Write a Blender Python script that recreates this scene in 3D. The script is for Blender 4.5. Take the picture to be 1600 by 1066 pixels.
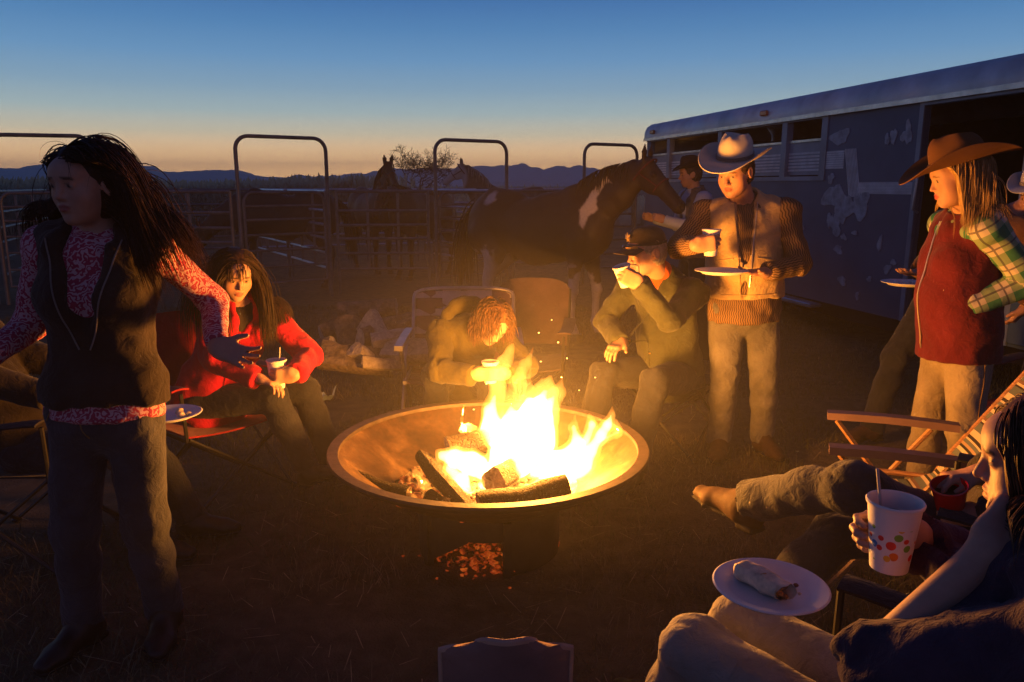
import bpy, math, random
import numpy as np

random.seed(7)
RNG = np.random.default_rng(11)
scene = bpy.context.scene
for o in list(bpy.data.objects):
    bpy.data.objects.remove(o)
COL = scene.collection

# ------------------------------------------------------------------ camera
CAM_Z = 1.55
PITCH = math.radians(11.45)
cd = bpy.data.cameras.new('camera')
cam = bpy.data.objects.new('camera', cd)
COL.objects.link(cam)
cam.location = (0, 0, CAM_Z)
cam.rotation_euler = (math.pi / 2 - PITCH, 0, 0)
cd.sensor_width = 36
cd.lens = 27
cd.clip_start = 0.05
cd.clip_end = 12000
scene.camera = cam

# ------------------------------------------------------------------ sky (dusk: the sun is already below the horizon)
world = bpy.data.worlds.new('World')
scene.world = world
world.use_nodes = True
wn = world.node_tree.nodes
wl = world.node_tree.links
wn.clear()
w_out = wn.new('ShaderNodeOutputWorld')
w_bg = wn.new('ShaderNodeBackground')
w_tc = wn.new('ShaderNodeTexCoord')
w_sep = wn.new('ShaderNodeSeparateXYZ')
w_ramp = wn.new('ShaderNodeValToRGB')
w_abs = wn.new('ShaderNodeMath'); w_abs.operation = 'ABSOLUTE'
w_mul = wn.new('ShaderNodeMath'); w_mul.operation = 'POWER'; w_mul.inputs[1].default_value = 0.5
wl.new(w_tc.outputs['Generated'], w_sep.inputs[0])
wl.new(w_sep.outputs['Z'], w_abs.inputs[0])
wl.new(w_abs.outputs[0], w_mul.inputs[0])
wl.new(w_mul.outputs[0], w_ramp.inputs[0])


def s2l(c):
    return tuple((x / 255 / 12.92 if x / 255 <= 0.04045 else ((x / 255 + 0.055) / 1.055) ** 2.4) for x in c)


SKY = [(0.0, (250, 190, 112)), (1.3, (250, 194, 122)), (2.4, (234, 193, 138)), (3.6, (198, 188, 160)), (5.0, (162, 180, 180)), (6.6, (134, 165, 186)),
       (8.6, (106, 150, 190)), (10.6, (84, 132, 180)), (12.8, (64, 110, 166)), (20, (36, 72, 130)), (45, (19, 40, 86)), (90, (14, 28, 66))]
els = w_ramp.color_ramp.elements
while len(els) < len(SKY):
    els.new(0.5)
for e, (deg, c) in zip(els, SKY):
    e.position = math.sqrt(math.sin(math.radians(deg)))
    k_ = 1.10 + 3.4 * math.exp(-deg / 2.0)        # the air in front of it takes some of this back
    e.color = (*[x * k_ for x in s2l(c)], 1)
# the afterglow lies over the far mountains (+Y); the sky behind the camera is bluer
w_dot = wn.new('ShaderNodeMapRange')
w_dot.inputs['From Min'].default_value = -0.2; w_dot.inputs['From Max'].default_value = 0.75
wl.new(w_sep.outputs['Y'], w_dot.inputs['Value'])
w_ramp2 = wn.new('ShaderNodeValToRGB')
SKY2 = [(0, (146, 122, 136)), (5, (136, 120, 146)), (12, (84, 92, 136)), (30, (30, 48, 94)), (90, (12, 25, 60))]
els = w_ramp2.color_ramp.elements
while len(els) < len(SKY2):
    els.new(0.5)
for e, (deg, c) in zip(els, SKY2):
    e.position = math.sqrt(math.sin(math.radians(deg)))
    e.color = (*s2l(c), 1)
wl.new(w_mul.outputs[0], w_ramp2.inputs[0])
w_mix = wn.new('ShaderNodeMix'); w_mix.data_type = 'RGBA'
wl.new(w_dot.outputs[0], w_mix.inputs['Factor'])
wl.new(w_ramp2.outputs[0], w_mix.inputs['A'])
wl.new(w_ramp.outputs[0], w_mix.inputs['B'])
wl.new(w_mix.outputs['Result'], w_bg.inputs['Color'])
w_bg.inputs['Strength'].default_value = 1.0
wl.new(w_bg.outputs[0], w_out.inputs[0])

scene.view_settings.view_transform = 'Standard'
scene.view_settings.look = 'None'
scene.view_settings.exposure = 0.15
scene.view_settings.gamma = 1
scene.render.engine = 'CYCLES'
cy = scene.cycles
cy.use_denoising = True
cy.max_bounces = 6
cy.diffuse_bounces = 3
cy.glossy_bounces = 3
cy.transparent_max_bounces = 24
cy.volume_bounces = 0
cy.sample_clamp_indirect = 2.5
cy.caustics_reflective = False
cy.caustics_refractive = False


# ------------------------------------------------------------------ small helpers
def A(*v):
    return np.array(v, float)


def nrm(v):
    v = np.asarray(v, float)
    return v / (np.linalg.norm(v) + 1e-12)


_c, _s = math.cos(PITCH), math.sin(PITCH)


def at(u, v, Y):
    """World point at ground distance Y that the photograph shows at pixel (u, v)."""
    a, b = (u - 800) / 1200, (533 - v) / 1200
    t = Y / (_c + _s * b)
    return A(a * t, Y, CAM_Z + t * (-_s + _c * b))


def tag(o, label, cat, group=None):
    o['label'] = label
    o['category'] = cat
    if group:
        o['group'] = group
    return o


def kind(o, k):
    o['kind'] = k
    return o


def empty(name, loc, label=None, cat=None, group=None):
    o = bpy.data.objects.new(name, None)
    o.empty_display_size = 0.1
    COL.objects.link(o)
    o.location = loc
    if label:
        tag(o, label, cat, group)
    return o


def link(name, me, mats, parent=None, smooth=True):
    o = bpy.data.objects.new(name, me)
    COL.objects.link(o)
    if not isinstance(mats, (list, tuple)):
        mats = [mats]
    if not me.materials:
        for m in mats:
            me.materials.append(m)
    if smooth and len(me.polygons):
        me.polygons.foreach_set('use_smooth', np.ones(len(me.polygons), bool))
    if parent is not None:
        o.parent = parent
        # children are modelled in world space: undo the parent's placement
        from mathutils import Matrix
        bpy_mw = Matrix.LocRotScale(parent.location, parent.rotation_euler, parent.scale)
        if parent.parent is not None:
            pp = parent.parent
            bpy_mw = Matrix.LocRotScale(pp.location, pp.rotation_euler, pp.scale) @ parent.matrix_parent_inverse @ bpy_mw
        o.matrix_parent_inverse = bpy_mw.inverted()
    return o


def npmesh(name, V, F):
    """V (n,3), F (m,3 or 4) numpy arrays -> mesh"""
    V = np.ascontiguousarray(V, np.float32)
    F = np.ascontiguousarray(F, np.int32)
    me = bpy.data.meshes.new(name)
    m, k = F.shape
    me.vertices.add(len(V))
    me.vertices.foreach_set('co', V.ravel())
    me.loops.add(m * k)
    me.loops.foreach_set('vertex_index', F.ravel())
    me.polygons.add(m)
    me.polygons.foreach_set('loop_start', np.arange(m, dtype=np.int32) * k)
    me.update(calc_edges=True)
    return me


class MB:
    """Collects simple solids into one mesh."""

    def __init__(s):
        s.v, s.f = [], []

    def add(s, V, F):
        n = len(s.v)
        s.v += [tuple(map(float, p)) for p in V]
        s.f += [tuple(i + n for i in q) for q in F]
        return s

    def box(s, c, size, R=None, bev=0.0):
        x, y, z = (q / 2 for q in size)
        if bev <= 0:
            V = [(-x, -y, -z), (x, -y, -z), (x, y, -z), (-x, y, -z), (-x, -y, z), (x, -y, z), (x, y, z), (-x, y, z)]
            F = [(0, 3, 2, 1), (4, 5, 6, 7), (0, 1, 5, 4), (1, 2, 6, 5), (2, 3, 7, 6), (3, 0, 4, 7)]
        else:
            b = min(bev, x * .9, y * .9, z * .9)
            V, F = [], []
            for (zz, i) in ((-z, b), (-z + b, 0), (z - b, 0), (z, b)):
                X, Yy = x - i, y - i
                bb = b
                V += [(-X + bb, -Yy, zz), (X - bb, -Yy, zz), (X, -Yy + bb, zz), (X, Yy - bb, zz),
                      (X - bb, Yy, zz), (-X + bb, Yy, zz), (-X, Yy - bb, zz), (-X, -Yy + bb, zz)]
            for k in range(3):
                for j in range(8):
                    a0, a1 = k * 8 + j, k * 8 + (j + 1) % 8
                    F.append((a0, a1, a1 + 8, a0 + 8))
            F.append(tuple(range(7, -1, -1)))
            F.append(tuple(range(24, 32)))
        V = np.array(V)
        if R is not None:
            V = V @ np.asarray(R).T
        return s.add(V + np.asarray(c, float), F)

    def tube(s, pts, r, n=8, cap=True, closed=False):
        pts = [np.asarray(p, float) for p in pts]
        rs = r if isinstance(r, (list, tuple, np.ndarray)) else [r] * len(pts)
        N = len(pts)
        T = []
        for i in range(N):
            if closed:
                d = pts[(i + 1) % N] - pts[i - 1]
            else:
                d = pts[min(i + 1, N - 1)] - pts[max(i - 1, 0)]
            T.append(nrm(d))
        up = A(0, 0, 1) if abs(T[0][2]) < .9 else A(1, 0, 0)
        x = nrm(np.cross(up, T[0]))
        V, F = [], []
        for i in range(N):
            x = nrm(x - T[i] * (x @ T[i]))
            y = np.cross(T[i], x)
            for j in range(n):
                a = 2 * math.pi * j / n
                V.append(pts[i] + rs[i] * (math.cos(a) * x + math.sin(a) * y))
        for i in range(N if closed else N - 1):
            i2 = (i + 1) % N
            for j in range(n):
                F.append((i * n + j, i * n + (j + 1) % n, i2 * n + (j + 1) % n, i2 * n + j))
        if cap and not closed:
            F.append(tuple(range(n - 1, -1, -1)))
            F.append(tuple((N - 1) * n + j for j in range(n)))
        return s.add(V, F)

    def lathe(s, prof, c, n=40, axis=None, a0=0.0, a1=2 * math.pi, close=False):
        """prof: list of (r, z); revolve about an axis through c"""
        ax = A(0, 0, 1) if axis is None else nrm(axis)
        t = A(1, 0, 0) if abs(ax[0]) < .9 else A(0, 1, 0)
        x = nrm(t - ax * (t @ ax)); y = np.cross(ax, x)
        full = abs(a1 - a0 - 2 * math.pi) < 1e-6
        m = n if full else n + 1
        V, F = [], []
        for (r, z) in prof:
            for j in range(m):
                a = a0 + (a1 - a0) * j / n
                V.append(np.asarray(c) + ax * z + r * (math.cos(a) * x + math.sin(a) * y))
        L = len(prof)
        for i in range(L if close else L - 1):
            i2 = (i + 1) % L
            for j in range(n):
                j2 = (j + 1) % m
                F.append((i * m + j, i * m + j2, i2 * m + j2, i2 * m + j))
        if close and not full:
            F.append(tuple(i * m for i in range(L)))
            F.append(tuple(i * m + m - 1 for i in range(L - 1, -1, -1)))
        return s.add(V, F)

    def sheet(s, P, th):
        """P[i][j] grid of points -> a slab of thickness th"""
        P = np.asarray(P, float)
        h, w = P.shape[:2]
        du = np.gradient(P, axis=0); dv = np.gradient(P, axis=1)
        n = np.cross(du, dv); n /= (np.linalg.norm(n, axis=2, keepdims=True) + 1e-9)
        V = np.concatenate([(P + n * th / 2).reshape(-1, 3), (P - n * th / 2).reshape(-1, 3)])
        F = []
        o = h * w
        for i in range(h - 1):
            for j in range(w - 1):
                a, b, c, d = i * w + j, i * w + j + 1, (i + 1) * w + j + 1, (i + 1) * w + j
                F += [(a, d, c, b), (o + a, o + b, o + c, o + d)]
        ring = [j for j in range(w)] + [i * w + w - 1 for i in range(1, h)] + [(h - 1) * w + j for j in range(w - 2, -1, -1)] + [i * w for i in range(h - 2, 0, -1)]
        for q in range(len(ring)):
            a, b = ring[q], ring[(q + 1) % len(ring)]
            F.append((a, b, o + b, o + a))
        return s.add(V, F)

    def build(s, name, m, parent=None, smooth=False):
        me = bpy.data.meshes.new(name)
        me.from_pydata(s.v, [], s.f)
        me.update()
        o = link(name, me, m, parent, smooth=False)
        if smooth:
            me.polygons.foreach_set('use_smooth', np.ones(len(me.polygons), bool))
            try:
                me.set_sharp_from_angle(angle=math.radians(40))
            except Exception:
                pass
        return o


def copy_tree(o, parent=None):
    c = o.copy(); COL.objects.link(c)
    if parent is not None:
        c.parent = parent
    for ch in list(o.children):
        copy_tree(ch, c)
    return c


# ------------------------------------------------------------------ noise (numpy)
_perm = np.random.default_rng(3).random((32, 32, 32)).astype(np.float32)


def noise3(P):
    P = np.asarray(P, np.float32)
    i = np.floor(P).astype(np.int64)
    f = P - i
    f = f * f * (3 - 2 * f)
    i &= 31
    j = (i + 1) & 31
    x0, y0, z0 = i[..., 0], i[..., 1], i[..., 2]
    x1, y1, z1 = j[..., 0], j[..., 1], j[..., 2]
    fx, fy, fz = f[..., 0], f[..., 1], f[..., 2]
    a = _perm[x0, y0, z0] * (1 - fx) + _perm[x1, y0, z0] * fx
    b = _perm[x0, y1, z0] * (1 - fx) + _perm[x1, y1, z0] * fx
    c = _perm[x0, y0, z1] * (1 - fx) + _perm[x1, y0, z1] * fx
    d = _perm[x0, y1, z1] * (1 - fx) + _perm[x1, y1, z1] * fx
    return ((a * (1 - fy) + b * fy) * (1 - fz) + (c * (1 - fy) + d * fy) * fz) * 2 - 1


def fbm(P, n=3):
    P = np.asarray(P, np.float32)
    r = 0; a = 1.0
    for k in range(n):
        r = r + a * noise3(P * (2 ** k) + 7.3 * k); a *= .5
    return r


# ------------------------------------------------------------------ implicit surfaces -> one continuous mesh
class Field:
    def __init__(s, lo, hi, h, fine=(), hf=None):
        s.ax = []
        for a in range(3):
            x = lo[a]; xs = [x]
            while x < hi[a]:
                st = h
                for (l, u) in fine:
                    if l[a] - h <= x <= u[a]:
                        st = hf
                x += st; xs.append(x)
            s.ax.append(np.array(xs, np.float32))
        s.D = np.full([len(q) for q in s.ax], 9.0, np.float32)

    def _sub(s, lo, hi):
        sl = []
        for a in range(3):
            i = max(0, np.searchsorted(s.ax[a], lo[a]) - 1)
            j = min(len(s.ax[a]), np.searchsorted(s.ax[a], hi[a]) + 1)
            if j - i < 2:
                return None, None
            sl.append(slice(i, j))
        return tuple(sl), (s.ax[0][sl[0]][:, None, None], s.ax[1][sl[1]][None, :, None], s.ax[2][sl[2]][None, None, :])

    def put(s, prim, k=0.02, sub=False):
        lo, hi, fn = prim
        m = k + 0.03
        sl, X = s._sub(lo - m, hi + m)
        if sl is None:
            return
        d = fn(*X)
        D = s.D[sl]
        if sub:
            h = np.clip(.5 - .5 * (D + d) / k, 0, 1)
            s.D[sl] = D + (-d - D) * h + k * h * (1 - h)
        else:
            h = np.clip(.5 + .5 * (D - d) / k, 0, 1)
            s.D[sl] = D + (d - D) * h - k * h * (1 - h)

    def mesh(s):
        D = s.D
        S = D < 0
        c = S[:-1, :-1, :-1].astype(np.int8)
        for (i, j, k) in ((1, 0, 0), (0, 1, 0), (0, 0, 1), (1, 1, 0), (1, 0, 1), (0, 1, 1), (1, 1, 1)):
            c += S[i:D.shape[0] - 1 + i, j:D.shape[1] - 1 + j, k:D.shape[2] - 1 + k]
        act = (c > 0) & (c < 8)
        I = np.argwhere(act)
        n = len(I)
        gid = np.full(act.shape, -1, np.int32)
        gid[I[:, 0], I[:, 1], I[:, 2]] = np.arange(n, dtype=np.int32)
        acc = np.zeros((n, 3), np.float32); cnt = np.zeros(n, np.float32)
        corners = [(i, j, k) for i in (0, 1) for j in (0, 1) for k in (0, 1)]
        dv = {q: D[I[:, 0] + q[0], I[:, 1] + q[1], I[:, 2] + q[2]] for q in corners}
        for q in corners:
            for a in range(3):
                if q[a] == 0:
                    q2 = tuple(1 if b == a else q[b] for b in range(3))
                    d0, d1 = dv[q], dv[q2]
                    x = (d0 < 0) != (d1 < 0)
                    t = d0[x] / (d0[x] - d1[x])
                    p = np.tile(np.array(q, np.float32), (len(t), 1))
                    p[:, a] = t
                    acc[x] += p; cnt[x] += 1
        acc /= cnt[:, None]
        V = np.empty((n, 3), np.float32)
        for a in range(3):
            g = s.ax[a]
            V[:, a] = g[I[:, a]] + acc[:, a] * (g[I[:, a] + 1] - g[I[:, a]])
        F = []
        for a in range(3):
            b, cc = (a + 1) % 3, (a + 2) % 3
            S0 = np.moveaxis(S, a, 0)
            x = S0[:-1] != S0[1:]
            ins = np.moveaxis(S0[:-1], 0, a)
            E = np.argwhere(np.moveaxis(x, 0, a))
            E = E[(E[:, b] > 0) & (E[:, cc] > 0) & (E[:, b] < D.shape[b] - 1) & (E[:, cc] < D.shape[cc] - 1)]
            if not len(E):
                continue
            eb = np.zeros(3, int); eb[b] = 1
            ec = np.zeros(3, int); ec[cc] = 1
            q = [gid[tuple((E - o).T)] for o in (eb + ec, ec, 0 * eb, eb)]
            Q = np.stack(q, 1)
            flip = ~S[tuple(E.T)]
            Q[flip] = Q[flip][:, ::-1]
            F.append(Q)
        F = np.concatenate(F)
        return V, F[(F >= 0).all(1)]


def relax(V, F, it=1, lam=.5):
    for _ in range(it):
        acc = np.zeros_like(V); cnt = np.zeros(len(V), np.float32)
        for a in range(4):
            b = (a + 1) % 4
            np.add.at(acc, F[:, a], V[F[:, b]]); np.add.at(acc, F[:, b], V[F[:, a]])
            np.add.at(cnt, F[:, a], 1); np.add.at(cnt, F[:, b], 1)
        V = V + lam * (acc / np.maximum(cnt, 1)[:, None] - V)
    return V


def normals(V, F):
    n = np.cross(V[F[:, 2]] - V[F[:, 0]], V[F[:, 3]] - V[F[:, 1]])
    N = np.zeros_like(V)
    for a in range(4):
        np.add.at(N, F[:, a], n)
    return N / (np.linalg.norm(N, axis=1, keepdims=True) + 1e-12)


# primitives: (lo, hi, distance function)
def cone(a, b, ra, rb, flat=None):
    a = np.asarray(a, np.float32); b = np.asarray(b, np.float32)
    r = max(ra, rb)
    ba = b - a; L2 = float(ba @ ba) + 1e-9
    L = math.sqrt(L2)

    def fn(X, Y, Z):
        px, py, pz = X - a[0], Y - a[1], Z - a[2]
        tt = (px * ba[0] + py * ba[1] + pz * ba[2]) / L2
        t = np.clip(tt, 0, 1)
        d = np.sqrt((px - t * ba[0]) ** 2 + (py - t * ba[1]) ** 2 + (pz - t * ba[2]) ** 2) - (ra + (rb - ra) * t)
        if flat:
            if 'b' in flat:
                d = np.maximum(d, (tt - 1) * L)
            if 'a' in flat:
                d = np.maximum(d, -tt * L)
        return d
    return np.minimum(a, b) - r, np.maximum(a, b) + r, fn


def ell(c, r, R=None):
    c = np.asarray(c, np.float32); r = np.asarray(r, np.float32)
    R = np.eye(3) if R is None else np.asarray(R)     # columns = local axes in world
    m = float(r.max())
    ext = np.sqrt(((R * r) ** 2).sum(1))

    def fn(X, Y, Z):
        p = (X - c[0], Y - c[1], Z - c[2])
        k0 = k1 = 0
        for i in range(3):
            q = p[0] * np.float32(R[0, i]) + p[1] * np.float32(R[1, i]) + p[2] * np.float32(R[2, i])
            k0 = k0 + (q / r[i]) ** 2
            k1 = k1 + (q / r[i] ** 2) ** 2
        k0 = np.sqrt(k0); k1 = np.sqrt(k1) + 1e-6
        return k0 * (k0 - 1) / k1
    return c - ext, c + ext, fn


def econe(a, b, A0, B0, side, flat=None):
    """cone of elliptical section: A0=(side radius, front radius) at a, B0 at b"""
    a = np.asarray(a, np.float32); b = np.asarray(b, np.float32)
    ba = b - a; L = float(np.linalg.norm(ba)); ax = ba / L
    sv = nrm(np.asarray(side) - ax * (np.asarray(side) @ ax)).astype(np.float32)
    fv = np.cross(ax, sv).astype(np.float32)
    r = max(A0 + B0)

    def fn(X, Y, Z):
        px, py, pz = X - a[0], Y - a[1], Z - a[2]
        tt = (px * ax[0] + py * ax[1] + pz * ax[2]) / L
        t = np.clip(tt, 0, 1)
        rs = A0[0] + (B0[0] - A0[0]) * t
        rf = A0[1] + (B0[1] - A0[1]) * t
        qs = px * sv[0] + py * sv[1] + pz * sv[2]
        qf = px * fv[0] + py * fv[1] + pz * fv[2]
        qa = (tt - t) * L
        rm = np.minimum(rs, rf)
        k = np.sqrt((qs / rs) ** 2 + (qf / rf) ** 2 + (qa / rm) ** 2)
        d = (k - 1) * rm
        if flat:
            if 'b' in flat:
                d = np.maximum(d, (tt - 1) * L)
            if 'a' in flat:
                d = np.maximum(d, -tt * L)
        return d
    return np.minimum(a, b) - r, np.maximum(a, b) + r, fn


def rbox(c, half, R=None, r=0.01):
    c = np.asarray(c, np.float32); h = np.asarray(half, np.float32)
    R = np.eye(3) if R is None else np.asarray(R)
    ext = (np.abs(R) * h).sum(1)

    def fn(X, Y, Z):
        p = (X - c[0], Y - c[1], Z - c[2])
        o = 0; mx = -9
        for i in range(3):
            q = np.abs(p[0] * np.float32(R[0, i]) + p[1] * np.float32(R[1, i]) + p[2] * np.float32(R[2, i])) - (h[i] - r)
            o = o + np.maximum(q, 0) ** 2
            mx = np.maximum(mx, q)
        return np.sqrt(o) + np.minimum(mx, 0) - r
    return c - ext, c + ext, fn


def field_of(prims, h, pad=.03, fine=(), hf=None):
    """prims: list of (prim, k, sub)"""
    lo = np.min([p[0][0] for p in prims if not p[2]], 0) - pad
    hi = np.max([p[0][1] for p in prims if not p[2]], 0) + pad
    f = Field(lo, hi, h, fine, hf)
    for p, k, sb in prims:
        f.put(p, k, sb)
    return f


# ------------------------------------------------------------------ materials
class NT:
    def __init__(s, name):
        s.m = bpy.data.materials.new(name); s.m.use_nodes = True
        s.t = s.m.node_tree; s.n = s.t.nodes; s.l = s.t.links
        s.b = s.n['Principled BSDF']; s.out = s.n['Material Output']

    def new(s, t, **kw):
        n = s.n.new('ShaderNode' + t)
        for k, v in kw.items():
            setattr(n, k, v)
        return n

    def link(s, a, b):
        s.l.new(a, b)

    def coord(s, which='Object', scale=(1, 1, 1)):
        tc = s.new('TexCoord'); mp = s.new('Mapping')
        mp.inputs['Scale'].default_value = scale
        s.link(tc.outputs[which], mp.inputs[0])
        return mp.outputs[0]

    def noise(s, co, scale, detail=3, dist=0.0, rough=.55):
        n = s.new('TexNoise')
        n.inputs['Scale'].default_value = scale; n.inputs['Detail'].default_value = detail
        n.inputs['Distortion'].default_value = dist; n.inputs['Roughness'].default_value = rough
        s.link(co, n.inputs['Vector'])
        return n.outputs['Fac']

    def ramp(s, fac, stops, const=False):
        r = s.new('ValToRGB')
        if const:
            r.color_ramp.interpolation = 'CONSTANT'
        e = r.color_ramp.elements
        while len(e) < len(stops):
            e.new(.5)
        for q, (p, c) in zip(e, stops):
            q.position = p; q.color = (*c[:3], 1) if not isinstance(c, (int, float)) else (c, c, c, 1)
        s.link(fac, r.inputs[0])
        return r.outputs[0]

    def mix(s, fac, a, b, mode='MIX'):
        m = s.new('Mix', data_type='RGBA', blend_type=mode)
        for key, v in (('Factor', fac), ('A', a), ('B', b)):
            if isinstance(v, (int, float)):
                m.inputs[key].default_value = v
            elif isinstance(v, tuple):
                m.inputs[key].default_value = (*v[:3], 1)
            else:
                s.link(v, m.inputs[key])
        return m.outputs['Result']

    def math(s, op, a, b=None, c=None):
        m = s.new('Math', operation=op)
        for i, v in enumerate((a, b, c)):
            if v is None:
                continue
            if isinstance(v, (int, float)):
                m.inputs[i].default_value = v
            else:
                s.link(v, m.inputs[i])
        return m.outputs[0]

    def bump(s, h, strength=.3, dist=.01):
        b = s.new('Bump')
        b.inputs['Strength'].default_value = strength; b.inputs['Distance'].default_value = dist
        s.link(h, b.inputs['Height'])
        s.link(b.outputs[0], s.b.inputs['Normal'])

    def base(s, c):
        if isinstance(c, tuple):
            s.b.inputs['Base Color'].default_value = (*c[:3], 1)
        else:
            s.link(c, s.b.inputs['Base Color'])

    def rough(s, r, spec=.3, metal=0):
        s.b.inputs['Roughness'].default_value = r
        s.b.inputs['Specular IOR Level'].default_value = spec
        s.b.inputs['Metallic'].default_value = metal


def mat(name, col, rough=.8, spec=.3, metal=0, var=.25, scale=8, bump=0.0, bscale=60, bdist=.004, stretch=(1, 1, 1), cloth=False):
    t = NT(name)
    co = t.coord('Object', stretch)
    n = t.noise(co, scale, 4)
    lo = tuple(max(0, x * (1 - var)) for x in col); hi = tuple(min(1, x * (1 + var)) for x in col)
    t.base(t.ramp(n, [(.3, lo), (.7, hi)]))
    t.rough(rough, spec, metal)
    if bump:
        t.bump(t.noise(co, bscale, 4), bump, bdist)
    if cloth:
        t.b.inputs['Sheen Weight'].default_value = .15
        t.b.inputs['Sheen Roughness'].default_value = .5
    return t.m


def cloth_mat(name, col, var=.22, bump=.35, fine=420, rough=.92):
    """woven cloth: slow tone change, soft creases, fine weave"""
    t = NT(name)
    co = t.coord('Object')
    n = t.noise(co, 7, 5)
    lo = tuple(max(0, x * (1 - var)) for x in col); hi = tuple(min(1, x * (1 + var)) for x in col)
    t.base(t.ramp(n, [(.3, lo), (.72, hi)]))
    t.rough(rough, .2)
    a = t.noise(co, 22, 4, 1.2)
    b = t.noise(co, fine, 2)
    h = t.math('MULTIPLY_ADD', b, .14, a)
    t.bump(h, bump, .020)
    t.b.inputs['Sheen Weight'].default_value = .12
    return t.m


def skin_mat(name):
    t = NT(name)
    at_ = t.new('Attribute', attribute_name='Col')
    co = t.coord('Object')
    n = t.noise(co, 55, 4)
    t.base(t.mix(.22, at_.outputs['Color'], t.ramp(n, [(.3, (.6, .5, .45)), (.7, (1.0, 1.0, 1.0))]), 'MULTIPLY'))
    t.rough(.55, .35)
    t.bump(t.noise(co, 190, 3), .12, .003)
    t.b.inputs['Subsurface Weight'].default_value = .0
    return t.m
# ------------------------------------------------------------------ people
UP = A(0, 0, 1)
SKIN = skin_mat('skin')


def rot_about(v, k, ang):
    k = nrm(k); v = np.asarray(v, float)
    return v * math.cos(ang) + np.cross(k, v) * math.sin(ang) + k * (k @ v) * (1 - math.cos(ang))


def ik(a, c, l1, l2, pole):
    d = c - a; L = np.linalg.norm(d); dn = d / L
    L = min(L, .995 * (l1 + l2))
    x = (l1 * l1 - l2 * l2 + L * L) / (2 * L)
    h = math.sqrt(max(l1 * l1 - x * x, 0))
    p = np.asarray(pole, float); p = nrm(p - dn * (p @ dn))
    return a + dn * x + p * h, a + dn * L


POSES = {'relax': ((22, 28, 18), 3), 'spread': ((10, 22, 16), 11), 'grip': ((46, 52, 34), 1.5), 'plate': ((10, 16, 12), 5),
         'fist': ((78, 88, 55), 0), 'knee': ((24, 26, 18), 5), 'drop': ((38, 34, 20), 5)}


def hand_prims(w, d, n, side, pose, s=1.0, r=1.0):
    """fingers as chains of tapered bones; side=+1 right hand, -1 left hand"""
    d = nrm(d); n = nrm(n - d * (n @ d))
    t = np.cross(d, n) * side
    bend, fan = POSES[pose]
    out = []
    R = np.stack([t, d, n], 1)
    c = w + d * .048 * s
    out.append((rbox(c, A(.039, .046, .0135) * s, R, .012 * s), .016))
    out.append((econe(w - d * .01 * s, w + d * .03 * s, (.029 * s, .021 * s), (.034 * s, .017 * s), t), .016))
    for i, (o, L, rr) in enumerate(((.029, .072, .0092), (.0098, .080, .0096), (-.0098, .074, .0090), (-.028, .058, .0080))):
        p = w + d * (.088 - .004 * abs(i - 1.2)) * s + t * o * s
        q = rot_about(d, n, -side * math.radians((1.5 - i) * fan) * -1)
        q = nrm(d + t * math.tan(math.radians((1.5 - i) * fan)))
        axis = np.cross(q, n)
        p0 = p - q * .02 * s
        out.append((cone(p0, p, rr * 1.02 * s * r, rr * s * r), .008))
        ang = 0
        for j, (fr, b) in enumerate(zip((.45, .31, .24), bend)):
            ang += math.radians(b * (1 + .08 * (i - 1)))
            dir_ = rot_about(q, axis, ang)
            p2 = p + dir_ * L * fr * s
            out.append((cone(p, p2, rr * (1 - .07 * j) * s * r, rr * (.93 - .09 * j) * s * r), .0035))
            p = p2
    b0 = w + d * .022 * s + t * .026 * s
    th = {'grip': d * .55 + t * .25 + n * .8, 'plate': d * .75 + t * .55 + n * .35, 'spread': d * .62 + t * .8 + n * .12,
          'fist': d * .6 + n * .8, 'relax': d * .75 + t * .5 + n * .3, 'knee': d * .65 + t * .7 + n * .2, 'drop': d * .8 + t * .3 + n * .5}[pose]
    th = nrm(th)
    m = b0 + th * .042 * s
    th2 = nrm(th * .8 + d * .45 + (n * .25 if pose == 'grip' else 0))
    out.append((cone(b0 - th * .01 * s, m, .0155 * s, .0115 * s), .014))
    out.append((cone(m, m + th2 * .032 * s, .0112 * s, .0088 * s), .005))
    return out


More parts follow.
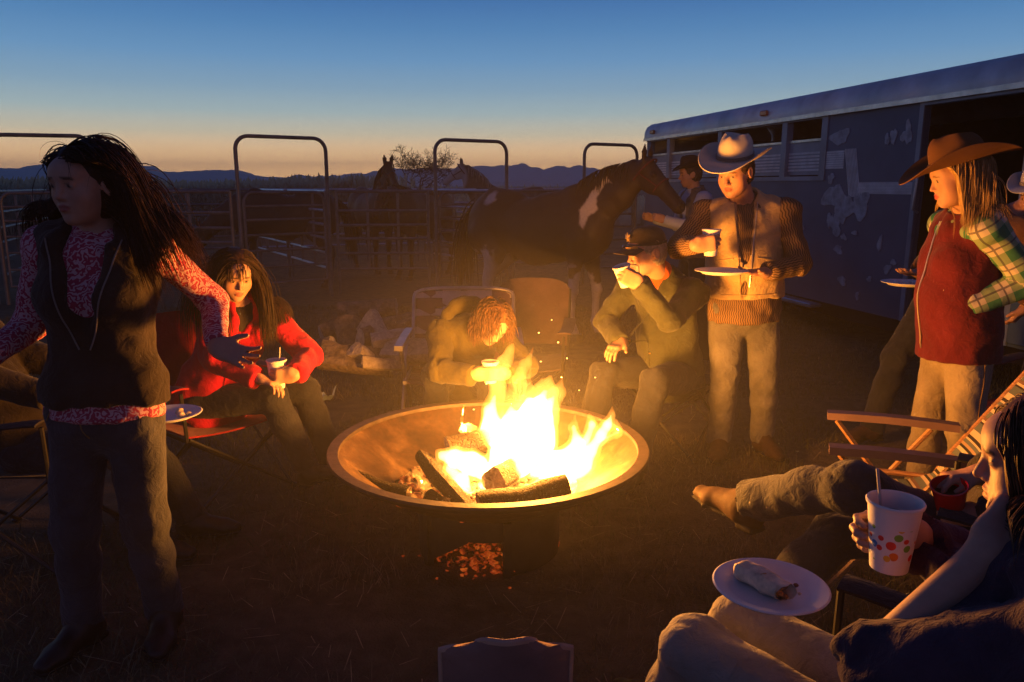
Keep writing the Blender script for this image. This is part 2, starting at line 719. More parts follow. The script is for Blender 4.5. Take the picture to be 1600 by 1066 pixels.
def head_prims(H, R, s, fem, open_mouth=0.0, jaw=1.0):
    def W(*p):
        return H + R @ (A(*p) * s)

    def E(c, r, k=.012, sub=False):
        return (ell(W(*c), A(*r) * s, R), k, sub)
    P = [E((0, -.012, .036), (.075, .095, .084), .02), E((0, .028, -.02), (.064, .066, .085), .03),
         E((0, .046, -.066), (.044 * jaw, .042, .048), .03), E((0, .070, -.099), (.021 * jaw, .019, .017), .02),
         E((.039, .056, -.028), (.026, .026, .032), .02), E((-.039, .056, -.028), (.026, .026, .032), .02),
         E((0, .07, .04), (.052, .03, .035), .03)]
    P.append((cone(W(-.030, .087, .023), W(.030, .087, .023), .0095 * s, .0095 * s), .014, False))
    P += [E((.031, .103, .003), (.0165, .015, .011), .012, True), E((-.031, .103, .003), (.0165, .015, .011), .012, True)]
    nt, nr = (.109, .0088) if fem else (.115, .0105)
    P.append((cone(W(0, .091, .012), W(0, nt, -.029), .0068 * s, nr * s), .010, False))
    P += [E((.0105, nt - .014, -.034), (.0078, .010, .0072), .006), E((-.0105, nt - .014, -.034), (.0078, .010, .0072), .006)]
    P += [E((0, .093, -.056), (.022, .010, .0055), .005), E((0, .0925, -.0685), (.0195, .0105, .0068), .005)]
    P.append((cone(W(-.02, .105, -.0618), W(.02, .105, -.0618), (.0025 + open_mouth) * s, (.0025 + open_mouth) * s), .004, True))
    for sd in (1, -1):
        # lids and eyeballs
        P.append(E((sd * .031, .0815, .003), (.0135, .0125, .0115), .004))
        P.append((cone(W(sd * .018, .091, .0095), W(sd * .043, .087, .0085), .0034 * s, .0034 * s), .005, False))
        P.append(E((sd * .077, -.008, -.004), (.0095, .021, .033), .008))
        P.append(E((sd * .083, -.002, -.002), (.005, .011, .019), .006, True))
    return P


def paint_head(V, H, R, s, skin, lip, brow, stubble=None, browy=1.0):
    """vertex colour of the body: skin, lips, brows, eyes"""
    L = (V - H) @ R / s
    x, y, z = L[:, 0], L[:, 1], L[:, 2]
    C = np.tile(np.array(skin, np.float32), (len(V), 1))

    def put(m, c, a=1.0):
        w = (np.clip(m, 0, 1) * a)[:, None]
        C[:] = C * (1 - w) + np.array(c, np.float32) * w
    near = (np.abs(x) < .09) & (y > -.02) & (y < .14) & (np.abs(z) < .13)
    cheek = np.exp(-(((np.abs(x) - .04) / .02) ** 2 + ((z + .03) / .025) ** 2)) * near * (y > .03)
    put(cheek, (skin[0] * 1.02, skin[1] * .78, skin[2] * .72), .55)
    if stubble is not None:
        st = near * np.clip((-.035 - z) / .02, 0, 1) * np.clip((y - 0.0) / .02, 0, 1)
        put(st, stubble, .45)
    lm = near * (1 - ((x / .024) ** 2 + ((z + .0625) / .0125) ** 2)) * 3 * (y > .078)
    put(lm, lip)
    bz = z - (.0235 + .004 * np.cos(x * 40))
    bm = near * (1 - ((np.abs(x) - .031) / .019) ** 2 - (bz / .0055) ** 2) * 3 * (y > .06)
    put(bm, brow, .9 * browy)
    em = near * (1 - ((np.abs(x) - .031) / .0115) ** 2 - ((z - .0010) / .0044) ** 2) * 4 * (y > .07)
    put(em, (.36, .32, .29))
    im = near * (1 - ((np.abs(x) - .031) / .0068) ** 2 - ((z - .001) / .0055) ** 2) * 5 * (y > .07)
    put(im, (.03, .02, .015))
    lash = near * (1 - ((np.abs(x) - .031) / .0145) ** 2 - ((z - .0085) / .0028) ** 2) * 4 * (y > .07)
    put(lash, (.05, .03, .025), .8)
    return C


def set_col(me, C):
    a = me.color_attributes.new('Col', 'FLOAT_COLOR', 'POINT')
    a.data.foreach_set('color', np.concatenate([C, np.ones((len(C), 1), np.float32)], 1).astype(np.float32).ravel())


def cloth_uv(V, segs, front):
    """per vertex (around, along, distance to nearest joint) of the nearest bone"""
    best = np.full(len(V), 9.0); U = np.zeros((len(V), 3), np.float32)
    for (a, b, v0, r) in segs:
        ba = b - a; L = np.linalg.norm(ba); ax = ba / L
        t = (V - a) @ ax
        tc = np.clip(t, 0, L)
        q = V - a - tc[:, None] * ax
        d = np.linalg.norm(q, axis=1) - r
        m = d < best
        best[m] = d[m]
        sv = nrm(np.asarray(front) - ax * (np.asarray(front) @ ax)); tv = np.cross(ax, sv)
        ang = np.arctan2(q @ tv, q @ sv)
        U[m, 0] = (ang * max(r, .03))[m]; U[m, 1] = (v0 + t)[m]
        U[m, 2] = np.minimum(np.abs(t), np.abs(L - t))[m]
    return U


def finish_garment(name, prims, h, m, parent, segs, front, fold=.006, pad=.04, it=1, ff=13.0, seed=0.0):
    f = field_of(prims, h, pad)
    V, F = f.mesh()
    V = relax(V, F, it)
    U = cloth_uv(V, segs, front)
    N = normals(V, F)
    r = .06
    a = U[:, 0] / r
    q = np.stack([U[:, 1] * ff + .6 * np.sin(a + seed), np.cos(a) * 1.1 + seed, np.sin(a) * 1.1], 1)
    w = .35 + .9 * np.exp(-(U[:, 2] / .075) ** 2)
    disp = fold * (w * (fbm(q, 2)) + .55 * fbm(V * 13 + seed, 2))
    V = V + N * disp[:, None]
    me = npmesh(name, V, F)
    at_ = me.attributes.new('cloth', 'FLOAT_VECTOR', 'POINT')
    at_.data.foreach_set('vector', U.astype(np.float32).ravel())
    return link(name, me, m, parent)


class Person:
    def __init__(s, label, loc, spec, group=None):
        s.root = empty('person', loc, label, 'person', group)
        s.p = spec
        p = spec
        k = s.k = p.get('scale', 1.0); g = s.g = p.get('girth', 1.0); fem = s.fem = p.get('fem', False)
        s.pel, s.chest = np.asarray(p['pel'], float), np.asarray(p['chest'], float)
        s.up = nrm(s.chest - s.pel)
        s.f = nrm(A(*p['f'])); s.fs = nrm(A(*p.get('fs', p['f'])))
        s.rp = nrm(np.cross(s.f, UP)); s.rs = nrm(np.cross(s.fs, s.up)); s.ff = np.cross(s.up, s.rs)
        if 'roll' in p:
            s.rs = nrm(s.rs + UP * p['roll'])
        sw = (.165 if fem else .19) * k * (.5 + .5 * g)
        s.SR, s.SL = s.chest + s.rs * sw, s.chest - s.rs * sw
        s.HR, s.HL = s.pel + s.rp * .088 * k, s.pel - s.rp * .088 * k
        s.H = np.asarray(p['head'], float)
        l = nrm(A(*p['look'])); hu = A(*p.get('hup', (0, 0, 1)))
        hr = nrm(np.cross(l, hu)); hu = np.cross(hr, l)
        s.R = np.stack([hr, l, hu], 1)
        s.hk = k * p.get('headk', 1.0)
        ua, fa, th, sh = (.295 * k, .255 * k, .43 * k * p.get('legk', 1), .42 * k * p.get('legk', 1))
        s.arms = {}
        for sd, S in (('R', s.SR), ('L', s.SL)):
            a = p['arm' + sd]
            E, Wr = ik(S, np.asarray(a['w'], float), ua, fa, a['pole'])
            d = A(*a['d']) if 'd' in a else nrm(Wr - E)
            s.arms[sd] = (S, E, Wr, d, A(*a['n']), a.get('pose', 'relax'))
        s.legs = {}
        for sd, Hp in (('R', s.HR), ('L', s.HL)):
            a = p['leg' + sd]
            An0 = np.asarray(a['a'], float)
            kk = max(1.0, np.linalg.norm(An0 - Hp) / (th + sh) * 1.012) if not p.get('stand') else np.linalg.norm(An0 - Hp) / (th + sh) * 1.004
            K, An = ik(Hp, An0, th * kk, sh * kk, a['pole'])
            s.legs[sd] = (Hp, K, An, nrm(A(*a['toe'])))
        s.body()

    # ------------------------------------------------ shapes shared by the body and its clothes
    def torso(s, o, k=.03, bust=True):
        q, g = s.k, s.g
        u, P = s.up, []
        T = np.linalg.norm(s.chest - s.pel)
        fr = s.ff
        P.append((ell(s.pel + u * .03 * q, A(.150 * q * (.6 + .4 * g) + o, .108 * q * g + o, .115 * q + o), np.stack([s.rp, s.f - u * (s.f @ u), UP], 1)), k, False))
        P.append((econe(s.pel + u * .08 * q, s.pel + u * T * .52, ((.142 if s.fem else .145) * q * g + o, .105 * q * g + o), ((.118 if s.fem else .142) * q * g + o, .092 * q * g + o), s.rs), k, False))
        P.append((econe(s.pel + u * T * .5, s.pel + u * T * .86, ((.122 if s.fem else .142) * q * g + o, .095 * q * g + o), ((.150 if s.fem else .172) * q + o, .102 * q * (.6 + .4 * g) + o), s.rs), k, False))
        P.append((econe(s.SL * .55 + s.SR * .45 - u * .035 * q, s.SR * .8 + s.SL * .2 - u * .012 * q, (.10 * q + o, .085 * q + o), (.062 * q + o, .062 * q + o), fr), k, False))
        P.append((econe(s.SR * .55 + s.SL * .45 - u * .035 * q, s.SL * .8 + s.SR * .2 - u * .012 * q, (.10 * q + o, .085 * q + o), (.062 * q + o, .062 * q + o), fr), k, False))
        P.append((cone(s.chest - u * .01, s.chest + u * .045 * q, .09 * q + o, .062 * q + o * .6), .05, False))
        if g > 1.1:
            P.append((ell(s.pel + u * T * .38 + fr * .06 * q, A(.12, .09, .14) * q * g + o, np.stack([s.rs, fr, u], 1)), .06, False))
        if s.fem and bust:
            for sd in (1, -1):
                P.append((ell(s.pel + u * T * .70 + fr * .085 * q + s.rs * .068 * q * sd, A(.06, .055, .062) * q + o, np.stack([s.rs, fr, u], 1)), .04, False))
        return P

    def arm(s, sd, o, upto=1.0, k=.025, flat=True, o2=None):
        S, E, Wr, *_ = s.arms[sd]
        q = s.k; m = (.9 if s.fem else 1.0)
        o2 = o if o2 is None else o2
        sg = 1 if sd == 'R' else -1
        P = [(ell(S - s.up * .01 * q + s.rs * sg * .005, A(.058, .058, .062) * q * m + o), .03, False),
             (cone(S, E, .050 * q * m + o, .041 * q * m + o), k, False)]
        if upto > 0:
            end = E + (Wr - E) * upto
            P.append((cone(E, end, .043 * q * m + o, (.030 * q * m if upto > .8 else .036 * q * m) + o2, 'b' if flat else None), k, False))
        return P

    def leg(s, sd, o, upto=1.0, k=.03, flat=True, flare=0.0):
        Hp, K, An, toe = s.legs[sd]
        q = s.k; g = .5 + .5 * s.g
        end = K + (An - K) * (upto + .03)
        m = K + (An - K) * .35
        return [(cone(Hp, K, .086 * q * g + o, .060 * q + o), k, False),
                (cone(K, m, .058 * q + o, .057 * q + o), k, False),
                (cone(m, end, .056 * q + o, .042 * q + o + flare, 'b' if flat else None), k, False)]

    def body(s):
        p = s.p; q = s.k
        P = s.torso(0.0)
        P.append((cone(s.chest + s.up * .01, s.H + s.R @ (A(0, -.022, -.05) * q), .062 * q, (.050 if s.fem else .057) * q), .03, False))
        fine = []
        bare = p.get('barearm', ())
        for sd in 'RL':
            P += s.arm(sd, 0.0, flat=False)
            S, E, Wr, d, n, pose = s.arms[sd]
            hp = hand_prims(Wr, d, n, 1 if sd == 'R' else -1, pose, q * (.93 if s.fem else 1.0), p.get('finger', 1.0))
            P += [(a, k, False) for a, k in hp]
            lo = np.min([a[0] for a, k in hp], 0); hi = np.max([a[1] for a, k in hp], 0)
            if sd not in p.get('coarse', ()):
                fine.append((lo - .005, hi + .005))
            P += s.leg(sd, -.004, flat=False)
            Hp, K, An, toe = s.legs[sd]
            ft = An - UP * .0
            P.append((cone(An, An + nrm(toe * .10 - nrm(K - An) * .05) * .10 * q, .030 * q, .020 * q), .02, False))
        P += head_prims(s.H, s.R, s.hk, s.fem, p.get('mouth', 0.0), p.get('jaw', 1.0))
        fine.append((s.H - .14, s.H + .14))
        f = field_of(P, p.get('h', .011), .03, fine, p.get('hf', .0052))
        V, F = f.mesh()
        V = relax(V, F, 1, .35)
        C = paint_head(V, s.H, s.R, s.hk, p.get('skin', (.42, .235, .16)), p.get('lip', (.34, .11, .09)), p.get('brow', (.06, .035, .022)), p.get('stubble'))
        me = npmesh('body', V, F)
        set_col(me, C)
        s.bodyobj = link('body', me, SKIN, s.root)

    def segs(s, which):
        T = [(s.chest, s.pel, 0, .13 * s.g)]
        if 'a' in which:
            for sd in 'RL':
                S, E, Wr, *_ = s.arms[sd]
                L = np.linalg.norm(E - S)
                T += [(S, E, .1, .05), (E, Wr, .1 + L, .042)]
        if 'l' in which:
            for sd in 'RL':
                Hp, K, An, _ = s.legs[sd]
                T += [(Hp, K, .5, .085), (K, An, .5 + np.linalg.norm(K - Hp), .055)]
        return T

    def top(s, name, m, o=.014, sleeve=(.97, .97), hem=.0, fold=.006, h=.0095, collar=.045, cuffo=None, openf=0, seed=0.0, k=.025):
        P = s.torso(o)
        for i, sd in enumerate('RL'):
            if sleeve[i] > 0:
                P += s.arm(sd, o, sleeve[i], k, True, cuffo)
        q = s.k
        u = s.up
        if collar:
            c = s.chest + u * .02 * q - s.ff * .006
            nb = nrm(s.H - s.R[:, 1] * .01 - s.chest)
            P.append((econe(c, c + nb * (.035 + collar) * q, (.098 * q, .092 * q), (.073 * q, .075 * q), s.rs, 'b'), .025, False))
        if hem:
            e = s.pel - u * hem
            P.append((econe(s.pel + u * .08, e, (.158 * q * (.5 + .5 * s.g) + o, .118 * q * s.g + o), (.172 * q * (.5 + .5 * s.g) + o, .134 * q * s.g + o), s.rs, 'b'), .04, False))
            # cut everything of the torso below the hem line
        if openf:
            a = s.chest + u * .06 * q + s.ff * .10 * q
            b = s.pel + u * np.linalg.norm(s.chest - s.pel) * (1 - openf) + s.ff * (.14 * q * s.g)
            P.append((cone(a, b, .058 * q, .006 * q), .012, True))
        return finish_garment(name, P, h, m, s.root, s.segs('a'), s.ff, fold, seed=seed)

    def vest(s, name, m, o=.03, hem=.06, fold=.007, h=.0095, openw=(.07, .02), depth=0.7, collar=.06, seed=1.0, offc=0.0, armhole=.075, cutoff=True):
        P = s.torso(o, bust=True)
        q = s.k; u = s.up
        T = np.linalg.norm(s.chest - s.pel)
        if collar:
            c = s.chest + u * .02 * q - s.ff * .008
            nb = nrm(s.H - s.R[:, 1] * .012 - s.chest)
            P.append((econe(c, c + nb * (.03 + collar) * q, (.112 * q, .104 * q), (.088 * q, .088 * q), s.rs, 'b'), .025, False))
            P.append((econe(c + nb * .05 * q, c + nb * (.06 + collar) * q, (.072 * q, .072 * q), (.075 * q, .075 * q), s.rs), .008, True))
        e = s.pel - u * hem
        P.append((econe(s.pel + u * .10, e, (.155 * q * (.4 + .6 * s.g) + o, .115 * q * s.g + o), (.160 * q * (.5 + .5 * s.g) + o, .12 * q * s.g + o), s.rs, 'b'), .03, False))
        # armholes
        for sd, sg in (('R', 1), ('L', -1)):
            S = s.arms[sd][0]
            P.append((cone(S + s.rs * sg * .060 * q - u * .02, S + s.rs * sg * .26 * q - u * .02, armhole * q, armhole * 1.2 * q), .012, True))
        P.append((rbox(e - u * .15, A(.35, .35, .15), np.stack([s.rs, s.ff, u], 1), .001), .006, True))
        if depth > 0:
            a = s.chest + u * .09 * q + s.ff * .115 * q + s.rs * offc
            b = s.pel + u * T * (1 - depth) + s.ff * (.135 * q * s.g + o) + s.rs * offc
            P.append((cone(a, b, openw[0] * q, openw[1] * q), .010, True))
        return finish_garment(name, P, h, m, s.root, s.segs(''), s.ff, fold, seed=seed)

    def trousers(s, m, o=.012, upto=1.0, fold=.009, h=.0105, flare=.012, waist=.09, name='trousers', seed=2.0):
        q = s.k
        P = []
        P.append((ell(s.pel + s.up * .01 * q, A(.155 * q * (.6 + .4 * s.g) + o, .115 * q * s.g + o, .12 * q + o), np.stack([s.rp, s.f - s.up * (s.f @ s.up), UP], 1)), .03, False))
        P.append((econe(s.pel, s.pel + s.up * waist * q, (.15 * q * (.6 + .4 * s.g) + o, .11 * q * s.g + o), (.142 * q * s.g + o * .4, .105 * q * s.g + o * .4), s.rs, 'b'), .03, False))
        for sd in 'RL':
            P += s.leg(sd, o, upto if not isinstance(upto, dict) else upto[sd], .028, True, flare)
        return finish_garment(name, P, h, m, s.root, s.segs('l')[1:], s.f, fold, ff=11, seed=seed)

    def boots(s, m, sole, shaft=.12, k=1.0):
        q = s.k * k
        for sd in 'RL':
            Hp, K, An, toe = s.legs[sd]
            sh = nrm(K - An)
            t = nrm(toe)
            up = nrm(sh - t * (sh @ t))
            if abs(t[2]) < .6:
                up = nrm(UP - t * (t @ UP))
            heel = An - up * .062 * q - t * .045 * q
            ball = heel + t * .175 * q
            tip = heel + t * .255 * q
            side = np.cross(t, up)
            P = [(cone(An + sh * shaft * q, An - up * .02 * q, .056 * q, .052 * q, 'a'), .02, False),
                 (econe(An - up * .02 * q, heel + up * .022 * q, (.042 * q, .052 * q), (.038 * q, .045 * q), side), .03, False),
                 (econe(An - up * .012 * q, ball + up * .026 * q, (.044 * q, .05 * q), (.047 * q, .032 * q), side), .03, False),
                 (econe(ball + up * .022 * q, tip - t * .02 * q + up * .018 * q, (.047 * q, .03 * q), (.034 * q, .022 * q), side), .02, False)]
            f = field_of(P, .0095, .02)
            V, F = f.mesh(); V = relax(V, F, 1)
            N = normals(V, F); V = V + N * (.002 * fbm(V * 30, 2))[:, None]
            b = link('boot', npmesh('boot', V, F), m, s.root)
            S = [(econe(heel - t * .005 * q, ball, (.037 * q, .011 * q), (.048 * q, .011 * q), side), .01, False),
                 (econe(ball, tip - t * .012 * q, (.048 * q, .011 * q), (.032 * q, .010 * q), side), .01, False),
                 (rbox(heel - up * .012 * q + t * .006, A(.036, .036, .013) * q, np.stack([side, t, up], 1), .006), .004, False)]
            f = field_of(S, .0085, .02)
            V, F = f.mesh()
            link('sole', npmesh('sole', V, F), sole, b)


def collide(P, s, extra=0.0):
    """push hair points out of skull, neck and shoulders"""
    L = (P - s.H) @ s.R / s.hk
    for c, r in ((A(0, -.012, .036), A(.079, .099, .088)), (A(0, .03, -.03), A(.069, .060, .09))):
        r = r + extra
        q = (L - c) / r
        k = np.linalg.norm(q, axis=-1, keepdims=True)
        q = np.where(k < 1, q / np.maximum(k, 1e-5), q)
        L = q * r + c
    P = L * s.hk @ s.R.T + s.H
    for a, b, r in ((s.SL, s.SR, .090 * s.k), (s.chest, s.pel, .150 * s.k), (s.chest, s.H, .066 * s.k)):
        ba = b - a
        t = np.clip(((P - a) @ ba) / (ba @ ba), 0, 1)
        q = P - a - t[..., None] * ba
        d = np.linalg.norm(q, axis=-1, keepdims=True)
        rr = r + extra
        P = np.where(d < rr, a + t[..., None] * ba + q / np.maximum(d, 1e-5) * rr, P)
    return P


def hair(s, m, n=420, length=.4, r0=.0045, segs=12, seed=1, wave=.012, part=0.0, fringe=False, face_clear=.055, top=None, fly=.02,
         pull=(0, 0, 0), name='hair', zmin=-.045, grav=.5, coll=0.0, lenvar=.25, base=True, layer=.016, back=.35, hairline=.066, tuck=None):
    rng = np.random.default_rng(seed)
    k = s.hk
    c0, r0_ = A(0, -.012, .036), A(.079, .099, .088)
    U = []
    while len(U) < n:
        v = rng.normal(size=3); v /= np.linalg.norm(v)
        q = v * r0_ + c0
        if q[2] < zmin or (q[1] > .030 + max(0, q[2] - .01) * .6 and q[2] < hairline):
            continue
        if top is not None and q[2] > top:
            continue
        U.append(q)
    U = np.array(U)
    sx = np.where(U[:, 0] > part, 1.0, -1.0)
    lat = np.abs(U[:, 0]) / .08
    D = np.stack([sx * (1.0 - .6 * lat), -back * np.ones(n) - .5 * (U[:, 1] < .0), -.25 - .9 * lat], 1)
    front = (U[:, 1] > .052) & (rng.random(n) < float(fringe) * .8) & (np.abs(U[:, 0]) < .055)
    nf = int(front.sum())
    D[front] = np.stack([U[front, 0] * 4 + .25, .55 * np.ones(nf), -.9 * np.ones(nf)], 1)
    N = (U - c0) / r0_ ** 2
    N /= np.linalg.norm(N, axis=1, keepdims=True)
    D = D - N * (D * N).sum(1, keepdims=True)
    D /= np.linalg.norm(D, axis=1, keepdims=True)
    P = U * k @ s.R.T + s.H
    D = D @ s.R.T
    L = length * (1 - lenvar * rng.random(n))
    L[front] = (.072 + .018 * rng.random(nf)) * k
    ds = (L / segs)[:, None]
    pts = [P.copy()]
    ph = rng.random(n) * 6.28
    ex = (rng.random((n, 1)) ** 1.3) * layer + coll
    drift = rng.normal(size=(n, 3)) * fly
    for i in range(segs):
        f = i / segs
        g = nrm(A(0, 0, -1) + A(*pull) * min(1, f * 1.6))
        w = grav * (.45 + .55 * f)
        D = D * (1 - w) + g * w + drift + rng.normal(size=(n, 3)) * fly * .5 + (np.sin(ph + i * .9) * wave * 6)[:, None] * s.R[:, 0]
        D /= np.linalg.norm(D, axis=1, keepdims=True)
        Q = collide(P + D * ds, s, ex * min(1, .3 + f * 4))
        if tuck is not None:
            Lq = (Q - s.H) @ s.R / k
            mk = (Lq[:, 2] < .07) & (Lq[:, 2] > -.16) & ~front
            Lq[:, 1] = np.where(mk, np.minimum(Lq[:, 1], tuck + .6 * np.maximum(0, Lq[:, 2] - .02)), Lq[:, 1])
            Q = Lq * k @ s.R.T + s.H
        D = Q - P
        D /= np.linalg.norm(D, axis=1, keepdims=True) + 1e-9
        P = P + D * ds
        pts.append(P.copy())
    PT = np.stack(pts, 1)            # n, segs+1, 3
    T = np.gradient(PT, axis=1); T /= np.linalg.norm(T, axis=2, keepdims=True) + 1e-9
    X = np.cross(T, np.broadcast_to(A(.3, .2, .9), T.shape)); X /= np.linalg.norm(X, axis=2, keepdims=True) + 1e-9
    Y = np.cross(T, X)
    prof = np.interp(np.arange(segs + 1) / segs, [0, .1, .6, 1], [.7, 1, .9, .12])
    rr = (r0 * (.6 + .8 * rng.random(n)))[:, None] * prof[None]
    V = []
    for j in range(3):
        a = 2.094 * j
        V.append(PT + rr[..., None] * (math.cos(a) * X + math.sin(a) * Y))
    V = np.stack(V, 2).reshape(-1, 3)
    idx = np.arange(n * (segs + 1) * 3).reshape(n, segs + 1, 3)
    F = []
    for j in range(3):
        j2 = (j + 1) % 3
        F.append(np.stack([idx[:, :-1, j], idx[:, :-1, j2], idx[:, 1:, j2], idx[:, 1:, j]], -1).reshape(-1, 4))
    F = np.concatenate(F)
    if base:
        def W(*p):
            return s.H + s.R @ (A(*p) * k)
        B = [(ell(W(0, -.014, .038), A(.081, .101, .090) * k, s.R), .01, False),
             (ell(W(0, -.03, -.03), A(.076, .070, .09) * k, s.R), .03, False),
             (ell(W(0, .112, -.045), A(.073, .080, .112) * k, s.R), .012, True)]
        f = field_of(B, .009, .02)
        bv, bf = f.mesh(); bv = relax(bv, bf, 1)
        F = np.concatenate([F, bf + len(V)]); V = np.concatenate([V, bv])
    return link(name, npmesh(name, V, F), m, s.root)


def short_hair(s, m, low=-.05, th=.008, side=.0, name='hair'):
    k = s.hk

    def W(*p):
        return s.H + s.R @ (A(*p) * k)
    B = [(ell(W(0, -.014, .036), A(.077 + th, .097 + th, .086 + th) * k, s.R), .01, False),
         (ell(W(0, -.035, -.02), A(.072 + th, .065 + th, .07) * k, s.R), .03, False),
         (ell(W(0, .115, -.02), A(.085, .082, .105) * k, s.R), .01, True),
         (ell(W(.085, .0, -.012), A(.03, .03, .036) * k, s.R), .006, True), (ell(W(-.085, .0, -.012), A(.03, .03, .036) * k, s.R), .006, True)]
    f = field_of(B, .006, .02)
    V, F = f.mesh()
    N = normals(V, F)
    L = (V - s.H) @ s.R
    V = V + N * (.004 * noise3(L * A(160, 60, 160)) + .0025 * noise3(L * 300))[:, None]
    return link(name, npmesh(name, V, F), m, s.root)


def hair_mat(name, col, tip=None):
    t = NT(name)
    co = t.coord('Object', (60, 60, 9))
    n = t.noise(co, 1.6, 4, .4)
    tip = tip or tuple(c * 1.9 for c in col)
    t.base(t.ramp(n, [(.3, tuple(c * .55 for c in col)), (.55, col), (.78, tip)]))
    t.rough(.55, .25)
    t.b.inputs['Anisotropic'].default_value = .5
    return t.m


# ------------------------------------------------------------------ hats
def western_hat(s, m_hat, m_band, W=(.150, .185), crown=(.082, .102, .118), curl=.062, up=.062, fwd=0.0, tilt=0.0, dip=.02, roll=0.0, parent=None):
    k = s.hk
    R = s.R
    # tilt about the ear axis, roll about the look axis
    ty, tz = rot_about(R[:, 1], R[:, 0], tilt), rot_about(R[:, 2], R[:, 0], tilt)
    tx, tz = rot_about(R[:, 0], ty, roll), rot_about(tz, ty, roll)
    Q = np.stack([tx, ty, tz], 1)
    O = s.H + R @ (A(0, -.008 + fwd, up) * k)

    def W_(p):
        return O + (np.asarray(p) * k) @ Q.T
    n = 56
    ca, cb, ch = crown
    # crown: walls then the creased top
    V, F = [], []
    rings = []
    for q in np.linspace(0, 1, 9):
        sh = (1 - .08 * q) * (1 - .26 * max(0, (q - .45) / .55) ** 2.2)
        rings.append((sh, ch * q, 0))
    for rr in (.94, .82, .62, .4, .2, .04):
        rings.append((rr * .68, ch * (1 + .06 * (1 - rr)), 1))
    for (sh, z, t) in rings:
        for j in range(n):
            a = 2 * math.pi * j / n
            x, y = ca * sh * math.sin(a), cb * sh * math.cos(a)
            zz = z
            hf = max(0, z / ch - .35) / .65
            # front pinches on both sides and a crease along the top
            pin = .020 * math.exp(-((y - .055) / .038) ** 2) * hf
            x -= math.copysign(min(abs(x), pin * min(1, abs(x) / .03)), x)
            if t or z / ch > .8:
                zz -= .032 * math.exp(-(x / .028) ** 2) * math.exp(-((y + .0) / .075) ** 4) * (1 if t else (z / ch - .8) * 3)
            zz -= .020 * max(0, -y / cb) * hf - .010 * max(0, y / cb) * hf
            V.append((x, y, zz))
    L = len(rings)
    for i in range(L - 1):
        for j in range(n):
            j2 = (j + 1) % n
            F.append((i * n + j, i * n + j2, (i + 1) * n + j2, (i + 1) * n + j))
    F.append(tuple((L - 1) * n + j for j in range(n)))
    mb = MB(); mb.add(W_(np.array(V)), [q[::-1] for q in F])
    hat = mb.build('hat', m_hat, parent or s.root, True)
    # brim: one closed sheet
    P = []
    for t in np.linspace(0, 1, 9):
        row = []
        for j in range(n + 1):
            a = 2 * math.pi * j / n
            x = (ca * .99 + (W[0] - ca) * t) * math.sin(a)
            y = (cb * .99 + (W[1] - cb) * t) * math.cos(a)
            sd = abs(math.sin(a)) ** 2.2
            z = curl * sd * t ** 1.7 - dip * (1 - sd) * t ** 1.3 * (1.0 if y > 0 else .55)
            x *= 1 - .16 * sd * t ** 2
            row.append((x, y, z))
        P.append(row)
    P = np.array(P)
    sh = P.shape
    mb = MB(); mb.sheet(W_(P.reshape(-1, 3)).reshape(sh), .0045 * k)
    mb.build('brim', m_hat, hat, True)
    mb = MB()
    prof = []
    pts = [W_((ca * 1.012 * math.sin(a), cb * 1.012 * math.cos(a), .011)) for a in np.linspace(0, 2 * math.pi, 40, endpoint=False)]
    pr = []
    for (dz, e) in ((-.009, .0), (-.009, .004), (.009, .004), (.009, .0)):
        pr.append([W_(((ca + e) * 1.0 * math.sin(a), (cb + e) * math.cos(a), .013 + dz)) for a in np.linspace(0, 2 * math.pi, 40, endpoint=False)])
    V = [p for row in pr for p in row]
    F = [(i * 40 + j, i * 40 + (j + 1) % 40, (i + 1) * 40 + (j + 1) % 40, (i + 1) * 40 + j) for i in range(3) for j in range(40)]
    mb.add(V, [q[::-1] for q in F])
    mb.build('hat_band', m_band, hat, True)
    return hat
# ------------------------------------------------------------------ setting materials
def ground_material():
    t = NT('dry_ground')
    co = t.coord('Object')
    a = t.noise(co, .55, 5)
    b = t.noise(co, 9, 6)
    c = t.noise(co, 90, 4)
    base = t.ramp(a, [(.3, (.13, .10, .058)), (.7, (.22, .175, .105))])
    base = t.mix(.7, base, t.ramp(b, [(.3, (.5, .48, .45)), (.75, (1.25, 1.2, 1.1))]), 'MULTIPLY')
    t.base(base)
    t.rough(.95, .15)
    t.bump(t.math('ADD', t.math('MULTIPLY', b, 1.6), c), .8, .03)
    return t.m


M = {}
M['ground'] = ground_material()


def grass_material():
    t = NT('dry_grass')
    co = t.coord('Object')
    n = t.noise(co, 14, 3)
    g = t.noise(co, .8, 3)
    straw = t.ramp(n, [(.25, (.13, .10, .05)), (.55, (.26, .20, .11)), (.8, (.44, .36, .21))])
    green = t.ramp(n, [(.25, (.07, .075, .03)), (.75, (.15, .15, .065))])
    t.base(t.mix(t.ramp(g, [(.4, 0.0), (.62, 1.0)]), straw, green))
    t.rough(.85, .2)
    return t.m


M['grass'] = grass_material()

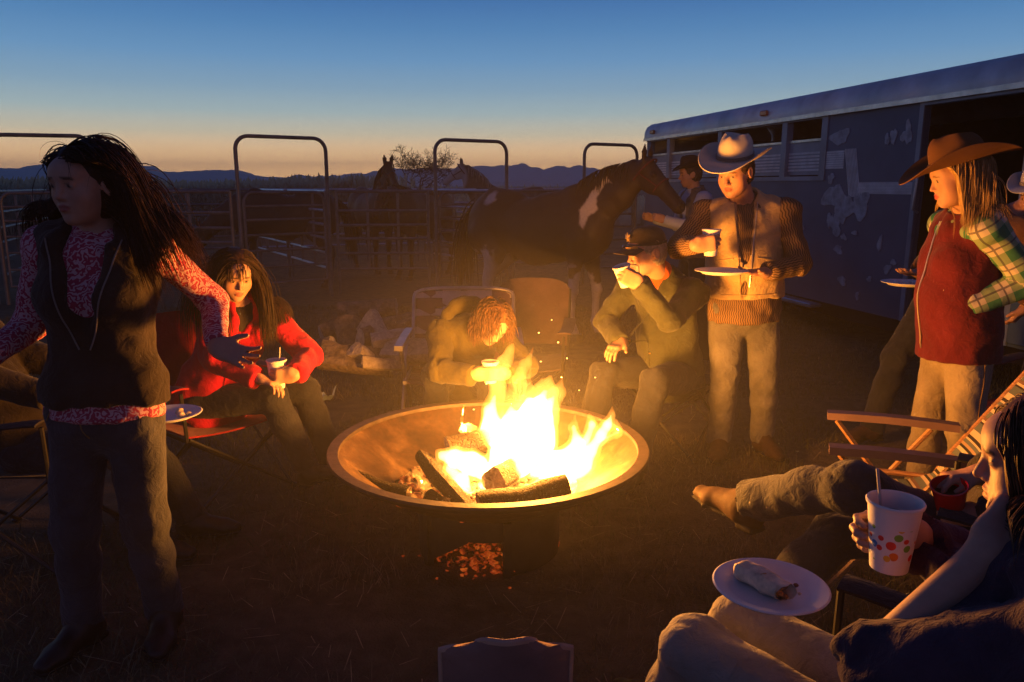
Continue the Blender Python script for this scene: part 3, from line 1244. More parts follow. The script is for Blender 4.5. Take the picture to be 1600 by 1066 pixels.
# ground: one sheet, finer near the camera, reaching past the mountains
gx = np.concatenate([-np.geomspace(4200, 14, 22), np.linspace(-12, 12, 61), np.geomspace(14, 4200, 22)])
gy = np.concatenate([[-400, -60, -14, -6], np.linspace(-3, 22, 64), np.geomspace(24, 3490, 26)])
GX, GY = np.meshgrid(gx, gy, indexing='ij')
GZ = .025 * fbm(np.stack([GX * .5, GY * .5, GX * 0], -1), 3) - .012
GZ = np.where(GY > 30, -.05, GZ)
rr = np.hypot(GX + .1, GY - 3.14)
GZ = np.where(rr < .8, np.minimum(GZ, -.004), GZ)
V = np.stack([GX, GY, GZ], -1).reshape(-1, 3)
ni, nj = GX.shape
ii, jj = np.meshgrid(np.arange(ni - 1), np.arange(nj - 1), indexing='ij')
a = (ii * nj + jj).ravel()
F = np.stack([a, a + nj, a + nj + 1, a + 1], 1)
kind(link('ground', npmesh('ground', V, F), M['ground']), 'structure')


def ground_z(x, y):
    return .025 * fbm(np.stack([x * .5, y * .5, x * 0], -1), 3) - .012


# grass: short dry blades
def blades(n, x0, x1, y0, y1, hmin, hmax, wmin, wmax, seed, clump=True):
    r = np.random.default_rng(seed)
    y = y0 + (y1 - y0) * r.random(n) ** 1.35
    x = x0 + (x1 - x0) * r.random(n)
    keep = (np.abs(x) < .72 * y + .6) & (np.hypot(x + .1, y - 3.14) > .36)
    if clump:
        d = fbm(np.stack([x * 1.7, y * 1.7, x * 0], -1), 3)
        keep &= d > -.35 + .5 * r.random(n) - .25
    x, y = x[keep], y[keep]; n = len(x)
    z = ground_z(x, y)
    h = hmin + (hmax - hmin) * r.random(n) ** 2
    w = (wmin + (wmax - wmin) * r.random(n)) * (.7 + y * .12)
    a = r.random(n) * 6.283
    dx, dy = np.cos(a), np.sin(a)
    la = r.random(n) * 6.283; lean = (.3 + 1.3 * r.random(n)) * h
    lx, ly = np.cos(la) * lean, np.sin(la) * lean
    B = np.stack([x, y, z], 1)
    p0 = B + np.stack([dx * w, dy * w, 0 * x], 1); p1 = B - np.stack([dx * w, dy * w, 0 * x], 1)
    mid = B + np.stack([lx * .4, ly * .4, h * .7], 1)
    m0 = mid + np.stack([dx * w, dy * w, 0 * x], 1) * .7; m1 = mid - np.stack([dx * w, dy * w, 0 * x], 1) * .7
    tip = B + np.stack([lx, ly, h], 1)
    V = np.stack([p0, p1, m1, m0, tip], 1).reshape(-1, 3)
    k = np.arange(n) * 5
    F4 = np.stack([k, k + 1, k + 2, k + 3], 1)
    F4b = np.stack([k + 3, k + 2, k + 4, k + 4], 1)
    return V, F4, np.stack([k + 3, k + 2, k + 4], 1)


V, F4, F3 = blades(230000, -6, 6, .7, 10, .015, .085, .0010, .0024, 5)
me = bpy.data.meshes.new('grass')
F3a = np.concatenate([F4[:, [0, 1, 2]], F4[:, [0, 2, 3]], F3])
kind(link('grass', npmesh('grass', V, F3a), M['grass'], None, False), 'stuff')

# straw and small stones trodden into the ground
r = np.random.default_rng(31)
n = 2000
y = .9 + 8 * r.random(n) ** 1.4; x = (r.random(n) * 2 - 1) * (.72 * y + .5)
ok = np.hypot(x + .1, y - 3.14) > .4
x, y = x[ok], y[ok]; n = len(x)
z = ground_z(x, y) + .006 + .02 * r.random(n)
an = r.random(n) * 6.283; L = .015 + .05 * r.random(n); w = .0009 + .0010 * r.random(n)
d = np.stack([np.cos(an) * L, np.sin(an) * L, r.normal(size=n) * .012], 1); q = np.stack([-np.sin(an) * w, np.cos(an) * w, 0 * an], 1)
c = np.stack([x, y, z], 1)
V = np.stack([c - d - q, c - d + q, c + d + q, c + d - q], 1).reshape(-1, 3)
k = np.arange(n) * 4
M['straw'] = mat('straw', (.34, .27, .15), .8, .2, var=.4, scale=12)
kind(link('straw', npmesh('straw', V, np.stack([k, k + 1, k + 2, k + 3], 1)), M['straw'], None, False), 'stuff')

# ------------------------------------------------------------------ mountains
def mountain_material():
    t = NT('mountain_rock')
    co = t.coord('Object')
    n = t.noise(co, .012, 6)
    t.base(t.ramp(n, [(.3, (.21, .225, .25)), (.7, (.36, .37, .39))]))
    t.rough(.95, .1)
    return t.m


M['mountain'] = mountain_material()
PROF = [(-700, 265), (-300, 258), (-120, 266), (0, 262), (30, 261), (62, 256), (100, 255), (160, 258), (200, 258), (240, 261), (262, 268), (280, 268), (330, 265), (380, 268),
        (410, 276), (432, 277), (470, 273), (500, 276), (540, 272), (590, 268), (612, 262), (640, 263), (690, 263), (720, 262), (770, 260), (800, 259),
        (815, 255.5), (832, 260), (850, 264), (868, 261), (885, 262), (905, 259), (925, 261), (945, 265), (1000, 262), (1080, 258), (1200, 264), (1400, 256), (1700, 262), (2300, 258)]


def ridge(name, D, lift, depth, seed, off=0.0, jag=1.0):
    us = np.arange(-700, 2300, 3.0)
    vs = np.interp(us, [p[0] for p in PROF], [p[1] for p in PROF]) + lift
    vs = vs + jag * (1.6 * fbm(np.stack([us * .03, us * 0 + seed, us * 0], -1), 4) + 1.8 * fbm(np.stack([us * .10, us * 0 + seed, us * 0], -1), 4))
    P = np.array([at(u, v, D) for u, v in zip(us, vs)])
    rows = []
    for q, (zf, dy) in enumerate(((0, -1.0), (.22, -.7), (.5, -.42), (.78, -.18), (1, 0), (.6, .6), (0, 1.0))):
        R_ = P.copy()
        R_[:, 1] += dy * depth
        R_[:, 0] *= R_[:, 1] / D
        nz = fbm(np.stack([us * .02, us * 0 + q * 3.1, us * 0 + seed], -1), 4)
        R_[:, 2] = np.maximum((R_[:, 2]) * zf * (1 + (.25 * nz if 0 < zf < 1 else 0)), -1)
        rows.append(R_)
    G = np.array(rows)
    h, w = G.shape[:2]
    i2, j2 = np.meshgrid(np.arange(h - 1), np.arange(w - 1), indexing='ij')
    a = (i2 * w + j2).ravel()
    F = np.stack([a, a + 1, a + w + 1, a + w], 1)
    return kind(link(name, npmesh(name, G.reshape(-1, 3), F), M['mountain'], None, False), 'structure')


ridge('mountains', 2900, 0, 500, 1.0)
ridge('foothills', 1700, 25, 240, 5.0, jag=.7)

# ------------------------------------------------------------------ reeds beyond the pens
def reed_material():
    t = NT('dry_reeds')
    co = t.coord('Object')
    n = t.noise(co, 3, 4)
    t.base(t.ramp(n, [(.3, (.20, .18, .12)), (.6, (.38, .35, .26)), (.8, (.48, .45, .35))]))
    t.rough(.9, .1)
    tl = t.new('BsdfTranslucent'); tl.inputs['Color'].default_value = (.55, .50, .36, 1)
    mx = t.new('MixShader'); mx.inputs[0].default_value = .55
    t.link(t.b.outputs[0], mx.inputs[1]); t.link(tl.outputs[0], mx.inputs[2]); t.link(mx.outputs[0], t.out.inputs['Surface'])
    return t.m


M['reeds'] = reed_material()
r = np.random.default_rng(21)
n = 5200
x = -34 + 36 * r.random(n) ** .9
y = 24 + 10 * r.random(n) ** 1.5
hgt = (1.36 + .24 * r.random(n) + .30 * np.maximum(0, fbm(np.stack([x * .45, y * .3, x * 0], -1), 2))) * (y / 26) ** .25
x = np.where(x > -3.5, x, x); keepm = (x < -4.5 + .6 * r.random(n)) | (hgt < 1.4)
x, y, hgt = x[keepm], y[keepm], hgt[keepm]; n = len(x)
Vs, Fs = [], []
base_i = 0
for leaf in range(7):
    a = r.random(n) * 6.283
    q = np.array([0, .42, .52, .62, .70, .82, .88])[leaf] * hgt if leaf else 0 * hgt
    lean = r.normal(size=(2, n)) * .06
    if leaf == 0:       # stem
        p = np.stack([x, y, 0 * x], 1); tip = np.stack([x + lean[0] * 2, y + lean[1], hgt], 1); w = .012
    elif leaf < 5:      # drooping leaves
        p = np.stack([x, y, q], 1); tip = p + np.stack([np.cos(a) * .42, np.sin(a) * .42, .22 + .2 * r.random(n)], 1); w = .022
    else:               # plumes
        p = np.stack([x, y, q], 1); tip = p + np.stack([np.cos(a) * .10, np.sin(a) * .10, .30 + .1 * r.random(n)], 1); w = .05
    s_ = np.stack([np.cos(a + 1.57) * w, np.sin(a + 1.57) * w, 0 * a], 1)
    mid = (p + tip) / 2 + np.array([0, 0, .05])
    Vs.append(np.stack([p - s_ * .4, p + s_ * .4, mid + s_, tip, mid - s_], 1).reshape(-1, 3))
    k = np.arange(n) * 5 + base_i
    Fs += [np.stack([k, k + 1, k + 2], 1), np.stack([k, k + 2, k + 4], 1), np.stack([k + 4, k + 2, k + 3], 1)]
    base_i += n * 5
kind(link('reeds', npmesh('reeds', np.concatenate(Vs), np.concatenate(Fs)), M['reeds'], None, False), 'stuff')
# low scrub between the reeds and the pens, far right too
n = 3500
x = -30 + 70 * r.random(n); y = 30 + 25 * r.random(n); hgt = .5 + .55 * r.random(n)
a = r.random(n) * 6.283
p = np.stack([x, y, 0 * x], 1)
s_ = np.stack([np.cos(a), np.sin(a), 0 * a], 1) * .22
tip = p + np.stack([r.normal(size=n) * .2, r.normal(size=n) * .2, hgt], 1)
V = np.stack([p - s_, p + s_, (p + tip) / 2 + s_ * 1.4, tip, (p + tip) / 2 - s_ * 1.4], 1).reshape(-1, 3)
k = np.arange(n) * 5
F = np.concatenate([np.stack([k, k + 1, k + 2], 1), np.stack([k, k + 2, k + 4], 1), np.stack([k + 4, k + 2, k + 3], 1)])
kind(link('scrub', npmesh('scrub', V, F), M['reeds'], None, False), 'stuff')

# ------------------------------------------------------------------ bare tree
M['bark'] = mat('dark_bark', (.055, .045, .038), .95, .1, scale=6)
tb = at(655, 292, 58); tb[2] = -.05
tree = empty('bare_tree', tb, 'leafless round-crowned tree standing far off against the sunset', 'tree')
trunk = MB(); limbs = MB()
rt = random.Random(4)


def grow(p, d, L, r_, lev, mb):
    pts = [p]; rs = [r_]
    q = p.copy(); dd = d.copy()
    for i in range(4):
        dd = nrm(dd + np.array([rt.gauss(0, .17), rt.gauss(0, .17), rt.gauss(.02, .12)]))
        q = q + dd * L / 4
        pts.append(q.copy()); rs.append(r_ * (1 - .45 * (i + 1) / 4))
    mb.tube(pts, rs, 5 if lev < 2 else 3)
    if lev >= 5:
        return
    for i in range(3):
        k_ = 2 + rt.randrange(3) if lev else 4
        ax = nrm(np.cross(dd, np.array([rt.gauss(0, 1), rt.gauss(0, 1), rt.gauss(0, 1)])))
        nd = rot_about(dd, ax, math.radians(rt.uniform(22, 58)))
        nd = nrm(nd + A(0, 0, -.06 * lev + .12))
        grow(pts[k_], nd, L * rt.uniform(.62, .82), max(rs[k_] * .66, .016), lev + 1, limbs)


trunk.tube([tb, tb + A(.1, 0, .5), tb + A(.0, .1, .95)], [.22, .18, .17], 7)
for k_ in range(5):
    an = k_ * 1.256 + .3
    grow(tb + A(.0, .1, .9), nrm(A(math.cos(an) * .75, math.sin(an) * .75, .85)), 1.45, .085, 0, limbs)
trunk.build('trunk', M['bark'], tree)
limbs.build('branches', M['bark'], tree)

# ------------------------------------------------------------------ corral: arched gates and pipe panels
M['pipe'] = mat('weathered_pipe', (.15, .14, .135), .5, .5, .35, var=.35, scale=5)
M['pipe_pale'] = mat('skylit_pipe', (.48, .48, .50), .38, .5, .6, var=.2, scale=5)  # paler copy of the pipe, with sky light put into its colour


def arch(pl, pr, top, r_=.026, label='', gate=True):
    pl = A(pl[0], pl[1], 0); pr = A(pr[0], pr[1], 0)
    root = empty('arched_gate', (pl + pr) / 2, label, 'gate', 'arched gates of the horse pens')
    d = nrm(pr - pl); W_ = np.linalg.norm(pr - pl); rad = .17
    pts = [pl + UP * 0, pl + UP * (top - rad)]
    for q in range(1, 7):
        t = math.pi / 2 * q / 6
        pts.append(pl + d * rad * (1 - math.cos(t)) + UP * (top - rad + rad * math.sin(t)))
    for q in range(0, 6):
        t = math.pi / 2 * q / 6
        pts.append(pr - d * rad * (1 - math.sin(t)) + UP * (top - rad + rad * math.cos(t)))
    pts += [pr + UP * (top - rad), pr]
    mb = MB(); mb.tube(pts, r_, 10); mb.build('arch_frame', M['pipe'], root, True)
    if gate:
        a_, b_ = pl + d * .06, pr - d * .06
        mb = MB(); rad2 = .14; zt = 1.46
        pts = [a_ + UP * .25, a_ + UP * (zt - rad2)]
        for q in range(1, 6):
            t = math.pi / 2 * q / 6
            pts.append(a_ + d * rad2 * (1 - math.cos(t)) + UP * (zt - rad2 + rad2 * math.sin(t)))
        for q in range(0, 6):
            t = math.pi / 2 * q / 6
            pts.append(b_ - d * rad2 * (1 - math.sin(t)) + UP * (zt - rad2 + rad2 * math.cos(t)))
        pts += [b_ + UP * (zt - rad2), b_ + UP * .25]
        mb.tube(pts, .021, 8, closed=True); mb.build('gate_frame', M['pipe'], root, True)
        for z in (.47, .69, .90, 1.10, 1.28):
            mb = MB(); mb.tube([a_ + UP * z, b_ + UP * z], .017, 7); mb.build('rail', M['pipe'], root, True)
    return root


def panel(p, q, label, m=None, m_up=None, zs=(.38, .60, .81, 1.0, 1.2, 1.47), group='pipe panels of the horse pens', mids=2):
    m = m or M['pipe']
    p = A(p[0], p[1], 0); q = A(q[0], q[1], 0)
    root = empty('corral_panel', (p + q) / 2, label, 'fence panel', group)
    d = nrm(q - p)
    a_, b_ = p + d * .05, q - d * .05
    for e in (a_, b_):
        mb = MB(); mb.tube([e + UP * .02, e + UP * 1.47], .022, 8); mb.build('post', M['pipe'], root, True)
    for z in zs:
        mb = MB(); mb.tube([a_ + UP * z, b_ + UP * z], .020 if z < 1.4 else .023, 8); mb.build('rail', m, root, True)
    for i in range(mids):
        e = a_ + (b_ - a_) * (i + 1) / (mids + 1)
        mb = MB(); mb.box(e + UP * .93, (.035, .012, 1.1)); mb.build('stay', M['pipe'], root)
    return root


G = [((-6.62, 10.0), (-5.5, 10.35)), ((-3.57, 10.2), (-2.57, 10.9)), ((-1.08, 11.06), (-.08, 11.7)), ((1.12, 12.2), (2.02, 12.75))]
GL = ['leftmost tall arched gate, half hidden behind the woman in the dark vest', 'tall arched gate left of the big horse, directly above the seated woman in red',
      'tall arched gate between the bare tree and the back of the big horse', 'tall arched gate above the head of the big horse, beside the trailer']
for (l_, r_), lb in zip(G, GL):
    arch(l_, r_, 2.18, label=lb)
panel((-9.8, 9.4), (-6.68, 9.98), 'pipe corral panel at the far left edge of the pens')
panel((-5.44, 10.37), (-3.63, 10.2), 'pipe corral panel between the two left arched gates, in front of the grazing horse')
panel((-2.51, 10.93), (-1.14, 11.04), 'pipe corral panel across the bay horse, between the second and third arched gates')
panel((-.02, 11.72), (1.06, 12.17), 'pipe corral panel behind the belly of the big horse')
# dividers run back from the front row; sky light on their rails is painted as a paler pipe colour
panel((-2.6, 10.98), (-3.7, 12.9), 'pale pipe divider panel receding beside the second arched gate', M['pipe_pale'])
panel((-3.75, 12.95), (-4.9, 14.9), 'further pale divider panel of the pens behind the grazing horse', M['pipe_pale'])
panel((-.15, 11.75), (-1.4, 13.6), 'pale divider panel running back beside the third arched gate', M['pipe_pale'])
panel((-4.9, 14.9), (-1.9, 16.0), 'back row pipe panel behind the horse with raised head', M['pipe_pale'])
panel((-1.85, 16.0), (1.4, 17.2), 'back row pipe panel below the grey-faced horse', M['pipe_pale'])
panel((-8.2, 13.7), (-4.95, 14.9), 'back row pipe panel left of the pale dividers')
panel((-6.7, 10.1), (-8.1, 13.6), 'side panel of the leftmost pen running back')
# ------------------------------------------------------------------ horse trailer
def trailer_mats():
    t = NT('blue_trailer_paint')
    co = t.coord('Object')
    n = t.noise(co, 2.2, 5); g = t.noise(co, 60, 3)
    c = t.ramp(n, [(.3, (.045, .10, .18)), (.7, (.068, .14, .24))])
    # dust on the lower wall
    sep = t.new('SeparateXYZ'); t.link(co, sep.inputs[0])
    d = t.math('MULTIPLY', t.ramp(sep.outputs['Z'], [(.0, .6), (.4, .25), (.8, .02)]), t.math('ADD', t.math('MULTIPLY', g, .6), .4))
    t.base(t.mix(d, c, (.16, .12, .085)))
    t.rough(.55, .35)
    t.bump(t.noise(co, 3, 2), .12, .02)
    M['trailer'] = t.m
    M['trailer_grey'] = mat('faded_grey_blue_paint', (.22, .28, .36), .5, .4, .1, scale=3, bump=.1, bscale=8)
    M['roof'] = mat('pale_roof_skin', (.58, .61, .66), .45, .45, .2, scale=2.5, bump=.08, bscale=6)
    M['trim'] = mat('bright_trim', (.55, .55, .56), .35, .5, .7)
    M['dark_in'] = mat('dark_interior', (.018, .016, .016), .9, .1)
    M['decal'] = mat('faded_silver_decal', (.31, .37, .44), .6, .3, scale=14, var=.4)
    M['stripe'] = mat('pale_stripe_paint', (.60, .64, .68), .5, .3, scale=9, var=.2)
    M['marker'] = mat('orange_marker_lens', (.45, .13, .03), .3, .5)
    M['rubber'] = mat('tyre_rubber', (.02, .02, .02), .85, .2)


trailer_mats()
TA = A(2.16, 12.66, 0)
TX = nrm(A(.221, -.975, 0)); TY = A(-TX[1], TX[0], 0); TY = A(.975, .221, 0)
TR = np.stack([TX, TY, UP], 1)
trailer = empty('horse_trailer', TA + TX * 4.6 + TY * 1.1, 'long faded blue stock trailer with pale roof band and dark open doorway', 'trailer')


def T(x, y, z):
    return TA + TX * x + TY * y + UP * z


def tbox(x0, x1, y0, y1, z0, z1, bev=0.0):
    mb = MB(); mb.box(T((x0 + x1) / 2, (y0 + y1) / 2, (z0 + z1) / 2), (x1 - x0, y1 - y0, z1 - z0), TR, bev)
    return mb


WX = [.12, .85, 2.45, 3.95, 4.68]
DX0, DX1 = 6.05, 7.10
LT = 10.6
ZB, ZT = .36, 2.26
# wall panels: below and above the openings, and between
tbox(0, DX0, 0, .06, ZB, 1.62).build('lower_wall', M['trailer'], trailer)
tbox(WX[-1], DX0, .0, .06, 1.62, ZT).build('wall_panel', M['trailer'], trailer)
tbox(DX1, LT, 0, .06, ZB, ZT).build('wall_panel', M['trailer'], trailer)
tbox(DX0, DX1, 0, .06, 2.21, ZT).build('door_header', M['trailer'], trailer)
# window bays: a dark slot above, a recessed drop panel below with a bright top edge
for i in range(4):
    x0, x1 = WX[i] + .05, WX[i + 1] - .05
    bay = tbox(x0, x1, .035, .055, 1.66, 2.02).build('drop_window', M['trailer_grey'], trailer)
    tbox(x0, x1, .018, .036, 2.005, 2.03).build('window_edge', M['trim'], bay)
    for zz in (1.70, 1.735, 1.77, 1.805, 1.84, 1.875):
        tbox(x0 + .004, x1 - .004, .027, .034, zz, zz + .022).build('pinstripe', M['stripe'], bay)
for i, x in enumerate(WX):
    tbox(x - .05, x + .05, -.012, .065, 1.62, ZT).build('window_post', M['trailer_grey'] if i else M['trailer'], trailer, False)
tbox(0, .07, .0, .06, 1.62, ZT).build('corner_post', M['trailer_grey'], trailer)
tbox(0, WX[-1], -.008, .062, ZT - .035, ZT + .0).build('window_rail', M['trailer_grey'], trailer)
tbox(0, WX[-1] + .05, -.014, -.002, 1.60, 1.645).build('window_rail', M['trailer_grey'], trailer)
# roof: a rounded cove and a shallow top, one sheet
prof = [(-.02, ZT), (-.022, ZT + .05), (-.015, ZT + .12), (.02, ZT + .19), (.09, ZT + .235), (.25, ZT + .262), (1.1, ZT + .30), (1.95, ZT + .262), (2.11, ZT + .235), (2.18, ZT + .19), (2.22, ZT + .1), (2.22, ZT)]
P = np.array([[T(x, y, z) for (y, z) in prof] for x in np.linspace(-.05, LT, 9)])
mb = MB(); mb.sheet(P, .02); mb.build('roof', M['roof'], trailer, True)
tbox(-.05, LT, -.045, -.024, ZT - .02, ZT + .022).build('roof_trim', M['trim'], trailer)
for x in (.3, 3.55, 7.2, 10.1):
    mb = tbox(x - .075, x + .075, -.062, -.03, ZT + .075, ZT + .135, .01); mb.build('marker_light', M['marker'], trailer)
# end walls, far wall, floor
tbox(0, .06, .062, 2.2, ZB, ZT).build('rear_wall', M['trailer_grey'], trailer)
mb = MB()
mb.add([T(0, .0, ZT), T(0, 2.2, ZT), T(0, 2.2, ZT + .1), T(0, 2.1, ZT + .23), T(0, 1.1, ZT + .29), T(0, .1, ZT + .23), T(0, 0, ZT + .1)], [(0, 1, 2, 3, 4, 5, 6)])
mb.build('roof_end', M['roof'], trailer)
tbox(LT - .06, LT, .062, 2.2, ZB, ZT).build('front_wall', M['trailer'], trailer)
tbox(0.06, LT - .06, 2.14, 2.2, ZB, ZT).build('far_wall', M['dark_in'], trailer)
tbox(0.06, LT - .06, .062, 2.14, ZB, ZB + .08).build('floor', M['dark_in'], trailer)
# door frame, open doorway, door folded back on the wall
for x0, x1 in ((DX0 - .05, DX0), (DX1, DX1 + .05)):
    tbox(x0, x1, -.012, .062, ZB, 2.215).build('door_frame', M['trailer_grey'], trailer)
tbox(DX0 - .05, DX1 + .05, -.0125, -.002, 2.215, 2.255).build('door_frame', M['trailer_grey'], trailer)
dr = tbox(DX1 + .08, DX1 + 1.06, -.05, -.018, ZB + .03, 2.2, .01).build('door', M['trailer'], trailer)
mb = tbox(DX1 + .16, DX1 + .20, -.085, -.052, 1.2, 1.36, .006); mb.build('handle', M['trim'], dr)
mb = MB(); mb.tube([T(DX0 + .06, -.02, 1.32), T(DX0 + .06, -.075, 1.35), T(DX0 + .08, -.075, 1.68), T(DX0 + .08, -.02, 1.71)], .012, 7)
mb.build('grab_handle', M['trim'], trailer, True)
# painted stripe of fine lines: level, slanting down, level again
tbox(WX[-1] + .053, 5.02, -.0022, -.0003, 1.712, 1.892).build('stripe_band', M['trailer_grey'], trailer)
tbox(5.28, DX0 - .053, -.0022, -.0003, 1.470, 1.582).build('stripe_band', M['trailer_grey'], trailer)
rp = random.Random(3)
for j in range(8):
    z = 1.665 + .022 * j
    tbox(WX[-1] + .055, 5.02, -.0045, -.0005, z + .05, z + .068).build('pinstripe', M['stripe'], trailer)
    z2 = 1.475 + .013 * j
    tbox(5.28, DX0 - .055, -.0045, -.0005, z2, z2 + .0105).build('pinstripe', M['stripe'], trailer)
    x = 5.025 + .022 * j
    mb = MB()
    q = [T(x, -.005, 1.90), T(x + .013, -.005, 1.90), T(x + .133, -.005, 1.44), T(x + .12, -.005, 1.44)]
    q += [p + TY * .0045 for p in q]
    mb.add(q, [(0, 3, 2, 1), (4, 5, 6, 7), (0, 1, 5, 4), (1, 2, 6, 5), (2, 3, 7, 6), (3, 0, 4, 7)])
    mb.build('pinstripe', M['stripe'], trailer)


def splash(x, z, w, h, seed, n=26, rough=.35):
    """flat peeled patch of silver paint"""
    r_ = random.Random(seed)
    ph = [r_.uniform(0, 6.28) for _ in range(4)]
    pts = []
    for j in range(n):
        a = 2 * math.pi * j / n
        k_ = 1 + rough * (math.sin(2 * a + ph[0]) * .5 + math.sin(3 * a + ph[1]) * .45 + math.sin(5 * a + ph[2]) * .3 + math.sin(8 * a + ph[3]) * .15)
        pts.append((x + w / 2 * math.cos(a) * k_, z + h / 2 * math.sin(a) * k_))
    mb = MB()
    d = .0065 + .0004 * (seed % 5)
    V = [T(px, -d, pz) for px, pz in pts] + [T(px, -.0002, pz) for px, pz in pts] + [T(x, -d, z)]
    F = [(2 * n, (j + 1) % n, j) for j in range(n)] + [(j, (j + 1) % n, (j + 1) % n + n, j + n) for j in range(n)]
    mb.add(V, F)
    mb.build('paint_patch', M['decal'], trailer)


for (x, z, w, h, sd) in ((4.93, 2.02, .26, .16, 1), (4.84, 1.62, .10, .10, 2), (4.92, 1.44, .34, .24, 3), (5.08, 1.33, .26, .30, 4), (5.33, 1.36, .27, .22, 6), (4.98, 1.16, .17, .20, 5),
                         (4.88, 1.20, .09, .16, 7), (5.7, 1.98, .07, .15, 8), (5.62, 1.96, .06, .10, 9), (5.88, 2.0, .09, .19, 10), (5.82, 1.97, .05, .1, 21), (5.12, 1.05, .09, .06, 11), (5.05, .92, .12, .09, 12), (5.28, 1.1, .07, .05, 13),
                         (5.65, 1.02, .05, .16, 14), (5.78, .80, .09, .08, 15), (5.85, .87, .06, .06, 16), (5.15, .62, .12, .09, 17), (4.4, 1.1, .08, .06, 18), (5.4, .5, .06, .07, 19), (5.55, .68, .07, .05, 20)):
    splash(x, z, w, h, sd)
# running board, skirt, wheels under the rear
tbox(4.15, 4.85, -.14, -.0, .30, .345, .01).build('step', M['trim'], trailer)
tbox(.1, LT - .1, .07, 2.1, .22, .355).build('chassis', M['dark_in'], trailer)
for x in (1.35, 2.2):
    w = MB(); w.lathe([(.20, -.11), (.33, -.11), (.36, -.07), (.36, .07), (.33, .11), (.20, .11)], T(x, .16, .365), 28, TY, close=True)
    wo = w.build('tyre', M['rubber'], trailer, True)
    w = MB(); w.lathe([(.0, -.05), (.08, -.06), (.14, -.04), (.199, -.09), (.199, .09), (.0, .09)], T(x, .16, .365), 24, TY)
    w.build('rim', M['trim'], wo, True)
tbox(.95, 2.6, -.05, .068, .70, .745, .01).build('fender', M['trailer_grey'], trailer)
# jack stand and hitch at the front end
mb = MB(); mb.tube([T(LT, .5, .4), T(LT + 1.2, 1.1, .45)], .05, 6); mb.tube([T(LT, 1.7, .4), T(LT + 1.2, 1.1, .45)], .05, 6); mb.tube([T(LT + 1.1, 1.1, .9), T(LT + 1.1, 1.1, 0.0)], .04, 8)
mb.build('hitch', M['dark_in'], trailer)
# ------------------------------------------------------------------ fire bowl
def steel_material():
    t = NT('rusty_steel')
    co = t.coord('Object')
    a = t.noise(co, 5, 6, .6); b = t.noise(co, 38, 5)
    c = t.ramp(a, [(.28, (.016, .010, .007)), (.5, (.06, .032, .014)), (.72, (.15, .092, .05))])
    t.base(t.mix(.55, c, t.ramp(b, [(.3, (.45, .42, .4)), (.7, (1.2, 1.15, 1.1))]), 'MULTIPLY'))
    t.rough(.62, .45, .35)
    t.bump(t.math('ADD', a, t.math('MULTIPLY', b, .35)), .45, .012)
    return t.m


M['steel'] = steel_material()
M['rim'] = mat('rim_steel', (.045, .030, .024), .6, .4, .35, var=.4, scale=22, bump=.3, bscale=70)
M['soot'] = mat('sooty_steel', (.035, .026, .02), .8, .3, .2, var=.4, scale=8, bump=.3)
FC = A(-.10, 3.16, 0)           # centre of the fire
RIM_Z, RIM_R, BOT = .455, .655, .19
bowl = empty('fire_bowl', FC, 'wide shallow rusty steel fire bowl on a drum base holding the campfire', 'fire pit')


def bz(r_):                     # inner surface: spherical dish
    return BOT + (RIM_Z - BOT) * (r_ / RIM_R) ** 2


mb = MB()
inn = [(r_, bz(r_)) for r_ in np.linspace(.004, RIM_R - .012, 18)]
out = [(r_, bz(r_) - .014) for r_ in np.linspace(RIM_R - .005, .004, 18)]
mb.lathe(inn + out, FC, 72)
mb.build('dish', M['steel'], bowl, True)
mb = MB()
mb.lathe([(RIM_R - .020, RIM_Z - .012), (RIM_R - .018, RIM_Z + .004), (RIM_R + .026, RIM_Z + .006), (RIM_R + .030, RIM_Z - .004), (RIM_R + .012, RIM_Z - .024), (RIM_R - .006, RIM_Z - .022)], FC, 72, close=True)
mb.build('rim', M['rim'], bowl, True)
# drum base with an opening towards the left of the camera
R0 = .30
mb = MB()
mb.lathe([(R0, -.01), (R0 + .008, -.01), (R0 + .008, .232), (R0, .232)], FC, 40, a0=math.radians(285), a1=math.radians(285 + 292), close=True)
mb.build('drum', M['soot'], bowl, True)
for an in (285, 217):
    a = math.radians(an)
    c = FC + A(math.cos(a), math.sin(a), 0) * (R0 + .01)
    mb = MB()
    mb.box(c + UP * .11, (.03, .03, .24), np.array([[math.cos(a), -math.sin(a), 0], [math.sin(a), math.cos(a), 0], [0, 0, 1]]))
    mb.build('drum_post', M['soot'], bowl)
mb = MB()
mb.lathe([(R0 + .001, .145), (R0 + .007, .145), (R0 + .007, .231), (R0 + .001, .231)], FC, 16, a0=math.radians(217), a1=math.radians(285), close=True)
mb.build('drum_header', M['soot'], bowl)
# slanted plate closing the upper left corner of the opening
aa = np.radians(np.linspace(217, 256, 8))
V = [FC + A(math.cos(q) * r_, math.sin(q) * r_, z) for r_ in (R0 + .010, R0 + .016) for q, z in list(zip(aa, np.linspace(.01, .145, 8))) + [(q, .150) for q in aa]]
F = []
for o_, fl in ((0, False), (16, True)):
    for i in range(7):
        q = (o_ + i, o_ + i + 1, o_ + 9 + i, o_ + 8 + i)
        F.append(q if fl else q[::-1])
F += [(i, i + 1, 17 + i, 16 + i) for i in range(7)]
mb = MB(); mb.add(V, F); mb.build('drum_gusset', M['soot'], bowl)

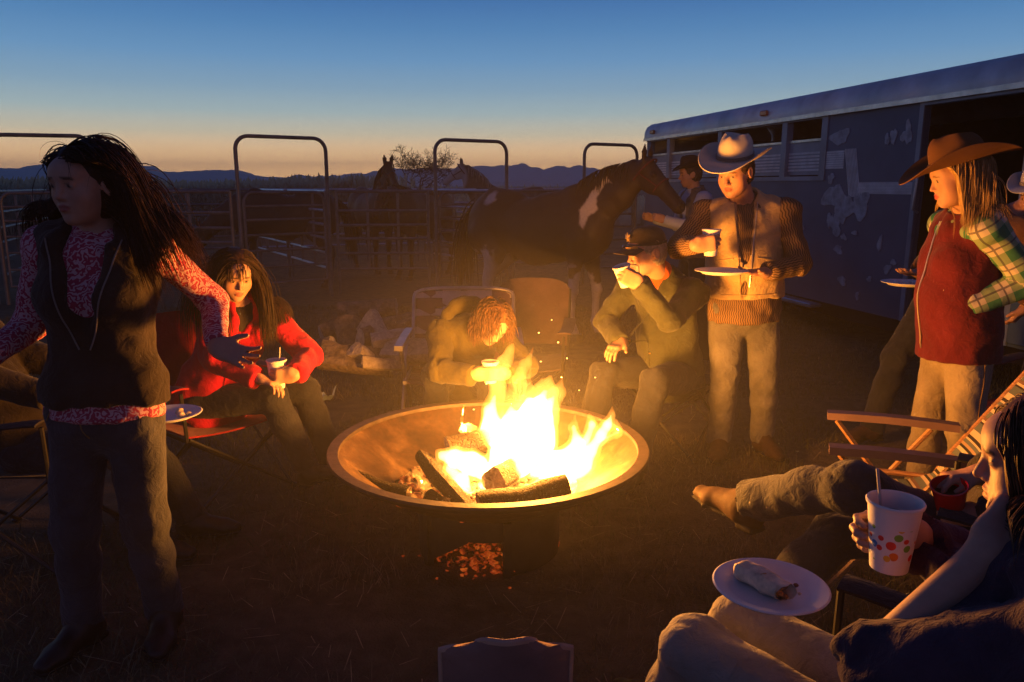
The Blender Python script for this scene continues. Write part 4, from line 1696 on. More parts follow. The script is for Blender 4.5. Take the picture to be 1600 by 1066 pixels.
# ash bed in the dish
M['ash'] = mat('ash', (.19, .15, .115), .95, .1, var=.55, scale=30, bump=.6, bscale=90, bdist=.02)
rs_ = np.linspace(0, .40, 22); an_ = np.linspace(0, 2 * math.pi, 64, endpoint=False)
Rr, Aa = np.meshgrid(rs_, an_, indexing='ij')
X_, Y_ = FC[0] + Rr * np.cos(Aa), FC[1] + Rr * np.sin(Aa)
nz = fbm(np.stack([X_ * 11, Y_ * 11, 0 * X_], -1), 4)
Zb = BOT + (RIM_Z - BOT) * (Rr / RIM_R) ** 2
Z_ = np.maximum(Zb + .002 - .012 * (Rr > .385), .262 + .018 * nz - .05 * (Rr / .42) ** 4 + .0 * Rr)
Z_ = np.where(Rr > .395, Zb - .008, Z_)
V = np.stack([X_, Y_, Z_], -1).reshape(-1, 3)
i2, j2 = np.meshgrid(np.arange(21), np.arange(64), indexing='ij')
a = (i2 * 64 + j2).ravel(); b = (i2 * 64 + (j2 + 1) % 64).ravel()
kind(link('ash_bed', npmesh('ash_bed', V, np.stack([a, a + 64, b + 64, b], 1)), M['ash']), 'stuff')


def coal_material():
    t = NT('glowing_coal')
    co = t.coord('Object')
    n = t.noise(co, 26, 5, .8)
    t.base(t.ramp(n, [(.3, (.02, .015, .012)), (.7, (.17, .13, .10))]))
    e = t.ramp(n, [(.42, (0, 0, 0)), (.54, (.5, .045, .004)), (.7, (1.0, .20, .02))])
    t.link(e, t.b.inputs['Emission Color'])
    t.b.inputs['Emission Strength'].default_value = .42
    t.rough(.95, .1)
    t.bump(n, .5, .02)
    return t.m


M['coal'] = coal_material()


def lumps(name, pts, sizes, m, seed, kind_='stuff'):
    r_ = np.random.default_rng(seed)
    ico = [(0, 0, 1), (.9, 0, .4), (.28, .85, .4), (-.72, .53, .4), (-.72, -.53, .4), (.28, -.85, .4), (.72, .53, -.4), (-.28, .85, -.4), (-.9, 0, -.4), (-.28, -.85, -.4), (.72, -.53, -.4), (0, 0, -1)]
    f = [(0, 1, 2), (0, 2, 3), (0, 3, 4), (0, 4, 5), (0, 5, 1), (1, 6, 2), (2, 7, 3), (3, 8, 4), (4, 9, 5), (5, 10, 1), (6, 7, 2), (7, 8, 3), (8, 9, 4), (9, 10, 5), (10, 6, 1), (6, 11, 7), (7, 11, 8), (8, 11, 9), (9, 11, 10), (10, 11, 6)]
    ico = np.array(ico, float)
    V, F = [], []
    for p, s_ in zip(pts, sizes):
        q = ico * (s_ * (.7 + .6 * r_.random((12, 1)))) * (A(1, 1, .7) * (.8 + .5 * r_.random(3)))
        an = r_.random() * 6.28
        q = q @ np.array([[math.cos(an), -math.sin(an), 0], [math.sin(an), math.cos(an), 0], [0, 0, 1]])
        F += [tuple(i + len(V) * 12 for i in t_) for t_ in f]
        V.append(q + p)
    o = link(name, npmesh(name, np.concatenate(V), np.array(F)), m, None, False)
    return kind(o, kind_)


r_ = np.random.default_rng(8)
pts, sz = [], []
for i in range(260):                      # coals between the logs
    a = r_.random() * 6.28; q = .36 * math.sqrt(r_.random())
    x, y = FC[0] - .04 + q * math.cos(a), FC[1] - .06 + q * math.sin(a)
    pts.append(A(x, y, .275 + .03 * r_.random())); sz.append(.010 + .018 * r_.random())
lumps('coals', pts, sz, M['coal'], 4)
pts, sz = [], []
for i in range(700):                      # hot coals that fell into the drum
    a = r_.random() * 6.28; q = .30 * math.sqrt(r_.random())
    x, y = FC[0] + q * math.cos(a), FC[1] + q * math.sin(a)
    pts.append(A(x, y, .015 + .06 * (1 - q / .3) * r_.random())); sz.append(.007 + .008 * r_.random())
for i in range(14):
    a = math.radians(250 + r_.normal() * 17); q = .30 + .07 * abs(r_.normal())
    pts.append(A(FC[0] + q * math.cos(a), FC[1] + q * math.sin(a), .008)); sz.append(.004 + .005 * r_.random())
lumps('embers', pts, sz, M['coal'], 5)


# ------------------------------------------------------------------ burning logs
def char_material():
    t = NT('charred_wood')
    co = t.coord('Object')
    n = t.noise(co, 9, 5, .5)
    v = t.new('TexVoronoi', feature='DISTANCE_TO_EDGE'); v.inputs['Scale'].default_value = 58
    mp = t.new('Mapping'); mp.inputs['Scale'].default_value = (1, 1, 1); nv = t.new('TexNoise'); nv.inputs['Scale'].default_value = 14; nv.inputs['Detail'].default_value = 3; t.link(co, nv.inputs['Vector'])
    t.link(t.mix(.06, co, nv.outputs['Color']), mp.inputs[0]); t.link(mp.outputs[0], v.inputs['Vector'])
    crack = v.outputs['Distance']
    c = t.ramp(n, [(.34, (.014, .011, .009)), (.58, (.045, .030, .021)), (.76, (.16, .12, .09))])
    t.base(t.mix(t.ramp(crack, [(.0, .85), (.045, 0.0)]), c, (.008, .006, .005)))
    t.rough(.9, .2)
    t.bump(t.math('ADD', t.ramp(crack, [(0, 0.0), (.12, 1.0)]), n), .7, .018)
    return t.m


M['char'] = char_material()


def wood_mats():
    t = NT('split_wood')
    co = t.coord('Object', (1, 1, 1))
    n = t.noise(co, 16, 5, 1.5); g = t.noise(co, 70, 3)
    t.base(t.mix(.4, t.ramp(n, [(.3, (.30, .25, .19)), (.7, (.55, .49, .40))]), t.ramp(g, [(.3, (.5, .5, .5)), (.7, (1.1, 1.1, 1.1))]), 'MULTIPLY'))
    t.rough(.85, .2); t.bump(t.math('ADD', n, g), .4, .01)
    M['wood'] = t.m
    M['logbark'] = mat('log_bark', (.17, .135, .11), .95, .1, var=.5, scale=20, bump=.9, bscale=45, bdist=.02)


wood_mats()


def log(p, q, r0, r1, m, m_end, label, seed, split=0.0, group=None, name='firewood_log', sq=1.0):
    """rough log; split>0 gives a flat split face"""
    p, q = np.asarray(p, float), np.asarray(q, float)
    rr_ = np.random.default_rng(seed)
    ax = nrm(q - p); L = np.linalg.norm(q - p)
    x = nrm(np.cross(ax, A(.2, .1, 1))); y = np.cross(ax, x)
    root = empty(name, (p + q) / 2, label, 'log', group)
    n, m_ = 18, 9
    V = []
    for i in range(m_):
        t = i / (m_ - 1)
        for j in range(n):
            a = 2 * math.pi * j / n
            ca, sa = math.cos(a), math.sin(a)
            rad = r0 + (r1 - r0) * t
            rad *= 1 + .16 * float(fbm(A(ca * 1.4 + seed, sa * 1.4, t * L * 7), 3))
            if split:
                fa = (a - split) % (2 * math.pi) - math.pi
                if abs(fa) < 1.25:
                    rad *= min(1, .42 / max(math.cos(fa), .2))
            c = p + ax * L * t + (x * noise3(A(t * 2 + seed, 0, 0)) + y * noise3(A(t * 2, seed, 0))) * .012
            V.append(c + (x * ca + y * sa) * rad)
    F = []
    for i in range(m_ - 1):
        for j in range(n):
            j2_ = (j + 1) % n
            F.append((i * n + j, i * n + j2_, (i + 1) * n + j2_, (i + 1) * n + j))
    mb_ = MB(); mb_.add(V, F); mb_.build('bark', m, root, True)
    for e, i in ((p, 0), (q, m_ - 1)):
        mb_ = MB()
        ring = [V[i * n + j] for j in range(n)]
        c = np.mean(ring, 0) + ax * (.006 if i else -.006)
        mb_.add([c] + [c + (v - c) * .55 + ax * rr_.normal() * .003 for v in ring] + ring, [(0, 1 + j, 1 + (j + 1) % n) if i else (0, 1 + (j + 1) % n, 1 + j) for j in range(n)] +
                [(1 + j, 1 + n + j, 1 + n + (j + 1) % n, 1 + (j + 1) % n) if i else (1 + j, 1 + (j + 1) % n, 1 + n + (j + 1) % n, 1 + n + j) for j in range(n)])
        mb_.build('cut_end', m_end, root)
    return root


M['log_end'] = mat('ashy_log_end', (.30, .24, .18), .95, .1, var=.5, scale=40, bump=.5)
log(at(662, 712, 3.16), at(738, 792, 2.80), .044, .042, M['char'], M['log_end'], 'charred log lying from the left towards the front rim of the fire bowl', 3, 1.2, 'logs burning in the fire bowl', 'burning_log')
log(at(748, 792, 2.78), at(886, 762, 2.86), .050, .054, M['char'], M['log_end'], 'thick ash-grey log along the front rim of the fire bowl', 5, 0, 'logs burning in the fire bowl', 'burning_log')
log(at(700, 700, 3.15), at(800, 672, 3.28), .040, .036, M['char'], M['log_end'], 'cracked black log lying across the top of the burning pile', 8, 0, 'logs burning in the fire bowl', 'burning_log')
log(at(731, 684, 3.22), at(790, 700, 3.55), .050, .05, M['char'], M['log_end'], 'burning log stub with its hollow cut end towards the camera', 11, 0, 'logs burning in the fire bowl', 'burning_log')
log(at(770, 752, 2.98), at(850, 700, 3.42), .055, .05, M['char'], M['log_end'], 'dark log glimpsed in the gap in the middle of the flames', 14, 0, 'logs burning in the fire bowl', 'burning_log')
log(at(668, 775, 2.93), at(702, 792, 2.84), .034, .03, M['char'], M['log_end'], 'small charred chunk with a white ash edge left of the logs', 17, 0, 'logs burning in the fire bowl', 'burning_log')
log(at(560, 745, 3.05), at(640, 768, 2.95), .028, .022, M['char'], M['log_end'], 'thin blackened branch lying on the ash at the left of the bowl', 19, 0, 'logs burning in the fire bowl', 'burning_log')

# ------------------------------------------------------------------ flames: solid tongues of hot gas
def flame_material(name, col, strength, surf=0.02):
    t = NT(name)
    t.n.remove(t.b)
    e = t.new('Emission'); e.inputs['Color'].default_value = (*col, 1); e.inputs['Strength'].default_value = strength
    t.link(e.outputs[0], t.out.inputs['Volume'])
    tr = t.new('BsdfTransparent'); es = t.new('Emission')
    es.inputs['Color'].default_value = (*col, 1); es.inputs['Strength'].default_value = .6
    mx = t.new('MixShader'); mx.inputs[0].default_value = surf
    t.link(tr.outputs[0], mx.inputs[1]); t.link(es.outputs[0], mx.inputs[2]); t.link(mx.outputs[0], t.out.inputs['Surface'])
    return t.m


M['flame'] = flame_material('flame', (1.0, .31, .040), 34)
M['flame_core'] = flame_material('flame_core', (1.0, .60, .22), 90, .0)
campfire = empty('campfire', FC + UP * .3, 'bright yellow-white flames leaping from the logs in the steel bowl', 'fire')


def tongue(chain, Y, depth=.8, k=.02):
    """chain of (u, v, radius in px): tapered cones at ground distance about Y"""
    out_ = []
    P_ = [at(u, v, Y) for u, v, r__ in chain]
    pxm = Y / 1200 * 1.02
    for i in range(len(chain) - 1):
        ra, rb = chain[i][2] * pxm, chain[i + 1][2] * pxm
        out_.append((econe(P_[i], P_[i + 1], (ra, max(ra * depth, .004)), (rb, max(rb * depth, .003)), A(1, 0, 0)), k, False))
    return out_


FL = []
for ch, Y in (([(752, 765, 10), (775, 748, 26), (800, 715, 42), (825, 680, 50), (842, 640, 34), (855, 612, 18), (863, 588, 5)], 3.12),
              ([(800, 700, 30), (770, 672, 26), (766, 640, 17), (776, 602, 14), (788, 566, 10), (799, 538, 2)], 3.20),
              ([(806, 636, 8), (812, 598, 12), (824, 566, 10), (833, 542, 2)], 3.24),
              ([(800, 660, 26), (800, 622, 11), (803, 588, 3)], 3.10), ([(824, 640, 22), (826, 606, 8), (832, 574, 2)], 3.16),
              ([(850, 640, 26), (872, 612, 11), (880, 590, 3)], 3.18),
              ([(840, 742, 20), (868, 728, 30), (895, 722, 30), (904, 694, 17), (896, 668, 8), (899, 648, 2)], 3.16),
              ([(880, 755, 20), (908, 738, 22), (922, 704, 15), (938, 680, 13), (950, 664, 11), (957, 648, 6), (959, 634, 2)], 3.22),
              ([(915, 690, 12), (926, 664, 9), (922, 648, 3)], 3.28), ([(934, 690, 9), (966, 676, 7), (962, 655, 3)], 3.26),
              ([(775, 740, 24), (735, 724, 24), (708, 716, 19), (690, 712, 11), (680, 704, 2)], 3.06),
              ([(742, 780, 7), (722, 752, 17), (702, 732, 11), (697, 720, 3)], 3.00),
              ([(676, 770, 4), (662, 756, 7), (650, 740, 5), (642, 729, 1.5)], 2.98),
              ([(655, 786, 3), (646, 778, 5), (641, 768, 2)], 2.92), ([(722, 672, 3), (721, 655, 3), (723, 632, .8)], 3.24),
              ([(742, 790, 2), (745, 772, 7), (752, 755, 12)], 2.86), ([(850, 752, 12), (800, 770, 8), (765, 780, 3)], 2.98)):
    FL += tongue(ch, Y)
HOLE = [(ell(at(783, 738, 2.95), A(.068, .17, .055)), .02, True), (ell(at(776, 700, 2.9), A(.02, .03, .012)), .01, True)]


def flame_mesh(prims, h, grow, amp, seed):
    f = field_of(prims, h, .05)
    f.D -= grow
    if grow < 0:        # the white-hot part stays low
        f.D += .022 * np.clip((f.ax[2] - .54) / .16, 0, 1.4)[None, None, :]
    V, F = f.mesh()
    V = relax(V, F, 1)
    N = normals(V, F)
    q = V * A(17, 17, 6) + seed
    d = amp * fbm(q, 3) + amp * .5 * noise3(V * A(60, 60, 18) + seed)
    hgt = np.clip((V[:, 2] - .35) / .3, .3, 1)
    V = V + N * (d * hgt)[:, None]
    # licks drift sideways as they rise
    V[:, 0] += .012 * noise3(np.stack([V[:, 2] * 9, V[:, 0] * 4, V[:, 1] * 3], 1)) * np.clip((V[:, 2] - .4) * 4, 0, 1)
    return V, F


V, F = flame_mesh(FL + HOLE, .0075, .0, .011, 2.0)
link('flame', npmesh('flame', V, F), M['flame'], campfire)
V, F = flame_mesh(FL + HOLE, .008, -.0115, .009, 9.0)
link('flame_core', npmesh('flame_core', V, F), M['flame_core'], campfire)
# the fire's own light
for i, (px, Y, pw, rad) in enumerate((((800, 690), 3.10, 70, .09), ((838, 662), 3.14, 150, .09), ((890, 690), 3.2, 54, .08), ((803, 605), 3.18, 100, .07))):
    ld = bpy.data.lights.new('fire_light', 'POINT')
    ld.energy = pw; ld.color = (1.0, .345, .043); ld.shadow_soft_size = rad
    lo_ = bpy.data.objects.new('fire_light', ld); COL.objects.link(lo_)
    lo_.parent = campfire
    lo_.location = at(*px, Y) - np.array(campfire.location)
# sparks
M['spark'] = flame_material('spark', (1, .45, .08), 2)
ts = NT('spark_glow'); ts.b.inputs['Emission Color'].default_value = (1, .5, .12, 1); ts.b.inputs['Emission Strength'].default_value = 6; ts.base((.02, .01, .01))
lumps('sparks', [at(u, v, y) for u, v, y in ((845, 565, 3.2), (862, 500, 3.3), (872, 535, 3.0), (760, 600, 3.1), (905, 610, 3.3), (740, 640, 3.2), (886, 560, 3.1), (842, 520, 3.2), (930, 590, 3.3))], [.0035] * 9, ts.m, 3)

# ------------------------------------------------------------------ smoke drifting from the fire and the evening haze
def vol(name, dens, col=(1, 1, 1), aniso=.25):
    m = bpy.data.materials.new(name); m.use_nodes = True
    n = m.node_tree.nodes; n.clear()
    o = n.new('ShaderNodeOutputMaterial'); v = n.new('ShaderNodeVolumePrincipled')
    v.inputs['Density'].default_value = dens
    v.inputs['Color'].default_value = (*col, 1)
    v.inputs['Anisotropy'].default_value = aniso
    m.node_tree.links.new(v.outputs[0], o.inputs['Volume'])
    return m


def puff(name, c, r_, dens, seed):
    n, m_ = 28, 16
    V, F = [], []
    for i in range(m_ + 1):
        th = math.pi * i / m_
        for j in range(n):
            ph = 2 * math.pi * j / n
            d = A(math.sin(th) * math.cos(ph), math.sin(th) * math.sin(ph), math.cos(th))
            V.append(np.asarray(c) + d * np.asarray(r_) * (1 + .18 * float(fbm(d * 1.6 + seed, 3))))
    for i in range(m_):
        for j in range(n):
            F.append((i * n + j, (i + 1) * n + j, (i + 1) * n + (j + 1) % n, i * n + (j + 1) % n))
    V = np.array(V); V[:, 2] = np.maximum(V[:, 2], .06)
    mb_ = MB(); mb_.add(V, F)
    return kind(mb_.build(name, vol(name + '_air', dens), None, True), 'stuff')


puff('smoke', FC + A(.05, .35, .75), (1.7, 1.6, 1.0), .0045, 1.0)
puff('smoke', FC + A(-.1, 1.4, .9), (2.9, 3.4, 1.6), .0040, 4.0)
puff('smoke', FC + A(.15, -.2, .45), (1.6, 1.5, .75), .0070, 7.0)
mb = MB(); mb.box((0, 1520, 48), (9600, 3960, 99))
kind(mb.build('haze', vol('haze_air', .00052, (.70, .84, 1.0), 0.0), None), 'stuff')
# ------------------------------------------------------------------ horses
def coat_mat(name, col, kindp=0):
    t = NT(name)
    at_ = t.new('Attribute', attribute_name='Col')
    co = t.coord('Object', (1, 1, 1))
    n = t.noise(co, 45, 4)
    t.base(t.mix(.3, at_.outputs['Color'], t.ramp(n, [(.3, (.6, .6, .6)), (.7, (1.15, 1.15, 1.15))]), 'MULTIPLY'))
    t.rough(.6, .35)
    t.bump(t.noise(co, 160, 3), .1, .004)
    return t.m


M['coat'] = coat_mat('horse_coat', (.1, .06, .04))
M['mane'] = hair_mat('dark_mane', (.03, .02, .015))
M['mane_pale'] = hair_mat('pale_mane', (.32, .29, .25))
M['hoof'] = mat('hoof', (.05, .04, .035), .6)
M['halter'] = mat('halter_strap', (.10, .03, .03), .7)


def horse(loc, yaw, label, paint, poll=(1.10, 0, 1.74), muzzle=(1.46, 0, 1.34), scale=1.0, mane='mane', halter=True, legs=None, tail=True, h=.016, turn=0.0):
    root = empty('horse', loc, label, 'horse', 'horses in and beside the pens')
    ca, sa = math.cos(yaw), math.sin(yaw)
    Rz = np.array([[ca, -sa, 0], [sa, ca, 0], [0, 0, 1]])
    loc = np.asarray(loc, float)
    poll, muz = A(*poll), A(*muzzle)

    def Wd(p):
        return (np.asarray(p) * scale) @ Rz.T + loc
    P = []

    def E(c, r_, k=.06, R=None, sub=False):
        P.append((ell(A(*c), A(*r_), R), k, sub))

    def C(a, b, ra, rb, k=.05):
        P.append((cone(A(*a), A(*b), ra, rb), k, False))
    side = A(0, 1, 0)
    P.append((econe(A(.42, 0, 1.13), A(-.05, 0, 1.07), (.235, .325), (.275, .335), side), .08, False))
    P.append((econe(A(-.05, 0, 1.07), A(-.45, 0, 1.16), (.275, .335), (.25, .29), side), .08, False))
    E((-.56, 0, 1.20), (.33, .265, .30)); E((-.72, .10, 1.06), (.17, .14, .25)); E((-.72, -.10, 1.06), (.17, .14, .25))
    E((.50, 0, 1.12), (.26, .225, .34)); E((.66, 0, 1.10), (.16, .18, .22))
    C((.40, 0, 1.42), (.05, 0, 1.37), .11, .09, .08); C((-.3, 0, 1.40), (-.62, 0, 1.43), .08, .09, .08)
    nb = A(.62, 0, 1.24); nt = A(.38, 0, 1.45)
    th = poll - A(.0, 0, .06)
    d = nrm(muz - poll)
    # neck: from shoulder to throat, deep at the base
    mid = (nb * .5 + th * .5) + A(.02, 0, .03)
    P.append((econe(A(.56, 0, 1.25), mid, (.145, .25), (.095, .165), side), .07, False))
    P.append((econe(mid, th - d * .02 + A(-.02, 0, -.02), (.095, .165), (.07, .115), side), .05, False))
    P.append((econe(nt, poll + A(-.08, 0, .0), (.07, .09), (.045, .06), side), .06, False))
    # head
    P.append((econe(poll + d * .02, poll + d * .26, (.082, .115), (.062, .088), side), .03, False))
    P.append((econe(poll + d * .26, muz, (.056, .082), (.050, .066), side), .03, False))
    nd = nrm(np.cross(side, d))
    if nd[2] > 0:
        nd = -nd
    P.append((ell(poll + d * .16 + nd * .055, A(.13, .062, .095), np.stack([d, side, nd], 1)), .03, False))
    P.append((ell(muz + d * .005, A(.06, .056, .062), np.stack([d, side, nd], 1)), .02, False))
    for s_ in (1, -1):
        P.append((ell(muz + d * .035 + side * s_ * .032 - nd * .025, A(.018, .012, .014), np.stack([d, side, nd], 1)), .008, True))
        P.append((ell(poll + d * .16 + side * s_ * .068 - nd * .045, A(.03, .018, .022), np.stack([d, side, nd], 1)), .012, False))
        e0 = poll + side * s_ * .052 - nd * .055 - d * .0
        e1 = e0 + UP * .16 + side * s_ * .02 + A(.015, 0, 0)
        P.append((econe(e0, e0 * .45 + e1 * .55, (.030, .022), (.034, .02), side), .012, False))
        P.append((econe(e0 * .45 + e1 * .55, e1, (.034, .02), (.006, .006), side), .01, False))
    lg = legs or {}
    for s_ in (1, -1):
        o = lg.get(('f', s_), 0.0)
        C((.50, s_ * .13, 1.02), (.50 + o * .4, s_ * .125, .78), .115, .078)
        C((.50 + o * .4, s_ * .125, .78), (.51 + o, s_ * .12, .50), .072, .05, .03)
        C((.51 + o, s_ * .12, .50), (.50 + o, s_ * .12, .44), .056, .042, .02)
        C((.50 + o, s_ * .12, .44), (.49 + o, s_ * .12, .17), .037, .034, .02)
        C((.49 + o, s_ * .12, .17), (.54 + o, s_ * .12, .07), .043, .042, .02)
        o = lg.get(('h', s_), 0.0)
        C((-.62, s_ * .15, 1.05), (-.50, s_ * .16, .84), .17, .12)
        C((-.50, s_ * .16, .84), (-.72 + o, s_ * .14, .56), .112, .058, .03)
        C((-.72 + o, s_ * .14, .56), (-.74 + o, s_ * .14, .48), .062, .048, .02)
        C((-.73 + o, s_ * .14, .48), (-.70 + o, s_ * .135, .17), .044, .038, .02)
        C((-.70 + o, s_ * .135, .17), (-.65 + o, s_ * .135, .07), .045, .043, .02)
    f = field_of(P, h, .05, [(poll - .12 - abs(muz - poll), poll + .25 + abs(muz - poll))], h * .6)
    V, F = f.mesh(); V = relax(V, F, 1)
    N = normals(V, F)
    V = V + N * (.004 * fbm(V * 7, 3))[:, None]
    C_ = paint(V, poll, muz)
    me = npmesh('body', Wd(V), F)
    set_col(me, C_.astype(np.float32))
    body = link('body', me, M['coat'], root)
    for s_ in (1, -1):
        for kx, x in (('f', .565), ('h', -.625)):
            o = lg.get((kx, s_), 0.0)
            mb_ = MB()
            y = s_ * (.12 if kx == 'f' else .135)
            mb_.lathe([(0, 0), (.066, 0), (.052, .065), (0, .068)], Wd((x + o, y, .0)), 14)
            mb_.build('hoof', M['hoof'], root, True)
    # mane and tail
    r__ = np.random.default_rng(int(abs(loc[0]) * 100))

    def strandmesh(starts, dirs, L, rad, nseg, nm, fall=.5, fly=.05, par=root, mt=M[mane]):
        n = len(starts)
        p = starts.copy(); D = dirs / np.linalg.norm(dirs, axis=1, keepdims=True)
        pts = [p.copy()]
        for i in range(nseg):
            D = D * (1 - fall) + A(0, 0, -1) * fall + r__.normal(size=(n, 3)) * fly
            D /= np.linalg.norm(D, axis=1, keepdims=True)
            p = p + D * (L / nseg)[:, None]; pts.append(p.copy())
        PT = np.stack(pts, 1)
        X = np.stack([np.cos(a_ := r__.random(n) * 6.28), np.sin(a_), 0 * a_], 1)[:, None]
        Y = np.cross(X, A(0, 0, 1))
        pr = np.interp(np.arange(nseg + 1) / nseg, [0, .5, 1], [1, .85, .1])[None, :, None] * rad
        Vv = np.stack([PT + pr * (math.cos(2.094 * j) * X + math.sin(2.094 * j) * Y) for j in range(3)], 2)
        idx = np.arange(n * (nseg + 1) * 3).reshape(n, nseg + 1, 3)
        Ff = np.concatenate([np.stack([idx[:, :-1, j], idx[:, :-1, (j + 1) % 3], idx[:, 1:, (j + 1) % 3], idx[:, 1:, j]], -1).reshape(-1, 4) for j in range(3)])
        link(nm, npmesh(nm, Wd(Vv.reshape(-1, 3)), Ff), mt, par)
    n = 110
    t = r__.random(n)[:, None]
    crest = (A(.36, 0, 1.50) * (1 - t) + (poll + A(-.06, 0, .05)) * t) + A(-.05, 0, .06) * np.sin(t * 3.14)
    strandmesh(crest, np.stack([-.3 + 0 * t[:, 0], np.where(r__.random(n) > .3, -.8, .5), .45 + 0 * t[:, 0]], 1), .20 + .12 * r__.random(n), .010, 5, 'mane', .5)
    n = 14
    strandmesh(np.tile(poll + A(.01, 0, .06), (n, 1)) + r__.normal(size=(n, 3)) * .015, np.tile(d, (n, 1)) + r__.normal(size=(n, 3)) * .3, .14 + .1 * r__.random(n), .008, 4, 'forelock', .3)
    if tail:
        n = 80
        strandmesh(np.tile(A(-.86, 0, 1.30), (n, 1)) + r__.normal(size=(n, 3)) * A(.02, .03, .04), np.tile(A(-.9, 0, -.1), (n, 1)) + r__.normal(size=(n, 3)) * .18, .75 + .25 * r__.random(n), .014, 7, 'tail', .45, .04)
    if halter:
        mb_ = MB()
        sd = A(0, 1, 0)
        for fr_, a_, b_ in ((.30, .066, .094), (.07, .098, .155)):
            c = poll + d * (.43 * fr_ / .30 * .62 if fr_ == .30 else .05)
            mb_.tube([Wd(c + sd * a_ * math.cos(q) + nd * b_ * math.sin(q) + (nd * .02 if fr_ < .1 else 0)) for q in np.linspace(0, 6.283, 24, endpoint=False)], .010, 5, closed=True)
        for s_ in (1, -1):
            mb_.tube([Wd(poll + d * .27 + sd * s_ * .068), Wd(poll + d * .05 + sd * s_ * .098 + nd * .04)], .009, 5)
        mb_.build('halter', M['halter'], root, True)
    return root


def wmix(C, m, c):
    w = np.clip(m, 0, 1)[:, None]
    return C * (1 - w) + np.array(c) * w


def paint_big(V, poll, muz):
    C = np.tile(A(.032, .018, .013), (len(V), 1))
    C = wmix(C, (.5 - V[:, 2]) * 6 * 0, (.03, .02, .015))
    n = fbm(V * 9, 3) * .05
    white = (.50, .45, .40)
    # neck and shoulder patch, ragged at its lower edge
    x, y, z = V[:, 0], V[:, 1], V[:, 2]
    c = .66 + (z - 1.35) * .40
    m = np.minimum((.085 - np.abs(x - c + n) - np.maximum(0, 1.30 - z) * .25) * 40, np.minimum((1.62 - z + n) * 40, (z - 1.08 + n * 2) * 25)) * (y < .05)
    C = wmix(C, m, white)
    m = (.07 - np.hypot((x + .52 + n) * 1.0, (z - 1.42) * .8)) * 30 * (y < -.05)
    C = wmix(C, m, white)
    # stockings
    for (xx, top) in ((.5, .62), (-.68, .80)):
        m = np.minimum((.26 - np.abs(x - xx)) * 20, (top + n * 2 - z + .08 * (y < 0)) * 30)
        C = wmix(C, m, white)
    return C


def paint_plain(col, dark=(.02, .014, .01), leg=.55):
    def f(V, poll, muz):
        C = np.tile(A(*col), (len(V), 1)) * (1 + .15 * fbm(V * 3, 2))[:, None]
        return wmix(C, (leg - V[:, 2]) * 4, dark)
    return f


def paint_face(V, poll, muz):
    C = np.tile(A(.10, .075, .06), (len(V), 1))
    m = (.40 - np.linalg.norm(V - (poll * .3 + muz * .7), axis=1)) * 14
    return wmix(C, m, (.42, .40, .38))


# the big paint horse stands side-on outside the pens, facing right
horse((.31, 8.1, 0), math.radians(-36), 'big dark paint horse with white shoulder patch, standing outside the pens', paint_big,
      poll=(1.14, 0, 1.73), muzzle=(1.52, 0, 1.36), legs={('f', 1): .10, ('f', -1): -.04, ('h', -1): .12, ('h', 1): -.08})
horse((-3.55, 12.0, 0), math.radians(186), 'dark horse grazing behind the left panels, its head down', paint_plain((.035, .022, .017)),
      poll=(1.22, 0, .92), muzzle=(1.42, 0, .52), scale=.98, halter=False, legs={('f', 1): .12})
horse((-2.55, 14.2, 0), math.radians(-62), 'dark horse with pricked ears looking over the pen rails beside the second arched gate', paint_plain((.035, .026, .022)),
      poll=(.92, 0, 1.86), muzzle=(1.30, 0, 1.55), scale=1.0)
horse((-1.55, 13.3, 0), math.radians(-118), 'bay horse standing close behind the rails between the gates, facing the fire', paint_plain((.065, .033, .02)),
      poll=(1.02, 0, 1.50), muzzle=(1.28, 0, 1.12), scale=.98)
horse((-.05, 16.4, 0), math.radians(172), 'pale-faced horse showing its head above the far rails behind the big horse', paint_face,
      poll=(.98, 0, 1.92), muzzle=(1.36, 0, 1.62), mane='mane_pale')
# ------------------------------------------------------------------ cups, plates, chairs
def dotted_cup_mat():
    t = NT('dotted_foam')
    co = t.coord('Object')
    tc = t.new('TexCoord'); mp = t.new('Mapping'); mp.inputs['Scale'].default_value = (1, 1, 1)
    t.link(tc.outputs['UV'], mp.inputs[0])
    v = t.new('TexVoronoi', voronoi_dimensions='2D'); v.inputs['Scale'].default_value = 46; v.inputs['Randomness'].default_value = .85
    t.link(mp.outputs[0], v.inputs['Vector'])
    sep = t.new('SeparateColor'); t.link(v.outputs['Color'], sep.inputs[0])
    rad = t.math('MULTIPLY_ADD', sep.outputs['Green'], .28, .14)
    dot = t.math('LESS_THAN', v.outputs['Distance'], rad)
    sx = t.new('SeparateXYZ'); t.link(mp.outputs[0], sx.inputs[0])
    band = t.math('MULTIPLY', t.math('GREATER_THAN', sx.outputs['Y'], .022), t.math('LESS_THAN', sx.outputs['Y'], .093))
    m = t.math('MULTIPLY', t.math('MULTIPLY', dot, band), t.math('GREATER_THAN', sep.outputs['Blue'], .22))
    c = t.ramp(sep.outputs['Red'], [(0, (.75, .07, .04)), (.25, (.75, .22, .03)), (.42, (.22, .45, .06)), (.62, (.08, .25, .55)), (.78, (.80, .50, .05)), (.9, (.7, .06, .05))], True)
    t.base(t.mix(m, (.80, .78, .74), c))
    t.rough(.6, .3)
    t.bump(t.noise(co, 700, 2), .08, .002)
    return t.m


